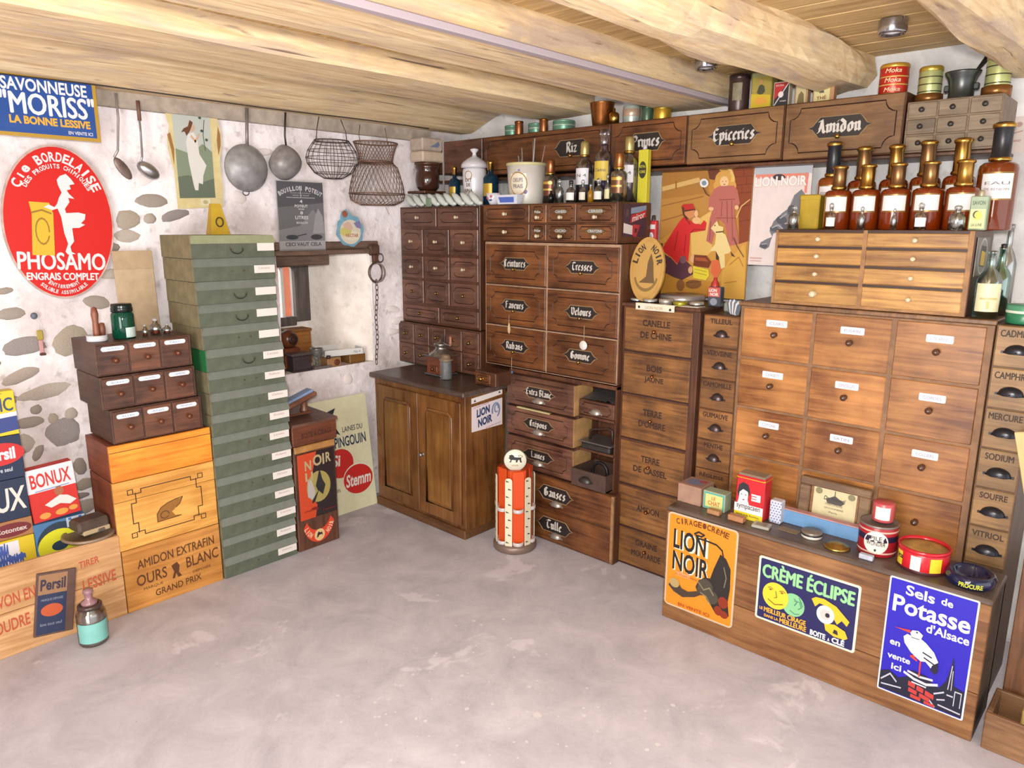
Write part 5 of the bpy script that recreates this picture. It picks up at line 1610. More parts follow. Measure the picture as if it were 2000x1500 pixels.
for q in stroke([(a+.16, b+.085) for a, b in [(.0, .035), (.018, .06), (.05, .075), (.085, .083), (.112, .085), (.098, .058), (.082, .045)]], .003) + stroke([(a+.16, b+.085) for a, b in [(.0, .035), (.0, .0), (.10, .004)]], .003) + stroke([(a+.18, b+.10) for a, b in ell(.012, .01, .018, .016, 10)], .003):
    m.poly(q, -.0010)
obj('emblem_outline', m, BK, t)
t, w, h = crate('starch_crate', 'ochre wooden crate stencilled AMIDON OURS BLANC GRAND PRIX on the floor', .956, 1.370, 0, .276, wood('9c6428', 'c68b46', .4, 'x', .8, .45, .05, .95), .30)
for (q, x_, z_, w_, h_) in (('AMIDON EXTRAFIN', .055, .185, .33, .040), ('OURS', .045, .105, .125, .050), ('BLANC', .255, .118, .145, .050), ('MARQUE', .07, .078, .08, .014), ('DÉPOSÉE', .28, .085, .08, .014), ('GRAND PRIX', .115, .038, .20, .030)):
    obj('lettering', text_into(M(), q, x_, z_, w_, h_, -.0006, .012, slope=.03), flat('5d3414', .7), t)
obj('emblem', M().poly([(.19, .09), (.20, .12), (.19, .15), (.215, .16), (.225, .14), (.22, .11), (.232, .09), (.215, .088), (.208, .11), (.2, .088)], -.0006), flat('5d3414', .7), t)

# --- long crate with washing powders at the far left
lc = thing('soap_crate', 'long pine crate with red stencilled words holding washing powder cartons', 'crate', (.18, 3.075, 0), 0)
PINE = wood('a97a4c', 'd0a474', .6, 'x', .8, .4, .05, .9)
for a, b in ((0, .175), (.177, .355)):
    obj('front_board', M().box(0, .772, 0, .016, a, b, .002), PINE, lc)
obj('side_board', M().box(.756, .772, .016, .32, 0, .352, .002), PINE, lc)
obj('side_board', M().box(0, .016, .016, .32, 0, .352, .002), PINE, lc)
obj('back_board', M().box(0, .772, .304, .32, 0, .352, .002), PINE, lc)
obj('bottom_board', M().box(.016, .756, .016, .304, 0, .014), PINE, lc)
for (q, x_, z_, w_, h_) in (('SAVON EN', .30, .20, .16, .05), ('POUDRE', .30, .10, .13, .05), ('TIRER', .615, .265, .075, .028), ('LESSIVE', .62, .165, .125, .05)):
    obj('lettering', text_into(M(), q, x_, z_, w_, h_, -.0006, .02, slope=.06), flat('c05a3c', .7), lc)
pc = thing('printed_carton', 'flattened dark blue Persil carton fixed to the front of the pine crate', 'carton', (.610, 3.0745, .045), 0, None, 0, math.radians(9))
obj('card', M().box(0, .135, -.010, 0, 0, .255, .002), flat('6a5048', .6, vary=.2), pc)
p = Print(pc, -.0102, .135, .255)
p.poly([(.05, .03), (.78, .03), (.78, .97), (.05, .97)], 'a87f5c')
p.poly([(.05, .03), (.78, .03), (.78, .66), (.05, .66)], '333c5c')
p.text([('Persil', .10, .72, .64, .18)], '40384a', bold=.03)
p.ell(.42, .40, .28, .10, 'd0623c')
p.text([('MARQUE DÉPOSÉE', .14, .55, .55, .05), ('lave tout seul', .14, .16, .55, .05)], '8d92a8')

BOXG = 'washing powder cartons in the pine crate'


def carton(name, label, xa, xb, y, z0, z1, face, side=None, d=.05, tilt=0):
    t = thing(name, label, 'carton', (xa, y, z0), 0, BOXG, 0, math.radians(tilt))
    obj('carton', M().box(0, xb-xa, 0, d, 0, z1-z0, .001), flat(side or face, .5, vary=.05), t)
    return t, Print(t, -.0004, xb-xa, z1-z0)


t, p = carton('washing_powder_carton', 'yellow carton half in view reading arc at the lower left in the crate', .50, .692, 3.22, .015, .402, 'e6c92e')
p.poly([(.05, .02), (.72, .02), (.72, .98), (.05, .98)], 'eeeaf0')
p.text([('Marc', .35, .56, .42, .40)], '4a63b0', rot=PI/2*0, bold=.05)
t, p = carton('washing_powder_carton', 'brown orange carton above the yellow one at the left edge', .505, .694, 3.225, .404, .476, 'b07a50')
p.ell(.62, .48, .36, .38, '7a2c30')
p.text([('Cotontex', .34, .34, .56, .28)], 'd8c4c0', bold=.03)
t, p = carton('washing_powder_carton', 'dark navy carton ending in UX at the left edge', .49, .693, 3.225, .478, .640, '26334e')
p.text([('LUX', .30, .22, .66, .58)], 'e6e2da', bold=.02, shear=.05)
t, p = carton('washing_powder_carton', 'navy Persil carton with a red oval at the left edge', .50, .694, 3.225, .642, .812, '23304f')
p.ell(.62, .60, .42, .26, 'cf3030')
p.text([('Persil', .36, .46, .52, .28)], 'eeeaf0', bold=.04)
p.text([('lave seul', .5, .18, .3, .1)], 'd0d4e0')
t, p = carton('washing_powder_carton', 'yellow and blue carton ending in IC on top at the left edge', .50, .694, 3.225, .814, .985, 'e9cf2e')
p.poly([(0, 0), (1, .10), (1, .42), (0, .36)], '3c4a8c')
p.poly([(0, .36), (1, .42), (1, .52), (0, .46)], 'e8e8f0')
p.text([('OMIC', .35, .55, .60, .30)], '44506e', bold=.02)
p.text([('super', .5, .9, .3, .06)], '44506e')
t, p = carton('washing_powder_carton', 'sky blue carton with a big yellow ring under the red BONUX carton', .694, .882, 3.225, .015, .432, '4f7fb0')
p.ell(.47, .78, .44, .20, '2f3f52')
p.ell(.45, .74, .42, .17, 'e3e02e')
p.ell(.45, .74, .16, .05, '2f3f52')
p.polys([[(.62, .90), (.98, .92), (.98, 1.0), (.62, 1.0)]], 'c3cfe0')
p.polys([[(.66+.1*a, .91+.03*b), (.72+.1*a, .91+.03*b), (.72+.1*a, .935+.03*b), (.66+.1*a, .935+.03*b)] for a in range(3) for b in range(3) if (a+b) % 2 == 0], '4a76b8')
p.polys([[(.80, .74), (.92, .76), (.90, .88), (.82, .88)]], 'd8606a')
t, p = carton('washing_powder_carton', 'red and white carton reading BONUX standing in the crate', .702, .872, 3.235, .434, .655, 'd8342c', None, .05, -3)
p.poly([(.0, .56), (1, .56), (1, 1), (0, 1)], 'efe9ee')
p.text([('BONUX', .08, .64, .84, .27)], 'd8342c', bold=.02)
p.polys(stroke([(.15, .58), (.85, .59)], .015), '6a86c0')
p.polys([ell(.62, .50, .10, .09, 12)], 'b06a4a')
p.poly([(.28, .30), (.50, .38), (.62, .42), (.78, .38), (.95, .26), (.80, .20), (.60, .26), (.40, .22)], 'f2e6e2')
p.polys([ell(.25, .10, .12, .06, 10), ell(.60, .10, .14, .06, 10), ell(.85, .12, .10, .05, 10)], 'e8a24c')
t = thing('round_tin_lid', 'round dull tin lid lying across the right rim of the pine crate', 'lid', (.868, 3.160, .358), 0)
obj('disc', M().lathe([(0, 0), (.096, 0), (.1, .004), (.098, .012), (.09, .012), (.088, .006), (0, .006)], 28), flat('a58d78', .45, .3, vary=.2), t)
t = thing('tobacco_pouch', 'small dark worn wallet with a clasp lying on the round tin lid', 'wallet', (.89, 3.15, .371), math.radians(8))
obj('cover', M().box(-.07, .055, -.02, .07, .010, .058, .010), flat('5d4c42', .6, vary=.3), t)
obj('pages', M().box(-.055, .052, -.024, .06, 0, .020, .004), flat('c6b08a', .7), t)
obj('clasp', M().box(.0, .028, -.028, -.02, -.0, .016, .003), STEEL, t)

# glass jar on the floor
GLASS = flat('f4f8f8', .02, trans=1.0, ior=1.45)
jr = thing('glass_jar', 'glass jar with a turquoise label and pink stopper standing on the floor', 'jar', (.783, 2.955, .001), 0)
obj('glass', M().lathe([(0, 0), (.048, 0), (.052, .006), (.052, .125), (.046, .14), (.036, .146), (.034, .152), (.0315, .152), (.032, .144), (.048, .122), (.0495, .01), (.046, .004), (0, .004)], 28), flat('eef2ee', .02, trans=1.0), jr)
obj('collar', M().lathe([(.036, .146), (.043, .148), (.043, .160), (.034, .166), (.030, .16)], 24), flat('5b4640', .3, trans=.3), jr)
obj('stopper', M().lathe([(0, .158), (.030, .16), (.028, .174), (.014, .184), (.014, .205), (.019, .21), (.017, .222), (0, .224)], 20), flat('c99aa2', .2, trans=.4), jr)
obj('label_band', M().lathe([(.0526, .018), (.0526, .098)], 20, a0=-PI*.95, a1=PI*.05), flat('8ad0c8', .5, vary=.08), jr)
obj('contents', M().lathe([(0, .006), (.044, .006), (.044, .1), (.03, .118), (0, .12)], 20), flat('8f5a56', .6, vary=.4), jr)

# on top of the small drawer boxes
t = thing('white_tin_dish', 'small white tin dish holding a wooden stick on the drawer boxes', 'dish', (.985, 3.16, 1.148), 0)
obj('dish', M().lathe([(0, 0), (.036, 0), (.038, .003), (.038, .024), (.035, .024), (.034, .005), (0, .005)], 24), flat('e6e4ea', .35), t)
t = thing('wooden_mallet', 'short brown turned wooden stick standing in the white dish', 'tool', (.985, 3.16, 1.154), 0)
obj('shaft', M().lathe([(0, 0), (.012, .002), (.013, .03), (.011, .07), (.014, .10), (.010, .125), (0, .13)], 12), wood('6f3c28', '9c6046', .5, 'z'), t)
obj('peg', M().lathe([(0, 0), (.009, .002), (.012, .04), (.010, .062), (0, .066)], 12, (.022, .0, 0)), wood('6f3c28', '9c6046', .5, 'z'), t)
t = thing('green_glass_jar', 'dark green glass jar with a white label on the drawer boxes', 'jar', (1.090, 3.17, 1.148), 0)
obj('glass', M().lathe([(0, 0), (.040, 0), (.043, .004), (.043, .095), (.040, .102), (.036, .106), (.036, .112), (.033, .112), (.033, .104), (.038, .095), (.039, .008), (0, .006)], 28), flat('0f6a50', .06, trans=.55), t)
obj('lid', M().lathe([(.036, .106), (.041, .108), (.041, .122), (.039, .126), (.040, .132), (.038, .140), (0, .141)], 26), flat('10201e', .2), t)
obj('label_card', M().lathe([(.0437, .006), (.0437, .046)], 8, a0=-PI*.55, a1=-PI*.12), flat('d7ece6', .5), t)
for nm, lab, x, y, r, hh, mt, k2 in (('vial', 'smallest clear glass vial beside the green jar', 1.165, 3.15, .011, .05, 0, 0), ('flask', 'clear stoppered flask among the vials beside the green jar', 1.215, 3.17, .021, .07, 1, 0), ('vial', 'clear vial with a red orange cap at the end of the drawer boxes', 1.258, 3.16, .016, .045, 0, 0)):
    t = thing(nm, lab, 'vial', (x, y, 1.148), 0, 'vials on the small drawer boxes')
    obj('glass', M().lathe([(0, 0), (r, 0), (r, hh*.55), (r*.4, hh*.72), (r*.4, hh*.82), (r*.3, hh*.82), (r*.3, hh*.7), (r*.85, hh*.5), (r*.85, .002), (0, .002)], 16), flat('f4f8f8', .02, trans=1.0), t)
    obj('stopper', M().ball((0, 0, hh*.9), r*.5, r*.5, hh*.12, 10, 6), flat('e8e4e0', .1, trans=.5), t)
    obj('powder', M().lathe([(0, .003), (r*.82, .003), (r*.82, hh*.22), (0, hh*.24)], 12), flat('d8542c', .6), t)
t = thing('toy_figure', 'tiny hanging toy figure with a grey ball pinned to the stone wall', 'figure', (.862, 3.452, 1.05), 0)
obj('ball', M().ball((-.012, -.004, .185), .013, .010, .014), flat('6a7080', .5), t)
obj('string', M().tube([(-.01, -.003, .175), (.004, -.003, .15), (.0, -.003, .125)], .0015, 5), CARDW, t)
obj('body', M().box(-.011, .011, -.010, .0, .085, .125, .003), flat('b8a24a', .6), t)
obj('legs', M().box(-.008, .008, -.008, 0, .03, .085, .003), flat('d8a0a0', .6), t)
obj('feet', M().box(-.010, .012, -.012, 0, .02, .03, .002), flat('5a3a30', .6), t)

# --- shoe polish cabinet top: lidded box and brush
t = thing('lidded_wooden_box', 'dark reddish lidded wooden box on the shoe polish cabinet', 'box', (1.762, 3.068, .547), 0)
obj('body', M().box(0, .25, .006, .30, 0, .10, .003), wood('512a1c', '7d4630', .4, 'x'), t)
obj('lid', M().add([(0, 0, .098), (.254, 0, .098), (.254, .31, .098), (0, .31, .098), (0, .0, .112), (.254, 0, .112), (.244, .30, .125), (.008, .30, .125)],
    [(3, 2, 1, 0), (0, 1, 5, 4), (1, 2, 6, 5), (2, 3, 7, 6), (3, 0, 4, 7), (4, 5, 6, 7)]), wood('573a30', '80594a', .45, 'x'), t)
m = M()
text_into(m, 'BOITE A CIRAGE', .05, .035, .17, .025, .0054, .0)
obj('lettering', m, flat('3a1c12', .7), t)
t = thing('shoe_rest', 'wooden shoe rest with a pale blue sole on the lidded box', 'shoe rest', (1.86, 3.20, .672), math.radians(0))
obj('sole', M().box(-.10, .09, -.03, .03, .0, .014, .005).xf(Matrix.Translation((0.01, 0, .082)) @ Matrix.Rotation(math.radians(-17), 4, 'Y')), flat('8fa6d0', .3), t)
obj('rest', M().box(-.11, .10, -.034, .034, -.026, .0, .007).xf(Matrix.Translation((0.01, 0, .082)) @ Matrix.Rotation(math.radians(-17), 4, 'Y')), wood('6d4433', '94644c', .4, 'x'), t)
obj('post', M().lathe([(0, 0), (.022, 0), (.022, .02), (.016, .03), (.018, .08), (0, .08)], 14, (.05, 0, 0)), wood('5d3726', '84543c', .4, 'z'), t)
obj('base', M().box(-.10, .08, -.03, .03, 0, .014, .003), wood('5d3726', '84543c', .4, 'x'), t)

# --- hanging utensils
t = thing('hanging_wire', 'thin dark wire strung along the lower edge of the wall beam', 'wire', (0, 3.342, 2.146), 0)
obj('strand', M().tube([(-.3+.2*i, 0, .003*math.sin(i)) for i in range(17)], .0028, 5), flat('3a322f', .6), t)
RUST = flat('7d6a64', .5, .5, vary=.3)
t = thing('skimmer', 'long handled skimmer with a rusty flat oval blade hanging at the left', 'skimmer', (1.245, 3.43, 1.79), 0)
obj('handle', M().tube([(.005, 0, .35), (.003, -.004, .25), (-.012, -.004, .12), (-.03, -.006, .09)], .005, 6), flat('b5aca9', .4, .6), t)
obj('blade', M().ball((0, 0, 0), .052, .006, .022, 16, 8).xf(Matrix.Translation((0.0, -.006, .045)) @ Matrix.Rotation(math.radians(55), 4, 'Y')), RUST, t)
t = thing('ladle', 'steel ladle with a wooden grip hanging on the stone wall', 'ladle', (1.33, 3.43, 1.79), 0)
obj('handle', M().tube([(.006, 0, .32), (.004, -.004, .2), (0, -.004, .1), (-.012, -.008, .07)], .0045, 6), STEEL, t)
obj('grip', M().tube([(.006, -.001, .33), (.0055, -.001, .25)], .0085, 8), wood('6a4638', '8c6654', .6, 'z'), t)
obj('bowl', M().ball((0, 0, 0), .052, .028, .030, 16, 8).xf(Matrix.Translation((.012, -.024, .042)) @ Matrix.Rotation(math.radians(35), 4, 'Y')), STEEL, t)
t = thing('frying_pan', 'large round grey iron pan hanging upside down from its long handle', 'pan', (1.815, 3.44, 1.87), 0)
obj('bowl', M().lathe([(.108, 0), (.112, .004), (.108, .012), (.092, .032), (.055, .052), (0, .06)], 32, (0, 0, 0), 'y'), flat('9c999b', .42, .2, vary=.3, alb=.85), t)
obj('handle', M().tube([(.01, -.008, .10), (.012, -.01, .16), (.015, -.02, .275)], .0085, 6), flat('8a8383', .45, .5, vary=.2), t)
obj('hook_ring', M().tube([(-.012+.016*math.cos(a), -.006, -.115+.013*math.sin(a)) for a in [2*PI*j/12 for j in range(12)]], .0022, 5, True), IRON, t)
t = thing('saucepan', 'smaller iron saucepan with a thin handle hanging beside the frying pan', 'pan', (2.022, 3.44, 1.91), 0)
m = M().lathe([(.084, 0), (.088, .004), (.084, .014), (.07, .05), (.04, .066), (0, .07)], 28, (0, 0, 0), 'y')
m.v = [(x*(1.0 if z < 0 else 1.0-.25*z/.088), y, z*.98+.006*(x/.08)) for x, y, z in m.v]
obj('bowl', m, flat('938d8c', .42, .2, vary=.3, alb=.85), t)
obj('handle', M().tube([(.012, -.008, .075), (.008, -.008, .13), (.006, -.03, .236)], .0055, 6), IRON, t)
WIRE = flat('54494a', .5, .6)
t = thing('wire_basket', 'round dark wire salad basket with a bail handle hanging from the beam', 'basket', (2.245, 3.345, 1.835), 0)
prof = [(.05, .004), (.10, .03), (.135, .075), (.142, .105), (.13, .14), (.105, .175), (.092, .19)]
sy = .8
for k in range(len(prof)):
    r, z = prof[k]
    obj('ring', M().tube([(r*math.cos(a), sy*r*math.sin(a), z) for a in [2*PI*j/24 for j in range(24)]], .0032 if k == len(prof)-1 else .0018, 5, True), WIRE, t)
m = M()
for j in range(22):
    a = 2*PI*j/22
    m.tube([(r*math.cos(a), sy*r*math.sin(a), z) for r, z in [(.0, .0)] + prof], .0014, 4)
obj('ribs', m, WIRE, t)
obj('handle', M().tube([(-.092, 0, .19), (-.085, 0, .24), (-.07, 0, .30)], .0024, 5).tube([(.092, 0, .19), (.088, 0, .24), (.06, 0, .30)], .0024, 5), WIRE, t)
RUSTW = flat('8a6a5a', .55, .45)
t = thing('mesh_fish_basket', 'tall rusty wire mesh basket with a narrow waist hanging by the corner', 'basket', (2.515, 3.335, 1.71), 0)
prof = [(.10, .0), (.155, .02), (.165, .06), (.15, .13), (.125, .20), (.096, .225), (.10, .25), (.11, .285), (.128, .325)]
sy = .75


def pr_at(u):
    q = u*(len(prof)-1)
    i = min(int(q), len(prof)-2)
    f = q-i
    return prof[i][0]*(1-f)+prof[i+1][0]*f, prof[i][1]*(1-f)+prof[i+1][1]*f


for k, rr in ((0, .002), (2, .003), (5, .006), (8, .004)):
    r, z = prof[k]
    obj('ring', M().tube([(r*math.cos(a), sy*r*math.sin(a), z) for a in [2*PI*j/28 for j in range(28)]], rr, 5, True), RUSTW, t)
for sgn, nm in ((1, 'mesh_wires'), (-1, 'mesh_wires')):
    m = M()
    for j in range(34):
        path = []
        for s_ in range(15):
            u = s_/14
            r, z = pr_at(u)
            a = 2*PI*j/34 + sgn*u*1.7
            path.append((r*math.cos(a), sy*r*math.sin(a), z))
        m.tube(path, .0013, 3)
    obj(nm, m, RUSTW, t)
obj('bottom', M().lathe([(0, .0), (.10, .0), (.10, .003), (0, .003)], 24), RUSTW, t)
obj('handle', M().tube([(-.10, 0, .32), (-.108, 0, .36), (-.098, 0, .41)], .0022, 5).tube([(.08, 0, .325), (.075, 0, .36), (.065, 0, .41)], .0018, 5).tube([(.01, -.05, .0), (.03, -.06, -.05)], .0014, 4), RUSTW, t)

# chain with rings
CH = flat('7a6a62', .5, .6, vary=.3)
t = thing('iron_chain', 'rusty iron chain with two linked rings hanging beside the window', 'chain', (2.555, 3.425, .80), 0)
obj('hook', M().box(-.045, .03, -.01, .02, .635, .70, .012).box(-.02, .015, -.012, .015, .59, .64, .006), flat('6a4a3c', .7, .3, vary=.4), t)
obj('hook_eye', M().tube([(.03+.02*math.cos(a), -.005, .62+.024*math.sin(a)) for a in [2*PI*j/14 for j in range(14)]], .004, 6, True), CH, t)
obj('ring', M().tube([(-.01+.052*math.cos(a), -.012+.012*math.cos(a), .54+.056*math.sin(a)) for a in [2*PI*j/24 for j in range(24)]], .0055, 6, True), CH, t)
obj('ring', M().tube([(-.004+.034*math.cos(a), -.012-.03*math.cos(a), .54+.053*math.sin(a)) for a in [2*PI*j/24 for j in range(24)]], .005, 6, True), CH, t)


def linkm(ax):
    pts = []
    for j in range(14):
        a = 2*PI*j/14
        c, s_ = .0085*math.cos(a), .018*math.sin(a)
        pts.append((c, 0, s_) if ax else (0, c, s_))
    return M().tube(pts, .0026, 5, True)


me = [linkm(0).mesh('chain_link'), linkm(1).mesh('chain_link')]
for q in me:
    q.materials.append(CH)
for k in range(17):
    link('chain_link', me[k % 2], None, t, (-.012-.016*k/16+.004*math.sin(k*.7), -.015, .484-.0285*k))

# pot and parcels on a bracket in the corner
t = thing('wall_bracket', 'small dark wall bracket carrying the brown pot in the corner', 'bracket', (2.922, 3.38, 1.785), 0)
obj('board', M().box(-.09, .075, -.07, .085, 0, .014, .002), CASEW, t)
obj('rod', M().box(.066, .073, -.06, -.053, .014, .30).box(-.012, .012, .06, .085, -.10, 0), flat('b9b2b0', .3), t)
t = thing('stoneware_pot', 'glossy dark brown stoneware pot in the corner below the parcels', 'pot', (2.92, 3.385, 1.80), 0)
obj('body', M().lathe([(0, 0), (.045, 0), (.065, .02), (.072, .06), (.068, .10), (.062, .115), (.072, .13), (.074, .15), (.066, .15), (.06, .12), (.06, .03), (0, .02)], 28), flat('4a2c20', .15, coat=.5), t)
obj('rim', M().lathe([(.074, .148), (.077, .153), (.074, .16), (.066, .158), (.066, .148)], 28), flat('5c3a28', .2), t)
t = thing('paper_parcel', 'pale printed paper parcel lying across the brown pot', 'parcel', (2.916, 3.385, 1.962), 0)
obj('parcel', M().box(-.08, .08, -.06, .06, 0, .06, .008), flat('d8c2ac', .7, vary=.12), t)
t = thing('paper_parcel', 'upper paper parcel with a blue bird print under the beam', 'parcel', (2.914, 3.385, 2.024), 0)
obj('parcel', M().box(-.078, .078, -.058, .058, 0, .072, .008), flat('c6b3a4', .7, vary=.2), t)
obj('print', M().poly([(-.02, .02), (.04, .02), (.055, .035), (.045, .055), (.02, .04)], -.0586), flat('7a86a4', .6), t)

# --- on the window sill
t = thing('wooden_case', 'orange brown wooden case at the back of the window sill', 'case', (2.13, 3.66, .823), 0)
obj('case', M().box(0, .13, 0, .10, 0, .19, .006), wood('8a5424', 'b47a3e', .4, 'x'), t)
obj('lid', M().box(-.004, .134, -.004, .104, .19, .204, .004), wood('7a481e', 'a06a34', .4, 'x'), t)
t = thing('round_coffee_mill', 'round brown wooden coffee mill on the window sill', 'coffee mill', (2.075, 3.60, .823), 0)
obj('base', M().box(-.05, .05, -.045, .05, 0, .12, .006), wood('5b2f1c', '8a4c2c', .3, 'z'), t)
obj('drum', M().ball((0, 0, .165), .052, .05, .052, 16, 9), flat('6d3a22', .3), t)
obj('mouth', M().lathe([(.0, 0), (.026, 0), (.03, .006), (.022, .01), (0, .006)], 16, (.004, -.042, .17), 'y'), flat('3a1c12', .4), t)
t = thing('iron_box_mill', 'dark iron box with a flared top at the front of the window sill', 'box', (2.085, 3.51, .823), 0)
obj('body', M().box(-.055, .055, -.03, .04, 0, .085, .006), flat('5a4a50', .45, .4, vary=.2), t)
obj('top', M().box(-.066, .066, -.036, .046, .085, .10, .006), flat('776a6c', .4, .4), t)
obj('feet', M().box(-.062, .062, -.034, .044, -.0, .012, .003), flat('3a3034', .5), t)
t = thing('glass_goblet', 'small glass and metal goblet in the middle of the window sill', 'goblet', (2.205, 3.53, .823), 0)
obj('goblet', M().lathe([(0, 0), (.034, 0), (.034, .006), (.01, .014), (.008, .04), (.02, .055), (.036, .08), (.038, .105), (.034, .105), (.032, .08), (0, .06)], 22), flat('d8d4d0', .05, trans=.75), t)
obj('rim', M().tube([(.036*math.cos(a), .036*math.sin(a), .105) for a in [2*PI*j/20 for j in range(20)]], .0025, 5, True), STEEL, t)
t = thing('metal_base_plate', 'low grey metal plate under the goblet on the window sill', 'plate', (2.21, 3.475, .823), 0)
obj('plate', M().box(-.055, .055, -.004, .022, 0, .014, .003), flat('8a7e80', .5, .5), t)
t = thing('carved_block', 'small carved wooden block with a round hole on the window sill', 'block', (2.285, 3.505, .823), 0)
obj('block', M().box(-.045, .045, -.03, .05, 0, .048, .005), wood('8d623c', 'bb8c5e', .5, 'z'), t)
obj('rosette', M().lathe([(0, 0), (.016, 0), (.018, .005), (.010, .008), (0, .004)], 16, (.012, -.03, .024), 'y'), flat('7a3c2a', .5), t)
obj('peg', M().lathe([(0, 0), (.012, 0), (.012, .018), (0, .02)], 10, (-.03, -.015, .046)), flat('4a3028', .5), t)
t = thing('oak_block', 'plain oak block under the white tray on the window sill', 'block', (2.445, 3.53, .823), 0)
obj('block', M().box(-.055, .055, -.05, .05, 0, .05, .004), wood('7e5426', 'ab7a3e', .45, 'x'), t)
t = thing('white_tray', 'white enamel tray resting on the oak block on the window sill', 'tray', (2.40, 3.60, .874), math.radians(-12))
obj('tray', M().box(-.13, .105, -.11, .10, 0, .006, .001).box(-.13, .105, -.11, -.105, .006, .035).box(-.13, .105, .095, .10, .006, .035).box(-.13, -.125, -.11, .10, .006, .035).box(.10, .105, -.11, .10, .006, .035), flat('f0eeec', .3), t)
m = M()
text_into(m, 'No 4', .045, .010, .04, .014, -.1104, .0)
obj('lettering', m, flat('6a6a6e', .6), t)

# --- tray and board at the bottom right
t = thing('floor_tray', 'shallow wooden box tray on the floor at the bottom right corner', 'tray', (2.475, .275, 0), RZ)
TR = wood('6d4a2e', '9c7450', .5, 'x')
obj('front_board', M().box(0, .55, 0, .016, 0, .125, .003), TR, t)
obj('back_board', M().box(0, .55, .16, .176, 0, .125, .003), TR, t)
obj('side_board', M().box(0, .016, .016, .16, 0, .125, .003), TR, t)
obj('side_board', M().box(.534, .55, .016, .16, 0, .125, .003), TR, t)
obj('bottom_board', M().box(.016, .534, .016, .16, 0, .012), flat('4a3a34', .7), t)
t = tag(obj('yellow_block', M().box(0, .12, 0, .05, 0, .09, .004), flat('e6c878', .5), None, (2.60, .195, .013), (0, 0, RZ)), 'pale yellow block lying inside the floor tray', 'block')
t = thing('standing_board', 'tall brown board standing behind the floor tray at the right edge', 'board', (2.676, .262, 0), RZ)
obj('board', M().box(0, .5, 0, .03, 0, .62, .003), wood('5b3820', '85593a', .45, 'z'), t)
obj('batten', M().box(0, .5, -.004, 0, .56, .60, .001), wood('5b3820', '85593a', .45, 'x'), t)
t = thing('leaning_lath', 'pale wooden lath leaning against the mineral drawers at the right edge', 'lath', (2.653, .322, .985), RZ, None, 0, 0)
obj('lath', M().box(-.014, .014, 0, .010, -.98, .0, .002).xf(Matrix.Rotation(math.radians(-14.5), 4, 'Y')), flat('d3b880', .6, vary=.1), t)

# ------------------------------------------------------------------ bottles, tins and small things
AMBER = flat('a03c0a', .10, trans=.45, coat=.6)
AMBER2 = flat('b05410', .10, trans=.45, coat=.6)
CLEAR = flat('f4f8f8', .02, trans=1.0)
GOLD = flat('b48a46', .3, 1.0)
BRONZE = flat('8c6844', .35, .9)
LABELW = flat('ece6e8', .5)


def apothecary(label, loc, r, h, cap, glass=None, neck=.62, group='amber apothecary bottles', words=None, oct_=True, face=0.0, fill=None):
    t = thing('apothecary_bottle', label, 'bottle', loc, RZ+face, group)
    hb = h*neck
    obj('glass', M().lathe([(0, 0), (r*.96, 0), (r, .004), (r, hb*.89), (r*.95, hb*.945), (r*.78, hb*.985), (r*.45, hb), (r*.42, hb+.012), (0, hb+.012)], 28), glass or AMBER, t)
    rc = r*.50
    obj('cap', M().lathe([(rc*.9, hb+.001), (rc*1.08, hb+.003), (rc*1.08, hb+.012), (rc*.96, hb+.016), (rc*.96, h*.94), (rc*1.1, h*.95), (rc*1.1, h*.985), (rc*.8, h), (0, h)], 24), cap, t)
    obj('cap_band', M().lathe([(rc*1.10, h*.95), (rc*1.16, h*.96), (rc*1.16, h*.98), (rc*1.08, h*.987)], 24), BRASS, t)
    obj('cap_band', M().lathe([(rc*1.10, hb+.002), (rc*1.16, hb+.004), (rc*1.16, hb+.011), (rc*1.0, hb+.014)], 24), BRASS, t)
    z0, z1 = hb*.46, hb*.82
    mid = -PI*.44
    obj('label_border', M().lathe([(r+.0006, z0-.005), (r+.0006, z1+.005)], 12, a0=mid-.88, a1=mid+.88), flat('8a6a3a', .4, .5), t)
    lb_ = obj('label_card', M().lathe([(r+.0012, z0), (r+.0012, z1)], 12, a0=mid-.80, a1=mid+.80), LABELW, t)
    if words:
        m = M()
        for i, s in enumerate(words):
            text_into(m, s, -r*.62, (z0+z1)/2 + (.004 if i == 0 else -.016), r*1.24, .010, 0, .0)
        a_ = mid+PI/2
        vs = []
        for (x, y, z) in m.v:
            a = mid + x/r
            vs.append(((r+.0016)*math.cos(a), (r+.0016)*math.sin(a), z))
        m.v = vs
        obj('lettering', m, flat('7a6a74', .6), t)
    return t


BLK = flat('2b2a30', .35, .3)
TOPK = 1.5925
back = [(1.069, .050, .325, BLK, AMBER2, 'amber apothecary bottle with a black cap at the left end of the back row', ('ESSENCE', 'DE BERGAMOTE')),
        (.958, .049, .300, BRONZE, AMBER, 'amber apothecary bottle second from the left in the back row', ('SIROP', 'DE TOLU')),
        (.848, .048, .300, GOLD, AMBER, 'amber apothecary bottle third from the left in the back row', ('EAU', 'DE ROSE')),
        (.745, .049, .307, BRONZE, AMBER, 'amber apothecary bottle fourth from the left in the back row', ('EXTRAIT', 'D\'IRIS')),
        (.640, .050, .307, GOLD, AMBER, 'amber apothecary bottle fifth from the left in the back row', ('LOTION', 'DE QUININE'))]
for y, r, h, cap, gl, lab, wd in back:
    apothecary(lab, (2.958, y, TOPK), r, h, cap, gl, .60, words=wd)
t = apothecary('tallest amber bottle with a black cap and framed label at the right end', (2.93, .522, TOPK), .058, .345, BLK, flat('8f3c0c', .05, trans=.4, coat=.5), .64, words=('EAU', 'DE BENJOIN'))
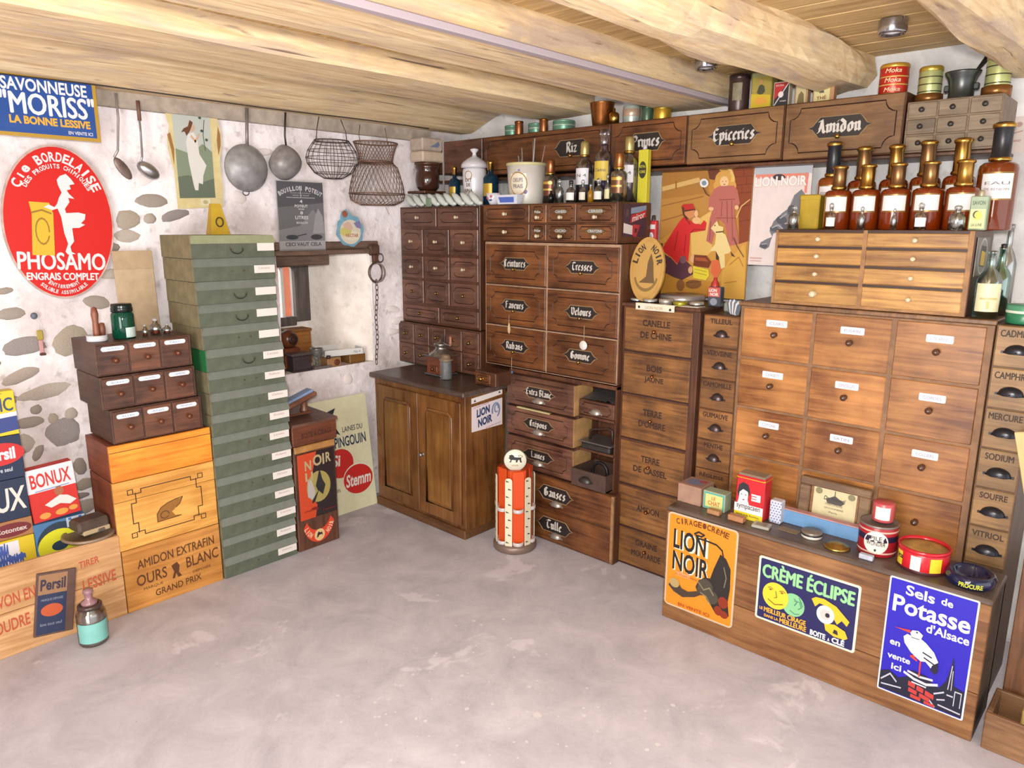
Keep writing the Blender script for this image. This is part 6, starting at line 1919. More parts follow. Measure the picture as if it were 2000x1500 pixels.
front = [(1.003, .047, 'front row amber bottle with a gold cap, leftmost', BRONZE), (.905, .047, 'front row amber bottle with a gold cap, second from the left', GOLD),
         (.806, .048, 'front row amber bottle with a bronze cap, in the middle', BRONZE), (.704, .049, 'front row amber bottle with a bronze cap, second from the right', BRONZE), (.602, .049, 'front row amber bottle with a gold cap, rightmost', GOLD)]
for y, r, lab, cap in front:
    apothecary(lab, (2.852, y, TOPK), r, .228, cap, AMBER, .62)


def vial(label, loc, r, h, body='f4f8f8', lab=None, name='perfume_vial', group='small vials in front of the bottles', stop='ball', tr=1.0):
    t = thing(name, label, 'vial', loc, RZ, group)
    obj('glass', M().lathe([(0, 0), (r, 0), (r, h*.52), (r*.8, h*.60), (r*.36, h*.68), (r*.36, h*.78), (r*.46, h*.79), (r*.46, h*.82), (r*.26, h*.82), (r*.26, h*.68), (r*.66, h*.58), (r*.86, h*.5), (r*.86, .004), (0, .004)], 18), flat(body, .02, trans=tr), t)
    if stop == 'ball':
        obj('stopper', M().ball((0, 0, h*.9), r*.5, r*.5, h*.10, 12, 7), flat('f0f4f4', .02, trans=1.0), t)
    else:
        obj('stopper', M().lathe([(0, h*.80), (r*.42, h*.80), (r*.46, h*.98), (0, h)], 14), flat(stop, .35), t)
    if lab:
        obj('label_card', M().lathe([(r+.0006, h*.12), (r+.0006, h*.45)], 10, a0=-PI*.72, a1=-PI*.10), flat(lab, .5), t)
    return t


vial('clear round glass vial beside the yellow tin on the flat drawer chest', (2.785, 1.135, TOPK), .020, .087)
vial('tiny vial with a white label before the leftmost front bottle', (2.775, .995, TOPK), .017, .094, 'f4f0ea', 'eeeae4', tr=.9)
vial('slim clear vial before the second front bottle', (2.775, .888, TOPK), .013, .080)
vial('slimmest clear vial before the middle front bottle', (2.775, .782, TOPK), .010, .072)
vial('white labelled small bottle before the fourth front bottle', (2.775, .700, TOPK), .019, .090, 'f4f0ea', 'f0eef0', tr=.9)
vial('wide round clear flask before the rightmost front bottle', (2.776, .592, TOPK), .025, .080)
t = thing('yellow_tin', 'square yellow gold tin at the left end of the flat drawer chest', 'tin', (2.83, 1.135, TOPK), RZ)
obj('tin', M().box(0, .075, 0, .05, 0, .125, .004), flat('c0a236', .35, .3, vary=.15), t)
obj('lid', M().box(-.001, .076, -.001, .051, .105, .128, .004), flat('cbae40', .3, .4), t)
t = thing('soap_flake_tin', 'pale green printed tin with a yellow moon label on the flat drawer chest', 'tin', (2.79, .563, TOPK), RZ)
obj('tin', M().box(0, .05, 0, .035, 0, .108, .003), flat('9aac8e', .4, vary=.1), t)
obj('cap', M().lathe([(.009, .108), (.009, .122), (.006, .126), (0, .127)], 12, (.025, .018, 0)), flat('b5a88e', .4, .5), t)
p = Print(t, -.0003, .05, .108)
p.poly([(.08, .05), (.92, .05), (.92, .62), (.08, .62)], 'd5d69a')
p.ell(.5, .42, .26, .13, 'e0d86a')
p.ell(.42, .46, .20, .11, '4a4a3a')
p.ell(.50, .45, .18, .10, 'dccf5a')
p.text([('SAVON', .14, .74, .72, .12), ('LA LUNE', .2, .12, .6, .08)], '56684e')
t = thing('cork_cylinder', 'grey card tube behind the printed soap tin', 'tube', (2.86, .500, TOPK-.002), RZ)
t.location = (2.868, .5485, TOPK)
obj('tube', M().lathe([(0, 0), (.020, 0), (.020, .078), (.017, .08), (.017, .07), (0, .07)], 18), flat('b0a898', .6), t)


def tall_bottle(label, loc, r, h, glass, lab=None, square=False, cork=None, group='clear bottles on the tagged cabinet'):
    t = thing('glass_bottle', label, 'bottle', loc, RZ, group)
    n = 4 if square else 24
    obj('glass', M().lathe([(0, 0), (r, 0), (r*1.0, h*.56), (r*.7, h*.66), (r*.32, h*.74), (r*.30, h*.95), (r*.36, h*.955), (r*.36, h), (r*.24, h), (r*.22, h*.74), (r*.6, h*.64), (r*.9, h*.55), (r*.9, .006), (0, .006)], 24), glass, t)
    if lab:
        obj('label_card', M().lathe([(r+.0008, h*.10), (r+.0008, h*.52)], 12, a0=-PI*.75, a1=-PI*.08), flat(lab, .5, vary=.08), t)
        obj('label_print', M().lathe([(r+.0013, h*.28), (r+.0013, h*.31)], 8, a0=-PI*.62, a1=-PI*.20).lathe([(r+.0013, h*.14), (r+.0013, h*.26)], 4, a0=-PI*.46, a1=-PI*.38), flat('c8b878', .5), t)
    if cork:
        obj('stopper', M().lathe([(0, h*.97), (r*.24, h*.97), (r*.28, h*1.04), (0, h*1.05)], 12), flat(cork, .4), t)
    return t


tall_bottle('clear bottle with a big cream label at the right end of the tagged cabinet', (2.80, .482, 1.3135), .037, .215, flat('dff0ee', .02, trans=1.0), 'e8e0b8', cork=None)
tall_bottle('pale green glass bottle with a dark cap behind the cream labelled one', (2.925, .475, 1.3135), .034, .225, flat('bfe6da', .02, trans=1.0), None, cork='2a2a2c')
tall_bottle('slender tall clear bottle against the wall at the right', (3.05, .482, 1.3135), .030, .30, CLEAR, None)
t = thing('green_round_tin', 'flat dark green round tin at the right edge of the tagged cabinet', 'tin', (2.80, .372, 1.3035), RZ)
obj('tin', M().lathe([(0, 0), (.050, 0), (.052, .003), (.052, .034), (.050, .036)], 28), flat('2f7a56', .3), t)
obj('lid', M().lathe([(.0535, .034), (.0535, .056), (.050, .060), (0, .061)], 28), flat('4f9070', .3), t)
obj('band', M().lathe([(.0538, .034), (.0542, .036), (.0542, .040), (.0538, .042)], 28), flat('d4dcc8', .4), t)

# --- shelf top tins
ZS = 2.081


def tin(name, label, y, w, h, body, x=3.09, z=ZS, lid=None, bands=(), prints=None, group='tins on the wall shelf', square=False, metal=.3):
    t = thing(name, label, 'tin', (x, y, z), RZ, group)
    r = w/2
    if square:
        obj('body', M().box(-r, r, -r*.7, r*.7, 0, h, .004), flat(body, .35, metal, vary=.12), t)
    else:
        obj('body', M().lathe([(0, 0), (r*.97, 0), (r, .003), (r, h-.003), (r*.97, h), (0, h)], 28), flat(body, .35, metal, vary=.1), t)
    if lid:
        if square:
            obj('lid', M().box(-r-.001, r+.001, -r*.7-.001, r*.7+.001, h*.86, h+.001, .003), flat(lid, .35, metal), t)
        else:
            obj('lid', M().lathe([(r+.0005, h*.88), (r+.0015, h*.89), (r+.0015, h-.002), (r*.95, h+.002), (0, h+.002)], 28), flat(lid, .3, metal+.2), t)
    for za, zb, c in bands:
        obj('band', M().lathe([(r+.0005, h*za), (r+.0012, h*za+.001), (r+.0012, h*zb-.001), (r+.0005, h*zb)], 28), flat(c, .3, metal), t)
    return t


t = tin('cocoa_tin', 'dark brown cylindrical tin with an oval portrait on the wall shelf', 1.540, .085, .150, '4f3a38', lid='3f2f30')
obj('oval_print', M().lathe([(.0432, .045), (.0432, .115)], 8, a0=-PI*.57, a1=-PI*.27), flat('8e8468', .5, vary=.4), t)
t = tin('tea_tin', 'yellow green rectangular tin with a figure on the wall shelf', 1.428, .088, .145, 'b9aa58', lid='a9ab78', square=True)
p = Print(t, -.0312, .088, .145, -.044, 0)
p.poly([(0.02, 0.02), (.98, .02), (.98, .36), (.02, .44)], 'd3b52c')
p.poly([(.30, .45), (.38, .62), (.45, .66), (.55, .66), (.66, .60), (.70, .46), (.58, .40), (.42, .40)], '4b4a34')
p.polys([ell(.50, .74, .09, .07, 12)], 'c08a5c')
p.polys([[(.14, .20), (.40, .34), (.70, .30), (.85, .18), (.50, .12)]], 'e0a040')
t = thing('red_packet', 'red and black paper packet with a white disc on the wall shelf', 'packet', (3.07, 1.378, ZS), RZ, 'tins on the wall shelf')
obj('packet', M().box(0, .066, 0, .03, 0, .10, .001), flat('c9b8a2', .6), t)
p = Print(t, -.0003, .066, .10)
p.poly([(.05, .05), (.95, .05), (.95, .95), (.05, .4)], '2f3038')
p.poly([(.05, .3), (.95, .95), (.05, .95)], 'b83030')
p.polys(stroke([(.08, .08), (.5, .5), (.95, .93)], .05), 'e4dcd4')
p.ell(.48, .5, .17, .12, 'e6dcd6')
p.text([('NAJA', .45, .2, .4, .07), ('EXTRA', .15, .82, .5, .07)], 'e8c8c0')
t = thing('matchbox_packet', 'small brown printed carton between the red packet and the portrait carton', 'packet', (3.07, 1.288, ZS), RZ, 'tins on the wall shelf')
obj('packet', M().box(0, .052, 0, .03, 0, .082, .001), flat('b08e68', .6), t)
p = Print(t, -.0003, .052, .082)
p.poly([(.1, .06), (.85, .06), (.85, .94), (.1, .94)], 'cdbb8c')
p.poly([(.2, .1), (.75, .1), (.7, .5), (.5, .65), (.3, .5)], '7a6a44')
t = thing('portrait_carton', 'cream carton with a small portrait on the wall shelf near the crooked beam', 'packet', (3.07, 1.215, ZS), RZ, 'tins on the wall shelf')
obj('packet', M().box(0, .082, 0, .03, 0, .094, .001), flat('b98a5e', .6), t)
p = Print(t, -.0003, .082, .094)
p.poly([(.06, .05), (.80, .05), (.80, .96), (.06, .96)], 'd9cd94')
p.ell(.42, .62, .18, .22, 'e6d9a8')
p.polys([ell(.42, .64, .09, .11, 12), [(.30, .40), (.54, .40), (.5, .54), (.34, .54)]], '5a5244')
p.text([('THÉ', .2, .14, .45, .16)], '8a3a2a')
t = tin('coffee_tin', 'bright red round tin with gold bands on the wall shelf', .925, .098, .108, 'cf3424', lid='c79a3e', bands=((.30, .34, 'e6c46a'), (.56, .60, 'e6c46a'), (.0, .05, 'c79a3e')))
m = M()
for k in range(3):
    text_into(m, 'Moka', -.03, .010+.033*k, .055, .015, 0, .02, .25)
m.v = [(.0502*math.cos(-PI*.42+x/.049), .0502*math.sin(-PI*.42+x/.049), z) for x, y, z in m.v]
obj('lettering', m, flat('f0d8b0', .5), t)
for y, lab, h in ((.803, 'stacked pale green and gold tin canister left of the bronze mortar', .124), (.592, 'stacked pale green and gold tin canister right of the bronze mortar', .138)):
    t = tin('canister', lab, y, .076, h, 'b9bf82', x=3.10, z=2.042, lid='c9b04c', bands=((.30, .33, '4a4630'), (.50, .53, '4a4630'), (.70, .73, '4a4630')), metal=.5)
    obj('base_ring', M().lathe([(.038, 0), (.046, .002), (.046, h*.24), (.038, h*.27)], 28), flat('8a5a2c', .3, .6), t)
t = thing('bronze_mortar', 'dark bronze mortar with its pestle on the nine drawer box', 'mortar', (3.10, .700, 2.0415), RZ)
obj('bowl', M().lathe([(0, 0), (.044, 0), (.046, .006), (.040, .014), (.040, .05), (.046, .075), (.055, .090), (.057, .097), (.050, .097), (.04, .07), (.03, .02), (0, .016)], 30), flat('4f5150', .35, .7), t)
for s_ in (-1, 1):
    obj('lug', M().box(-.009, .009, -.008, .008, .034, .056, .003), flat('4f5150', .35, .7), t, (.046*s_, 0, 0))
obj('pestle', M().tube([(.0, .03, .03), (.03, .06, .11), (.05, .085, .15)], .007, 8, taper=[.012, .006, .010]), flat('4a4c4a', .35, .7), t)
t = thing('copper_beaker', 'tapered copper beaker beside the end of the second beam', 'beaker', (3.08, 2.252, ZS), RZ, 'metal vessels on the wall shelf')
obj('beaker', M().lathe([(0, 0), (.044, 0), (.046, .003), (.060, .108), (.063, .112), (.058, .112), (.042, .006), (0, .006)], 28), flat('b0703c', .25, .9, vary=.2), t)
t = thing('brass_flask', 'little brass flask with a pointed cap beside the copper beaker', 'flask', (3.06, 2.165, ZS), RZ, 'metal vessels on the wall shelf')
obj('flask', M().lathe([(0, 0), (.024, 0), (.024, .05), (.018, .056), (.006, .06), (.005, .075), (0, .08)], 20), BRASS, t)
tin('pale_tin', 'pale blue grey printed tin behind the lower edge of the beam', 2.085, .082, .082, 'b9c0b8', bands=((.4, .8, 'c8a890'),))
tin('green_tin', 'small dark green tin with gold foot on the wall shelf', 1.998, .056, .068, '4f6a52', bands=((0, .1, 'c9a23e'),), lid='3f5a46')
tin('gold_tin', 'low gold tin under the end of the beam on the wall shelf', 1.915, .082, .055, 'c99f38', lid='d8b24a', metal=.7)
for y, lab, w, h in ((2.862, 'round pale green tin at the corner end of the wall shelf', .085, .055), (2.690, 'second round pale green tin between the two copper caps', .085, .052), (2.500, 'wide flat pale green tin nearest the copper beaker', .115, .05)):
    tin('flat_tin', lab, y, w, h, '6f9c86', lid='7fae96', bands=((.50, .58, 'd4dcc8'),))
for y, lab in ((2.778, 'small copper tube between the two round green tins near the corner'), (2.603, 'small copper tube before the wide flat green tin')):
    tin('copper_tube', lab, y, .045, .068 if y > 2.7 else .064, '9c5f3c', x=3.05, lid='b0703c', metal=.8)

# --- on top of unit C and the corner cabinet
ZA, ZCt = 1.7055, 1.7085
t = thing('porcelain_jar', 'tall white porcelain pharmacy jar with a knobbed lid and lettering', 'jar', (2.92, 2.99, ZA), RZ)
obj('body', M().lathe([(0, 0), (.060, 0), (.062, .006), (.056, .014), (.058, .03), (.066, .14), (.066, .19), (.062, .205), (0, .205)], 30), flat('ece9ee', .12, coat=.4), t)
obj('lid', M().lathe([(.064, .205), (.074, .208), (.074, .222), (.066, .236), (.040, .256), (.014, .268), (.010, .285), (.022, .298), (.024, .306), (0, .312)], 30), flat('e6e2e8', .12, coat=.4), t)
m = M()
for s, z, w in (('EXT', .13, .04), ('DE', .105, .024), ('KINA', .075, .05)):
    text_into(m, s, -w/2, z, w, .018, 0, .02)
m.v = [(.0668*math.cos(-PI*.42+x/.064), .0668*math.sin(-PI*.42+x/.064), z) for x, y, z in m.v]
obj('lettering', m, flat('6a4a3a', .5), t)
obj('wreath', M().tube([(.067*math.cos(-PI*.42+.32*math.cos(a)), .067*math.sin(-PI*.42+.32*math.cos(a)), .165+.022*math.sin(a)) for a in [2*PI*j/14 for j in range(14)]], .002, 4, True), flat('b08a3e', .4), t)
for y, x, r, h, lab in ((3.13, 2.90, .032, .22, 'small dark blue bottle with a gold label left of the porcelain jar'), (2.845, 2.90, .042, .235, 'dark blue bottle with a gold star label right of the porcelain jar')):
    t = thing('blue_bottle', lab, 'bottle', (x, y, ZA), RZ, 'dark blue perfume bottles')
    obj('glass', M().lathe([(0, 0), (r, 0), (r, h*.62), (r*.8, h*.68), (r*.35, h*.72), (r*.35, h*.8), (0, h*.8)], 24), flat('173c52', .08, trans=.25), t)
    obj('stopper', M().lathe([(r*.34, h*.80), (r*.42, h*.81), (r*.40, h*.93), (r*.5, h*.95), (r*.42, h), (0, h)], 16), BRASS, t)
    obj('star_label', M().lathe([(r+.0008, h*.22), (r+.0008, h*.5)], 8, a0=-PI*.62, a1=-PI*.20), flat('c9a23a', .4, .3), t)
t = thing('decorated_pail', 'white painted tin pail with a crest holding glass rods', 'pail', (2.886, 2.575, ZCt), RZ)
t.scale = (.97, .97, 1.0)
obj('body', M().lathe([(0, 0), (.088, 0), (.09, .004), (.104, .195), (.100, .195), (.086, .008), (0, .008)], 36), flat('e6e0d8', .3, vary=.06), t)
obj('rim', M().lathe([(.104, .190), (.108, .194), (.108, .204), (.101, .204), (.100, .19)], 36), flat('d9cf9c', .3), t)
obj('crest', M().lathe([(.0935, .05), (.1012, .15)], 10, a0=-PI*.57, a1=-PI*.27), flat('efe2cc', .4), t)
obj('crest_ring', M().tube([((.0975+.0005*math.sin(a)*8)*math.cos(-PI*.42+.5*math.cos(a)), (.0975+.004*math.sin(a))*math.sin(-PI*.42+.5*math.cos(a)), .10+.055*math.sin(a)) for a in [2*PI*j/20 for j in range(20)]], .0028, 5, True), flat('b98a3e', .4), t)
m = M()
for s, z in (('OEUFS', .108), ('FRAIS', .078)):
    text_into(m, s, -.028, z, .056, .020, 0, .02)
m.v = [((.0912+.07*z+.001)*math.cos(-PI*.42+x/.097), (.0912+.07*z+.001)*math.sin(-PI*.42+x/.097), z) for x, y, z in m.v]
obj('lettering', m, flat('8a7a86', .5), t)
obj('flowers', M().ball((.028, -.094, .165), .012, .004, .008).ball((-.05, -.085, .16), .010, .004, .008).ball((.06, -.075, .06), .012, .006, .010), flat('8f86b0', .5), t)
for k, (dx, dy, ax, L_) in enumerate(((-.07, -.02, -.45, .20), (-.045, .02, -.25, .24), (-.015, -.01, -.08, .27), (.03, .02, .0, .30), (.05, -.01, .10, .31), (.075, .0, .30, .28), (-.06, .03, -.15, .22))):
    labs = ['leftmost slanting', 'second from left', 'third from left', 'middle upright', 'tall upright', 'rightmost slanting', 'shorter rear']
    t = thing('glass_rod', '%s thin rod standing in the painted pail' % labs[k], 'rod', (2.890+dy, 2.575-dx*.7, ZCt+.012), RZ, 'rods in the pail', 0, ax*.8)
    obj('rod', M().tube([(0, 0, 0), (0, 0, L_)], .0035, 6), flat(('c8d0d4', 'd4dcdc', 'c0b4ac', 'b87a5a', 'd4dcdc', 'c09a88', 'b8c0c4')[k], .1, trans=.3), t)
t = thing('floral_cup', 'white and blue flowered cup at the edge of the corner cabinet', 'cup', (2.80, 2.725, ZCt), RZ)
obj('cup', M().lathe([(0, 0), (.022, 0), (.024, .008), (.034, .03), (.040, .058), (.037, .058), (.03, .03), (.02, .008), (0, .006)], 26), flat('e6e4ec', .12), t)
obj('handle', M().tube([(.036+.018*math.cos(a), 0, .034+.016*math.sin(a)) for a in [-1.4+.35*j for j in range(9)]], .004, 6), flat('e6e4ec', .12), t)
obj('flower', M().ball((-.012, -.031, .034), .010, .004, .010).ball((.012, -.033, .042), .008, .004, .008), flat('c8606a', .4), t)
obj('leaves', M().ball((.004, -.029, .024), .012, .004, .006).ball((-.026, -.022, .044), .006, .004, .01), flat('4a66b0', .4), t)
t = thing('porcelain_dish', 'low white porcelain tray with a blue side below the pail', 'dish', (2.742, 2.655, ZCt), RZ)
obj('dish', M().add([(.012, .004, 0), (.142, .004, 0), (.142, .036, 0), (.012, .036, 0), (0, -.008, .045), (.155, -.008, .045), (.155, .04, .045), (0, .04, .045)],
    [(3, 2, 1, 0), (0, 1, 5, 4), (1, 2, 6, 5), (2, 3, 7, 6), (3, 0, 4, 7), (4, 5, 6, 7)]), flat('e2e2ee', .15, coat=.3), t)
obj('blue_panel', M().add([(.03, .0005, .008), (.125, .0005, .008), (.13, -.0062, .034), (.025, -.0062, .034)], [(0, 1, 2, 3)]), flat('5a72c8', .2), t)
# white porcelain horns lying in a row
for k in range(9):
    t = thing('porcelain_horn', 'white curved porcelain horn, %s from the left in the row on the corner cabinet' % ORD[k], 'horn', (2.82, 3.43-.068*k, ZA), RZ, 'white porcelain horns')
    m = M()
    path = [(-.045+.017*j, .0, .016+.006*math.sin(j)+.055*((6-j)/6)**1.6) for j in range(7)]
    m.tube(path, .01, 10, taper=[.005, .013, .018, .020, .018, .014, .006])
    obj('horn', m, flat('e3e9e2', .15, coat=.3), t)
t = thing('green_band', 'grey green cloth strip tied round the row of porcelain horns', 'strip', (2.795, 3.235, ZA), RZ)
obj('strip', M().box(-.02, .022, -.006, 0, 0, .048, .002), flat('8aa084', .6), t)

# decanters and vials on unit C
for y, x, r, h, c1, lab, lb2 in ((2.385, 2.85, .037, .210, '9c5f3c', 'clear scent bottle with a copper cap and brown label beside the pail', '6a4030'), (1.958, 2.82, .037, .215, 'a0683c', 'scent bottle with a copper cap and bronze label at the right end', '6a4a30')):
    t = thing('scent_bottle', lab, 'bottle', (x, y, ZCt), RZ, 'scent bottles with copper caps')
    obj('glass', M().lathe([(0, 0), (r, 0), (r, h*.56), (r*.85, h*.61), (r*.5, h*.645), (r*.5, h*.68), (r*.4, h*.68), (r*.4, h*.64), (r*.75, h*.6), (r*.9, h*.54), (r*.9, .006), (0, .006)], 26), CLEAR, t)
    obj('cap', M().lathe([(r*.52, h*.66), (r*.58, h*.67), (r*.56, h*.97), (r*.5, h), (0, h)], 24), flat(c1, .3, .8), t)
    obj('cap_band', M().lathe([(r*.57, h*.66), (r*.64, h*.67), (r*.64, h*.70), (r*.57, h*.71)], 24), BRASS, t)
    obj('label_card', M().lathe([(r+.0008, h*.18), (r+.0008, h*.52)], 12, a0=-PI*.72, a1=-PI*.14), flat(lb2, .35, .5), t)
    for za, zb in ((.44, .50), (.30, .34)):
        obj('label_print', M().lathe([(r+.0013, h*za), (r+.0013, h*zb)], 10, a0=-PI*.66, a1=-PI*.20), flat('d2a850', .3, .6), t)


def decanter(label, y, x, r, h, lab, cap, col='f2f2f6'):
    t = thing('decanter', label, 'decanter', (x, y, ZCt), RZ, 'decanters on the wide drawer unit')
    obj('glass', M().lathe([(0, 0), (r, 0), (r, h*.60), (r*.9, h*.66), (r*.5, h*.70), (r*.42, h*.74), (r*.42, h*.78), (r*.3, h*.78), (r*.3, h*.74), (r*.8, h*.65), (r*.9, h*.58), (r*.9, .006), (0, .006)], 26), flat(col, .02, trans=1.0), t)
    obj('contents', M().lathe([(0, .008), (r*.86, .008), (r*.86, h*.50), (0, h*.505)], 22), flat('cfc6cc', .2, trans=.6), t)  # pale inner body added to lighten the dark decanter glass
    if cap == 'glass':
        obj('stopper', M().lathe([(0, h*.76), (r*.34, h*.77), (r*.5, h*.80), (r*.40, h*.84), (r*.55, h*.92), (r*.45, h*.985), (0, h)], 20), flat('e4e0ea', .02, trans=.9), t)
    else:
        obj('cap', M().lathe([(r*.5, h*.74), (r*.55, h*.75), (r*.52, h*.95), (r*.4, h*.985), (0, h)], 22), flat('b8a468', .35, .6), t)
        obj('cap_band', M().lathe([(r*.53, h*.74), (r*.6, h*.75), (r*.6, h*.775), (r*.53, h*.78)], 22), BRASS, t)
    obj('label_card', M().lathe([(r+.0008, h*.30), (r+.0008, h*.56)], 12, a0=-PI*.72, a1=-PI*.14), flat(lab, .5), t)
    m = M()
    text_into(m, ('Cédrat' if lab[0] == 'd' else 'N 4'), -r*.6, h*.42, r*1.2, .014, 0, .02)
    m.v = [((r+.0014)*math.cos(-PI*.42+a/r), (r+.0014)*math.sin(-PI*.42+a/r), z) for a, y_, z in m.v]
    obj('lettering', m, flat('6a6258', .5), t)
    return t


decanter('clear decanter with a brass cap and white label, left of the yellow labelled one', 2.215, 2.90, .041, .290, 'e9e6ee', 'brass')
decanter('tall decanter with a glass stopper and yellow label', 2.092, 2.885, .043, .335, 'd9bc4a', 'glass', 'ddd8e8')
decanter('clear decanter with a brass cap and white label, right of the yellow labelled one', 1.985, 2.935, .041, .298, 'ece9ee', 'brass')
for y, x, r, h, body, lab, labc, stop in ((2.330, 2.79, .013, .070, '1c1a1e', 'tiny black vial at the front edge of the wide drawer unit', None, 'ball'), (2.285, 2.80, .021, .112, 'f4f8f8', 'slim clear vial next to the tiny black one', None, 'ball'),
                                          (2.215, 2.80, .024, .105, 'f0eeee', 'white labelled vial in the middle of the vial row', 'eae6e2', '2c2a2c'), (2.145, 2.80, .018, .105, 'f4f8f8', 'clear vial with a black triangle label in the vial row', 'e4dccc', 'ball'),
                                          (2.100, 2.80, .014, .085, 'c08a2c', 'small amber yellow vial in the vial row', None, 'ball'), (2.055, 2.80, .022, .108, 'f4f8f8', 'clear squat vial right of the amber yellow one', 'e6e2da', 'ball'), (2.005, 2.80, .014, .125, 'f4f8f8', 'tall thin vial at the right end of the vial row', 'd8d0a0', 'ball')):
    vial(lab, (x, y, ZCt), r, h, body, labc, 'scent_vial', 'scent vials on the wide drawer unit', stop, 1.0 if body[0] == 'f' else .3)
t = thing('yellow_packet', 'tall yellow packet with a black round seal at the end of the wide drawer unit', 'packet', (2.95, 1.945, ZCt), RZ)
obj('packet', M().box(0, .05, 0, .03, .0, .235, .002), flat('d8cc3c', .45), t)
obj('spout', M().lathe([(0, .235), (.010, .235), (.010, .255), (0, .258)], 10, (.025, .015, 0)), flat('c8c4c8', .3), t)
p = Print(t, -.0003, .05, .235)
p.ell(.5, .62, .40, .16, '3a3a2a')
p.text([('ROYAL', .18, .66, .64, .05), ('CIRE', .2, .56, .6, .05)], 'd8cc3c')
t = thing('wooden_comb', 'pale wooden carding comb lying at the end of the wide drawer unit', 'comb', (2.90, 1.935+.0, ZCt), RZ)
t.location = (3.0, 1.935, ZCt)
obj('comb', M().prism([(-.04, 0), (.015, 0), (.02, .055), (0, .068), (-.03, .06)], 0, .012), flat('bf9f72', .6, vary=.2), t)
# red polish tin on the stencilled cabinet's back edge
t = thing('polish_bottle', 'slim red and white polish bottle in front of the large poster', 'bottle', (3.055, 1.915, 1.274), RZ)
obj('body', M().box(-.022, .022, -.016, .016, .25, .355, .005), flat('cf3a40', .35), t)
obj('cap', M().lathe([(.009, .355), (.009, .378), (0, .38)], 12), flat('4a3a3c', .4), t)
p = Print(t, -.0164, .044, .105, -.022, .25)
p.poly([(.05, .62), (.95, .62), (.95, .82), (.05, .82)], 'ece4e4')
p.ell(.5, .28, .30, .20, 'eee8ea')
p.poly([(.42, .2), (.58, .2), (.5, .42)], '3a5aa0')

# --- on the stencilled cabinet
ZG = 1.2665


def polish(label, x, y, r, h, c, top='b9b4ae', z=ZG):
    t = thing('polish_tin', label, 'tin', (x, y, z), RZ, 'flat polish tins on the stencilled cabinet')
    obj('base', M().lathe([(0, 0), (r*.97, 0), (r, .002), (r, h*.5)], 24), flat(c, .3, .4), t)
    obj('lid', M().lathe([(r+.0015, h*.42), (r+.0015, h*.92), (r*.95, h), (r*.6, h-.001), (0, h-.001)], 24), flat(top, .28, .6), t)


polish('flat silver polish tin at the left front of the stencilled cabinet', 2.835, 1.845, .030, .016, '3a3a3c', 'c9c4c0')
polish('dark rimmed polish tin second from the left on the stencilled cabinet', 2.815, 1.765, .032, .020, '2c2c30', 'bfbab6')
polish('pale cream polish tin in the middle of the stencilled cabinet', 2.825, 1.690, .030, .024, 'b8aca2', 'c2b6aa')
polish('yellow green polish tin on the stencilled cabinet', 2.820, 1.615, .030, .018, 'b8b02c', 'ada63a')
polish('silver polish tin right of the yellow green one', 2.835, 1.545, .030, .020, '4a4644', 'bdb6b0')
t = thing('large_flat_tin', 'large flat round tin behind the small polish tins', 'tin', (2.95, 1.68, ZG), RZ)
obj('base', M().lathe([(0, 0), (.098, 0), (.1, .003), (.1, .018)], 32), flat('8d8480', .35, .5), t)
obj('lid', M().lathe([(.102, .016), (.102, .032), (.096, .036), (0, .036)], 32), flat('a59c9a', .3, .5), t)
t = thing('glass_phial', 'small glass phial with a grey cap standing on the round tins', 'phial', (2.865, 1.790, ZG), RZ)
obj('glass', M().lathe([(0, 0), (.018, 0), (.018, .06), (.01, .075), (.008, .085), (0, .085)], 16), flat('cfc6a8', .1, trans=.6), t)
obj('cap', M().lathe([(.011, .08), (.011, .098), (0, .1)], 12), flat('b9b4a8', .4), t)
t = thing('enamel_rule', 'white enamel rule plate with black dots on the front edge of the stencilled cabinet', 'plate', (2.772, 1.80, ZG), RZ, None, math.radians(0))
obj('plate', M().box(0, .195, -.016, .006, 0, .004, .001).box(0, .195, -.018, -.016, -.026, .004, .0005), flat('e6dcc8', .35), t)
obj('dot', M().lathe([(0, 0), (.006, 0), (.006, .0006), (0, .0007)], 12, (.018, -.018, -.014), 'y'), flat('3a3434', .5), t)
obj('dot', M().lathe([(0, 0), (.006, 0), (.006, .0006), (0, .0007)], 12, (.175, -.018, -.016), 'y'), flat('3a3434', .5), t)
m = M()
text_into(m, 'LION NOIR', .05, -.020, .09, .013, -.0186, .02)
obj('lettering', m, flat('b9a888', .5), t)
t = thing('paper_slip', 'cream paper slip lying flat at the right front of the stencilled cabinet', 'paper', (2.785, 1.59, ZG), RZ)
obj('paper', M().box(0, .085, -.01, .05, 0, .003, .0005), flat('e9dfd2', .6), t)
obj('yellow_edge', M().box(-.03, .0, -.005, .03, 0, .003, .0005), flat('e8cf3e', .5), t)
t = thing('polish_can', 'blue black and red polish can with lettering before the large poster', 'can', (2.87, 1.515, ZG), RZ)
obj('can', M().box(0, .06, 0, .035, 0, .085, .004), flat('4a4c58', .3), t)
obj('cap', M().lathe([(.018, .085), (.016, .10), (.008, .112), (.008, .122), (0, .123)], 14, (.024, .017, 0)), flat('b83a34', .35), t)
p = Print(t, -.0003, .06, .085)
p.poly([(.04, .5), (.96, .5), (.96, .97), (.04, .97)], 'c2564a')
p.text([('LION', .1, .74, .6, .16), ('NOIR', .2, .54, .65, .16)], 'ece4e0', bold=.03)
p.ell(.5, .25, .28, .18, '8d92a4')
t = thing('grey_small_tin', 'small grey green oval tin at the right end of the stencilled cabinet', 'tin', (2.92, 1.49-.06, 1.244), RZ)
t.location = (2.93, 1.425, 1.2435)
obj('tin', M().box(-.035, .035, -.02, .02, 0, .042, .006), flat('a9b0a4', .4, .2, vary=.15), t)
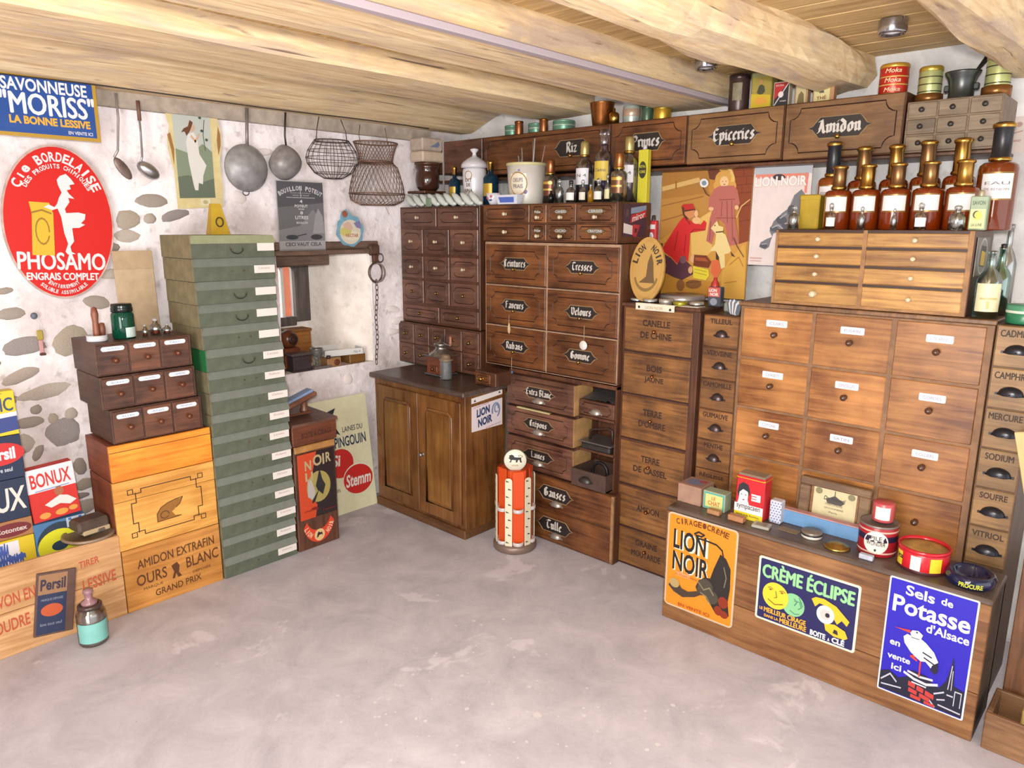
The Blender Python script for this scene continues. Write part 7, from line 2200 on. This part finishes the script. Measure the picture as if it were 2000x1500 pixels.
t = thing('feather_tuft', 'tuft of grey and white feathers at the edge of the herb drawers', 'feathers', (2.83, 1.365, 1.2435), RZ)
for k in range(7):
    a = -.9+.3*k
    obj('feather', M().prism([(0, 0), (.012, .012), (.010, .055), (0, .066), (-.008, .05), (-.006, .012)], -.002, 0), flat('d8d8dc' if k % 2 else '6a6e78', .7), t, (.006*k-.02, -.004*k, .002), (math.radians(-25+8*k), a*.5, 0))

# --- coffee mill and jar on the buffet
t = thing('coffee_mill', 'wooden box coffee mill with a metal dome and crank on the buffet', 'coffee mill', (2.648, 2.985, .7945), RZ)
obj('box', M().box(-.06, .055, -.055, .055, .008, .105, .004), wood('5b3020', '83482f', .35, 'x'), t)
obj('drawer', M().box(-.03, .03, -.060, -.055, .02, .055, .003), wood('5b3020', '7a422c', .35, 'x'), t)
obj('drawer_knob', M().lathe([(0, 0), (.005, 0), (.008, .008), (0, .012)], 10, (0, -.06, .037), 'y'), COPPER, t)
obj('base', M().box(-.07, .065, -.065, .065, 0, .010, .003), TINM, t)
obj('top_plate', M().box(-.078, .075, -.07, .07, .105, .112, .003), flat('9a948e', .3, .8), t)
obj('dome', M().lathe([(.070, .112), (.064, .122), (.046, .132), (.034, .142), (.030, .152), (.040, .166), (.042, .172), (.030, .178), (.01, .182), (.006, .195), (0, .197)], 26), flat('a59f98', .25, .9), t)
obj('crank', M().tube([(0, 0, .185), (.05, -.01, .176), (.10, -.02, .172)], .004, 6), STEEL, t)
obj('handle', M().lathe([(.0, .172), (.008, .174), (.010, .19), (.007, .205), (.010, .22), (0, .226)], 12, (.10, -.02, 0)), wood('8d5a3e', 'b98060', .4, 'z'), t)
t = thing('ground_glass_jar', 'small ribbed glass jar with a wooden cap beside the coffee mill', 'jar', (2.585, 2.875, .7945), RZ)
obj('glass', M().lathe([(0, 0), (.030, 0), (.032, .004), (.030, .09), (.026, .1), (.022, .1), (.026, .088), (.027, .006), (0, .005)], 16, smooth=False), flat('ccd0d4', .12, trans=.75), t)
obj('cap', M().lathe([(.026, .098), (.038, .100), (.038, .106), (.026, .11), (.024, .125), (.018, .132), (0, .134)], 20), flat('a08a72', .4, .4), t)

# --- orange lion display stand
os_ = thing('display_stand', 'orange round shoe polish display stand with a white lion disc on the floor', 'display stand', (2.56, 2.345, 0), RZ+math.radians(18))
obj('base', M().lathe([(0, 0), (.105, 0), (.110, .006), (.110, .03), (.10, .04), (0, .04)], 32), flat('8a7468', .4, .3), os_)
ORA = flat('e2531f', .35)
obj('core', M().lathe([(0, .038), (.080, .038), (.080, .425), (0, .425)], 6, smooth=False, a0=math.radians(-84.5), a1=math.radians(275.5)), ORA, os_)
for k in range(6):
    a = math.radians(-84.5+60*k)
    cx, cy = .094*math.cos(a), .094*math.sin(a)
    q = obj('strip', M().prism(rrect(-.0185, .028, .0185, .395, .016), -.004, 0), flat('ece4c8', .4), os_, (cx, cy, 0), (0, 0, a+PI/2))
    m = M()
    for j in range(9):
        x_, z_ = (.006 if j % 2 else -.006), .052+.04*j
        m.poly([(x_-.008, z_), (x_-.007, z_+.006), (x_-.010, z_+.011), (x_-.004, z_+.011), (x_+.007, z_+.007), (x_+.008, z_), (x_+.005, z_+.004), (x_-.005, z_+.004)], -.0046)
    obj('print', m, flat('3a302c', .5), q)['kind'] = 'stuff'
    a += math.radians(30)
    cx, cy = .081*math.cos(a), .081*math.sin(a)
    obj('panel', M().box(-.030, .030, -.003, 0, .04, .425+(.012 if k % 2 else 0), .002), ORA, os_, (cx, cy, 0), (0, 0, a+PI/2))
    for zz in (.040, .215):
        obj('tin_holder', M().lathe([(0, 0), (.026, 0), (.028, .003), (.028, .020), (.025, .020), (.024, .008), (0, .008)], 20), flat('d6cccb', .25), os_, (cx*.98, cy*.98, zz))
obj('stem', M().box(-.012, .012, -.004, .004, .41, .46), flat('cfc6c0', .4), os_, (.018, -.036, 0), (0, 0, math.radians(24.5)))
dd = obj('lion_disc', M().lathe([(0, 0), (.054, 0), (.055, .003), (.054, .006), (0, .006)], 32, (0, 0, .475), 'y'), flat('f0ecd8', .35), os_, (.018, -.04, 0), (0, 0, math.radians(24.5)))
obj('disc_rim', M().tube([(.055*math.cos(a), -.003, .475+.055*math.sin(a)) for a in [2*PI*j/32 for j in range(32)]], .0025, 5, True), flat('8a8478', .4, .4), dd)
m = M()
s_ = .040
m.poly([(x*s_, .478+z*s_) for x, z in [(-.75, -.32), (-.5, -.32), (-.42, -.02), (.1, -.06), (.05, -.34), (.25, -.34), (.35, -.06), (.5, .02), (.62, -.34), (.85, -.36), (.75, -.1), (.72, .3), (.2, .3), (-.1, .34), (-.2, .55), (-.45, .66), (-.75, .55), (-.72, .3), (-.85, .25), (-.65, .05), (-.55, -.1)]], -.0072)
for q in stroke([(x*s_, .478+z*s_) for x, z in [(.72, .25), (.9, .45), (.6, .62), (.35, .5), (.55, .42)]], .0018):
    m.poly(q, -.0072)
obj('lion_print', m, flat('2c2828', .5), dd)
m = M()
text_into(m, 'LION NOIR', -.016, .445, .032, .008, -.0072, .02)
obj('lettering', m, flat('b0a070', .5), dd)

# --- on the chest lid
ZT = .4925
t = thing('soap_carton', 'faded pink carton with a blue oval at the left end of the chest lid', 'carton', (2.555, 1.43, ZT), RZ)
obj('carton', M().box(0, .105, 0, .11, 0, .078, .002), flat('b08a76', .6, vary=.2), t)
obj('oval', M().prism([(.01, 0), (.1, 0), (.1, .002), (.01, .002)], .01, .10), flat('a3807a', .6), t, (0, 0, .0765))
obj('oval_print', M().add([(.05+.035*math.cos(a), .055+.035*math.sin(a), .0790) for a in [2*PI*j/18 for j in range(18)]], [tuple(range(18))]), flat('7a86a4', .6), t)
obj('red_spot', M().add([(.075+.018*math.cos(a), .075+.016*math.sin(a), .0794) for a in [2*PI*j/14 for j in range(14)]], [tuple(range(14))]), flat('b4525c', .6), t)
t = thing('soap_carton', 'small turquoise and yellow soap carton reading LE CHAT on the chest lid', 'carton', (2.56, 1.318, ZT), RZ, None)
obj('carton', M().box(0, .095, 0, .055, 0, .075, .002), flat('a8b49a', .6, vary=.1), t)
p = Print(t, -.0003, .095, .075)
p.poly([(.06, .06), (.96, .06), (.96, .94), (.06, .94)], '4fb0a4')
p.poly([(.12, .14), (.90, .14), (.90, .86), (.12, .86)], 'd9d88a')
p.text([('LE', .40, .56, .18, .18), ('CHAT', .24, .26, .55, .24)], 'd0783c', bold=.03)
t = thing('rectangular_tin', 'tall red, white and yellow tin with a dark haired portrait on the chest lid', 'tin', (2.565, 1.185, ZT), RZ)
obj('tin', M().box(0, .115, 0, .07, 0, .175, .006), flat('cf2c34', .3), t)
obj('rim', M().box(-.001, .116, -.001, .071, .160, .168, .005), flat('e8d02e', .3), t)
obj('top', M().box(.002, .113, .002, .068, .168, .180, .006), flat('a09686', .35, .5), t)
p = Print(t, -.0003, .115, .175)
p.poly([(.0, .0), (1, .0), (1, .17), (0, .17)], 'e8d02e')
p.poly([(.0, .15), (1, .15), (1, .34), (0, .34)], 'eee8ea')
p.text([('sympacaen', .08, .20, .82, .12)], '2a2a34', bold=.01)
p.text([('laque à la fixation', .08, .06, .8, .06)], '7a6a20')
p.poly([(.10, .34), (.52, .34), (.46, .44), (.46, .60), (.40, .72), (.20, .72), (.10, .60), (.14, .44)], 'ece6e6')
p.poly([(.08, .58), (.12, .76), (.26, .84), (.44, .80), (.52, .66), (.50, .54), (.44, .64), (.28, .68), (.16, .60), (.14, .46)], '2e2c34')
p.polys([ell(.23, .56, .03, .012, 8), ell(.38, .56, .03, .012, 8), ell(.31, .44, .04, .014, 8)], '7a4a4a')
p.text([('E', .58, .46, .32, .16)], 'efe6e6', bold=.06, rot=PI)
t = thing('patterned_packet', 'small white and blue patterned packet behind the red tin', 'packet', (2.60, 1.060, ZT), RZ)
obj('packet', M().box(0, .045, 0, .04, 0, .09, .004), flat('d9dcea', .5), t)
m = M()
for a in range(4):
    for b in range(8):
        m.poly(ell(.006+.011*a+(.005 if b % 2 else 0), .008+.0105*b, .003, .003, 6), -.0004)
obj('print', m, flat('5a78b8', .5), t)
t = thing('long_carton', 'long low blue carton with a pink top on the chest lid', 'carton', (2.635, 1.045, ZT), RZ)
obj('carton', M().box(0, .335, 0, .034, 0, .052, .002), flat('6e9ccc', .5, vary=.06), t)
obj('top_sheet', M().box(.0, .335, .002, .034, .052, .056, .001), flat('cf9c9c', .5, vary=.1), t)
for lab, x, y, w, d_, h, c in (('small tan wooden block in front of the soap carton', 2.515, 1.275, .052, .028, .018, 'b9895e'), ('second tan wooden block in front of the red tin', 2.512, 1.185, .062, .03, .022, 'ba8258')):
    t = tag(obj('wood_block', M().box(0, w, 0, d_, 0, h, .002), flat(c, .6, vary=.15), None, (x, y, ZT), (0, 0, RZ)), lab, 'block', 'tan blocks on the chest')
t = thing('silver_matchbox', 'flat silver grey case lying at the front of the chest lid', 'case', (2.505, 1.085, ZT), RZ+math.radians(8))
obj('case', M().box(0, .065, 0, .045, 0, .012, .002), flat('b9b5aa', .4, .3), t)
obj('print', M().add([(.012, .008, .0124), (.052, .008, .0124), (.052, .036, .0124), (.012, .036, .0124)], [(0, 1, 2, 3)]), flat('8f8a80', .5), t)
t = thing('round_boxes', 'two stacked black and silver round pill tins on the chest lid', 'tin', (2.575, .885, ZT), RZ)
obj('lower_tin', M().lathe([(0, 0), (.034, 0), (.036, .003), (.036, .012), (.034, .013)], 24), flat('e0dcd6', .3), t)
obj('upper_tin', M().lathe([(0, .013), (.037, .013), (.037, .022), (.034, .025), (0, .025)], 24), flat('8f847c', .35, .4), t)
obj('seam', M().lathe([(.0372, .011), (.0376, .012), (.0376, .016), (.0372, .017)], 24), flat('2c2826', .4), t)
t = thing('paper_tag', 'brown paper scrap lying between the silver case and the pill tins', 'paper', (2.555, 1.005, ZT), RZ)
obj('paper', M().box(0, .075, 0, .04, 0, .0015), flat('8d7a62', .7), t)
t = thing('brass_dish', 'dented shallow brass dish near the edge of the chest lid', 'dish', (2.545, .785, ZT), RZ)
obj('lid', M().lathe([(.042, 0), (.045, .003), (.040, .008), (.030, .010), (.022, .016), (.01, .017), (0, .016)], 26), flat('b99c54', .3, .9, vary=.3), t)
t = thing('battery_tin', 'dark red round tin reading PILE WONDER on the chest lid', 'tin', (2.612, .674, ZT), RZ)
obj('tin', M().lathe([(0, 0), (.060, 0), (.062, .003), (.062, .105), (.060, .108)], 34), flat('a8242c', .3), t)
obj('top', M().lathe([(.062, .104), (.064, .108), (.062, .112), (.058, .108), (0, .107)], 34), flat('8d8580', .35, .5), t)
for zz in (.012, .088):
    obj('stripe', M().lathe([(.0624, zz), (.0628, zz+.001), (.0628, zz+.005), (.0624, zz+.006)], 34), flat('e0b8a8', .4), t)
obj('navy_band', M().lathe([(.0624, .055), (.0626, .056), (.0626, .075), (.0624, .076)], 34), flat('2c2440', .3), t)


def wrapd(m, r, mid):
    m.v = [((r - y)*math.cos(mid+x/r), (r - y)*math.sin(mid+x/r), z) for x, y, z in m.v]
    return m


mid = -PI*.44
m = M()
n_ = 26
for (rr, dy, c, nm2) in ((.040, -.0008, 'efe6dc', 'disc_print'),):
    vs = [(0, dy, .052)] + [(rr*math.cos(2*PI*j/n_), dy, .052+rr*math.sin(2*PI*j/n_)) for j in range(n_)]
    vs2 = [(rr*.5*math.cos(2*PI*j/n_), dy, .052+rr*.5*math.sin(2*PI*j/n_)) for j in range(n_)]
    fs = [(0, 1+n_+j, 1+n_+(j+1) % n_) for j in range(n_)] + [(1+n_+j, 1+j, 1+(j+1) % n_, 1+n_+(j+1) % n_) for j in range(n_)]
    m.add(vs+vs2, fs)
    obj(nm2, wrapd(m, .062, mid), flat(c, .4), t)
m = M()
text_into(m, 'PILE', -.018, .062, .036, .014, -.0014, .01)
text_into(m, 'WONDER', -.030, .042, .060, .015, -.0014, .01)
m.poly(ell(0, .026, .004, .005, 8), -.0014)
obj('lettering', wrapd(m, .062, mid), flat('3a2c30', .5), t)
t = thing('small_red_tin', 'small red and white round tin standing on the PILE WONDER tin', 'tin', (2.627, .669, ZT+.1125), RZ)
obj('tin', M().lathe([(0, 0), (.034, 0), (.035, .003), (.035, .064), (.033, .066), (0, .066)], 26), flat('c9565a', .35), t)
obj('label_card', M().lathe([(.0357, .010), (.0357, .055)], 12, a0=mid-.7, a1=mid+.7), flat('efe6e2', .4), t)
t = thing('candy_tin', 'wide low red tin with white and yellow panels at the front of the chest', 'tin', (2.588, .523, ZT), RZ)
t.scale = (.93, .93, 1.0)
obj('tin', M().lathe([(0, 0), (.080, 0), (.082, .003), (.082, .068), (.080, .07)], 40), flat('cf2430', .25), t)
obj('lid_rim', M().lathe([(.082, .066), (.085, .070), (.085, .078), (.080, .080), (.078, .068)], 40), flat('d92c3a', .2, .2), t)
obj('contents', M().lathe([(0, .066), (.078, .066), (.078, .070), (.05, .072), (0, .071)], 30), flat('c79a58', .6, vary=.5), t)
obj('base_band', M().lathe([(.0822, .001), (.0826, .002), (.0826, .010), (.0822, .011)], 40), flat('4a2024', .4), t)
for (aa, ww, c) in ((-1.05, .30, 'e8d436'), (-.25, .30, 'f0ece8'), (.55, .34, 'e8d436')):
    obj('panel', M().lathe([(.0828, .012), (.0828, .060)], 8, a0=mid+aa-ww+.1, a1=mid+aa+ww-.1), flat(c, .35), t)
m = M()
text_into(m, 'cyca', -.020, .030, .04, .018, -.0016, .03)
obj('lettering', wrapd(m, .082, mid-1.05), flat('3a2c20', .5), t)
t = thing('glass_ashtray', 'dark blue glass ashtray with yellow lettering at the right end of the chest lid', 'ashtray', (2.565, .379, ZT), RZ)
t.scale = (.88, .88, .95)
obj('bowl', M().lathe([(0, 0), (.070, 0), (.080, .010), (.082, .030), (.074, .042), (.066, .044), (.058, .036), (.050, .014), (0, .010)], 36), flat('1c2450', .06, trans=.35, coat=.5), t)
m = M()
text_into(m, 'PROCURE', -.045, .012, .075, .016, -.0012, .03)
obj('lettering', wrapd(m, .0815, mid+.1), flat('cfd03c', .4), t)
t = tag(obj('dice_block', M().box(0, .045, 0, .02, 0, .018, .002), flat('c6ccdc', .5, vary=.3), None, (2.508, .70, ZT), (0, 0, RZ)), 'small white and blue packet in front of the PILE WONDER tin', 'packet')

# --- chrome ceiling spots
for (x, y, lab) in ((2.80, 1.545, 'small chrome ceiling spot between the beams above the tins'), (2.715, .833, 'small chrome ceiling spot nearest the right edge')):
    t = thing('ceiling_spot', lab, 'lamp', (x, y, ZC), 0, 'chrome ceiling spots')
    obj('housing', M().lathe([(0, 0), (.042, 0), (.044, -.004), (.044, -.040), (.040, -.046), (.034, -.046), (.032, -.03), (0, -.03)], 24), flat('b4b4bc', .18, .95), t)
    obj('bulb', M().lathe([(0, -.031), (.030, -.031), (.024, -.042), (0, -.046)], 20), flat('e6e6ee', .1), t)

# --- white paint spots on the floor
sp = random.Random(11)
m = M()
spots = [(1.62, 1.9), (1.70, 1.82), (1.5, 1.62), (1.42, 1.40), (1.75, 1.15)]
for _ in range(120):
    cx, cy = spots[sp.randrange(5)]
    x, y = sp.gauss(cx, .20), sp.gauss(cy, .14)
    r = abs(sp.gauss(.0, .0028))+.0014
    n_ = 7
    m.add([(x+r*(1+.5*sp.random())*math.cos(2*PI*j/n_), y+r*(1+.5*sp.random())*math.sin(2*PI*j/n_), .0006) for j in range(n_)], [tuple(range(n_))])
o = obj('paint_spots', m, flat('ece6ea', .7), floor)
o['kind'] = 'stuff'
o['label'] = 'white paint drips spattered on the floor'
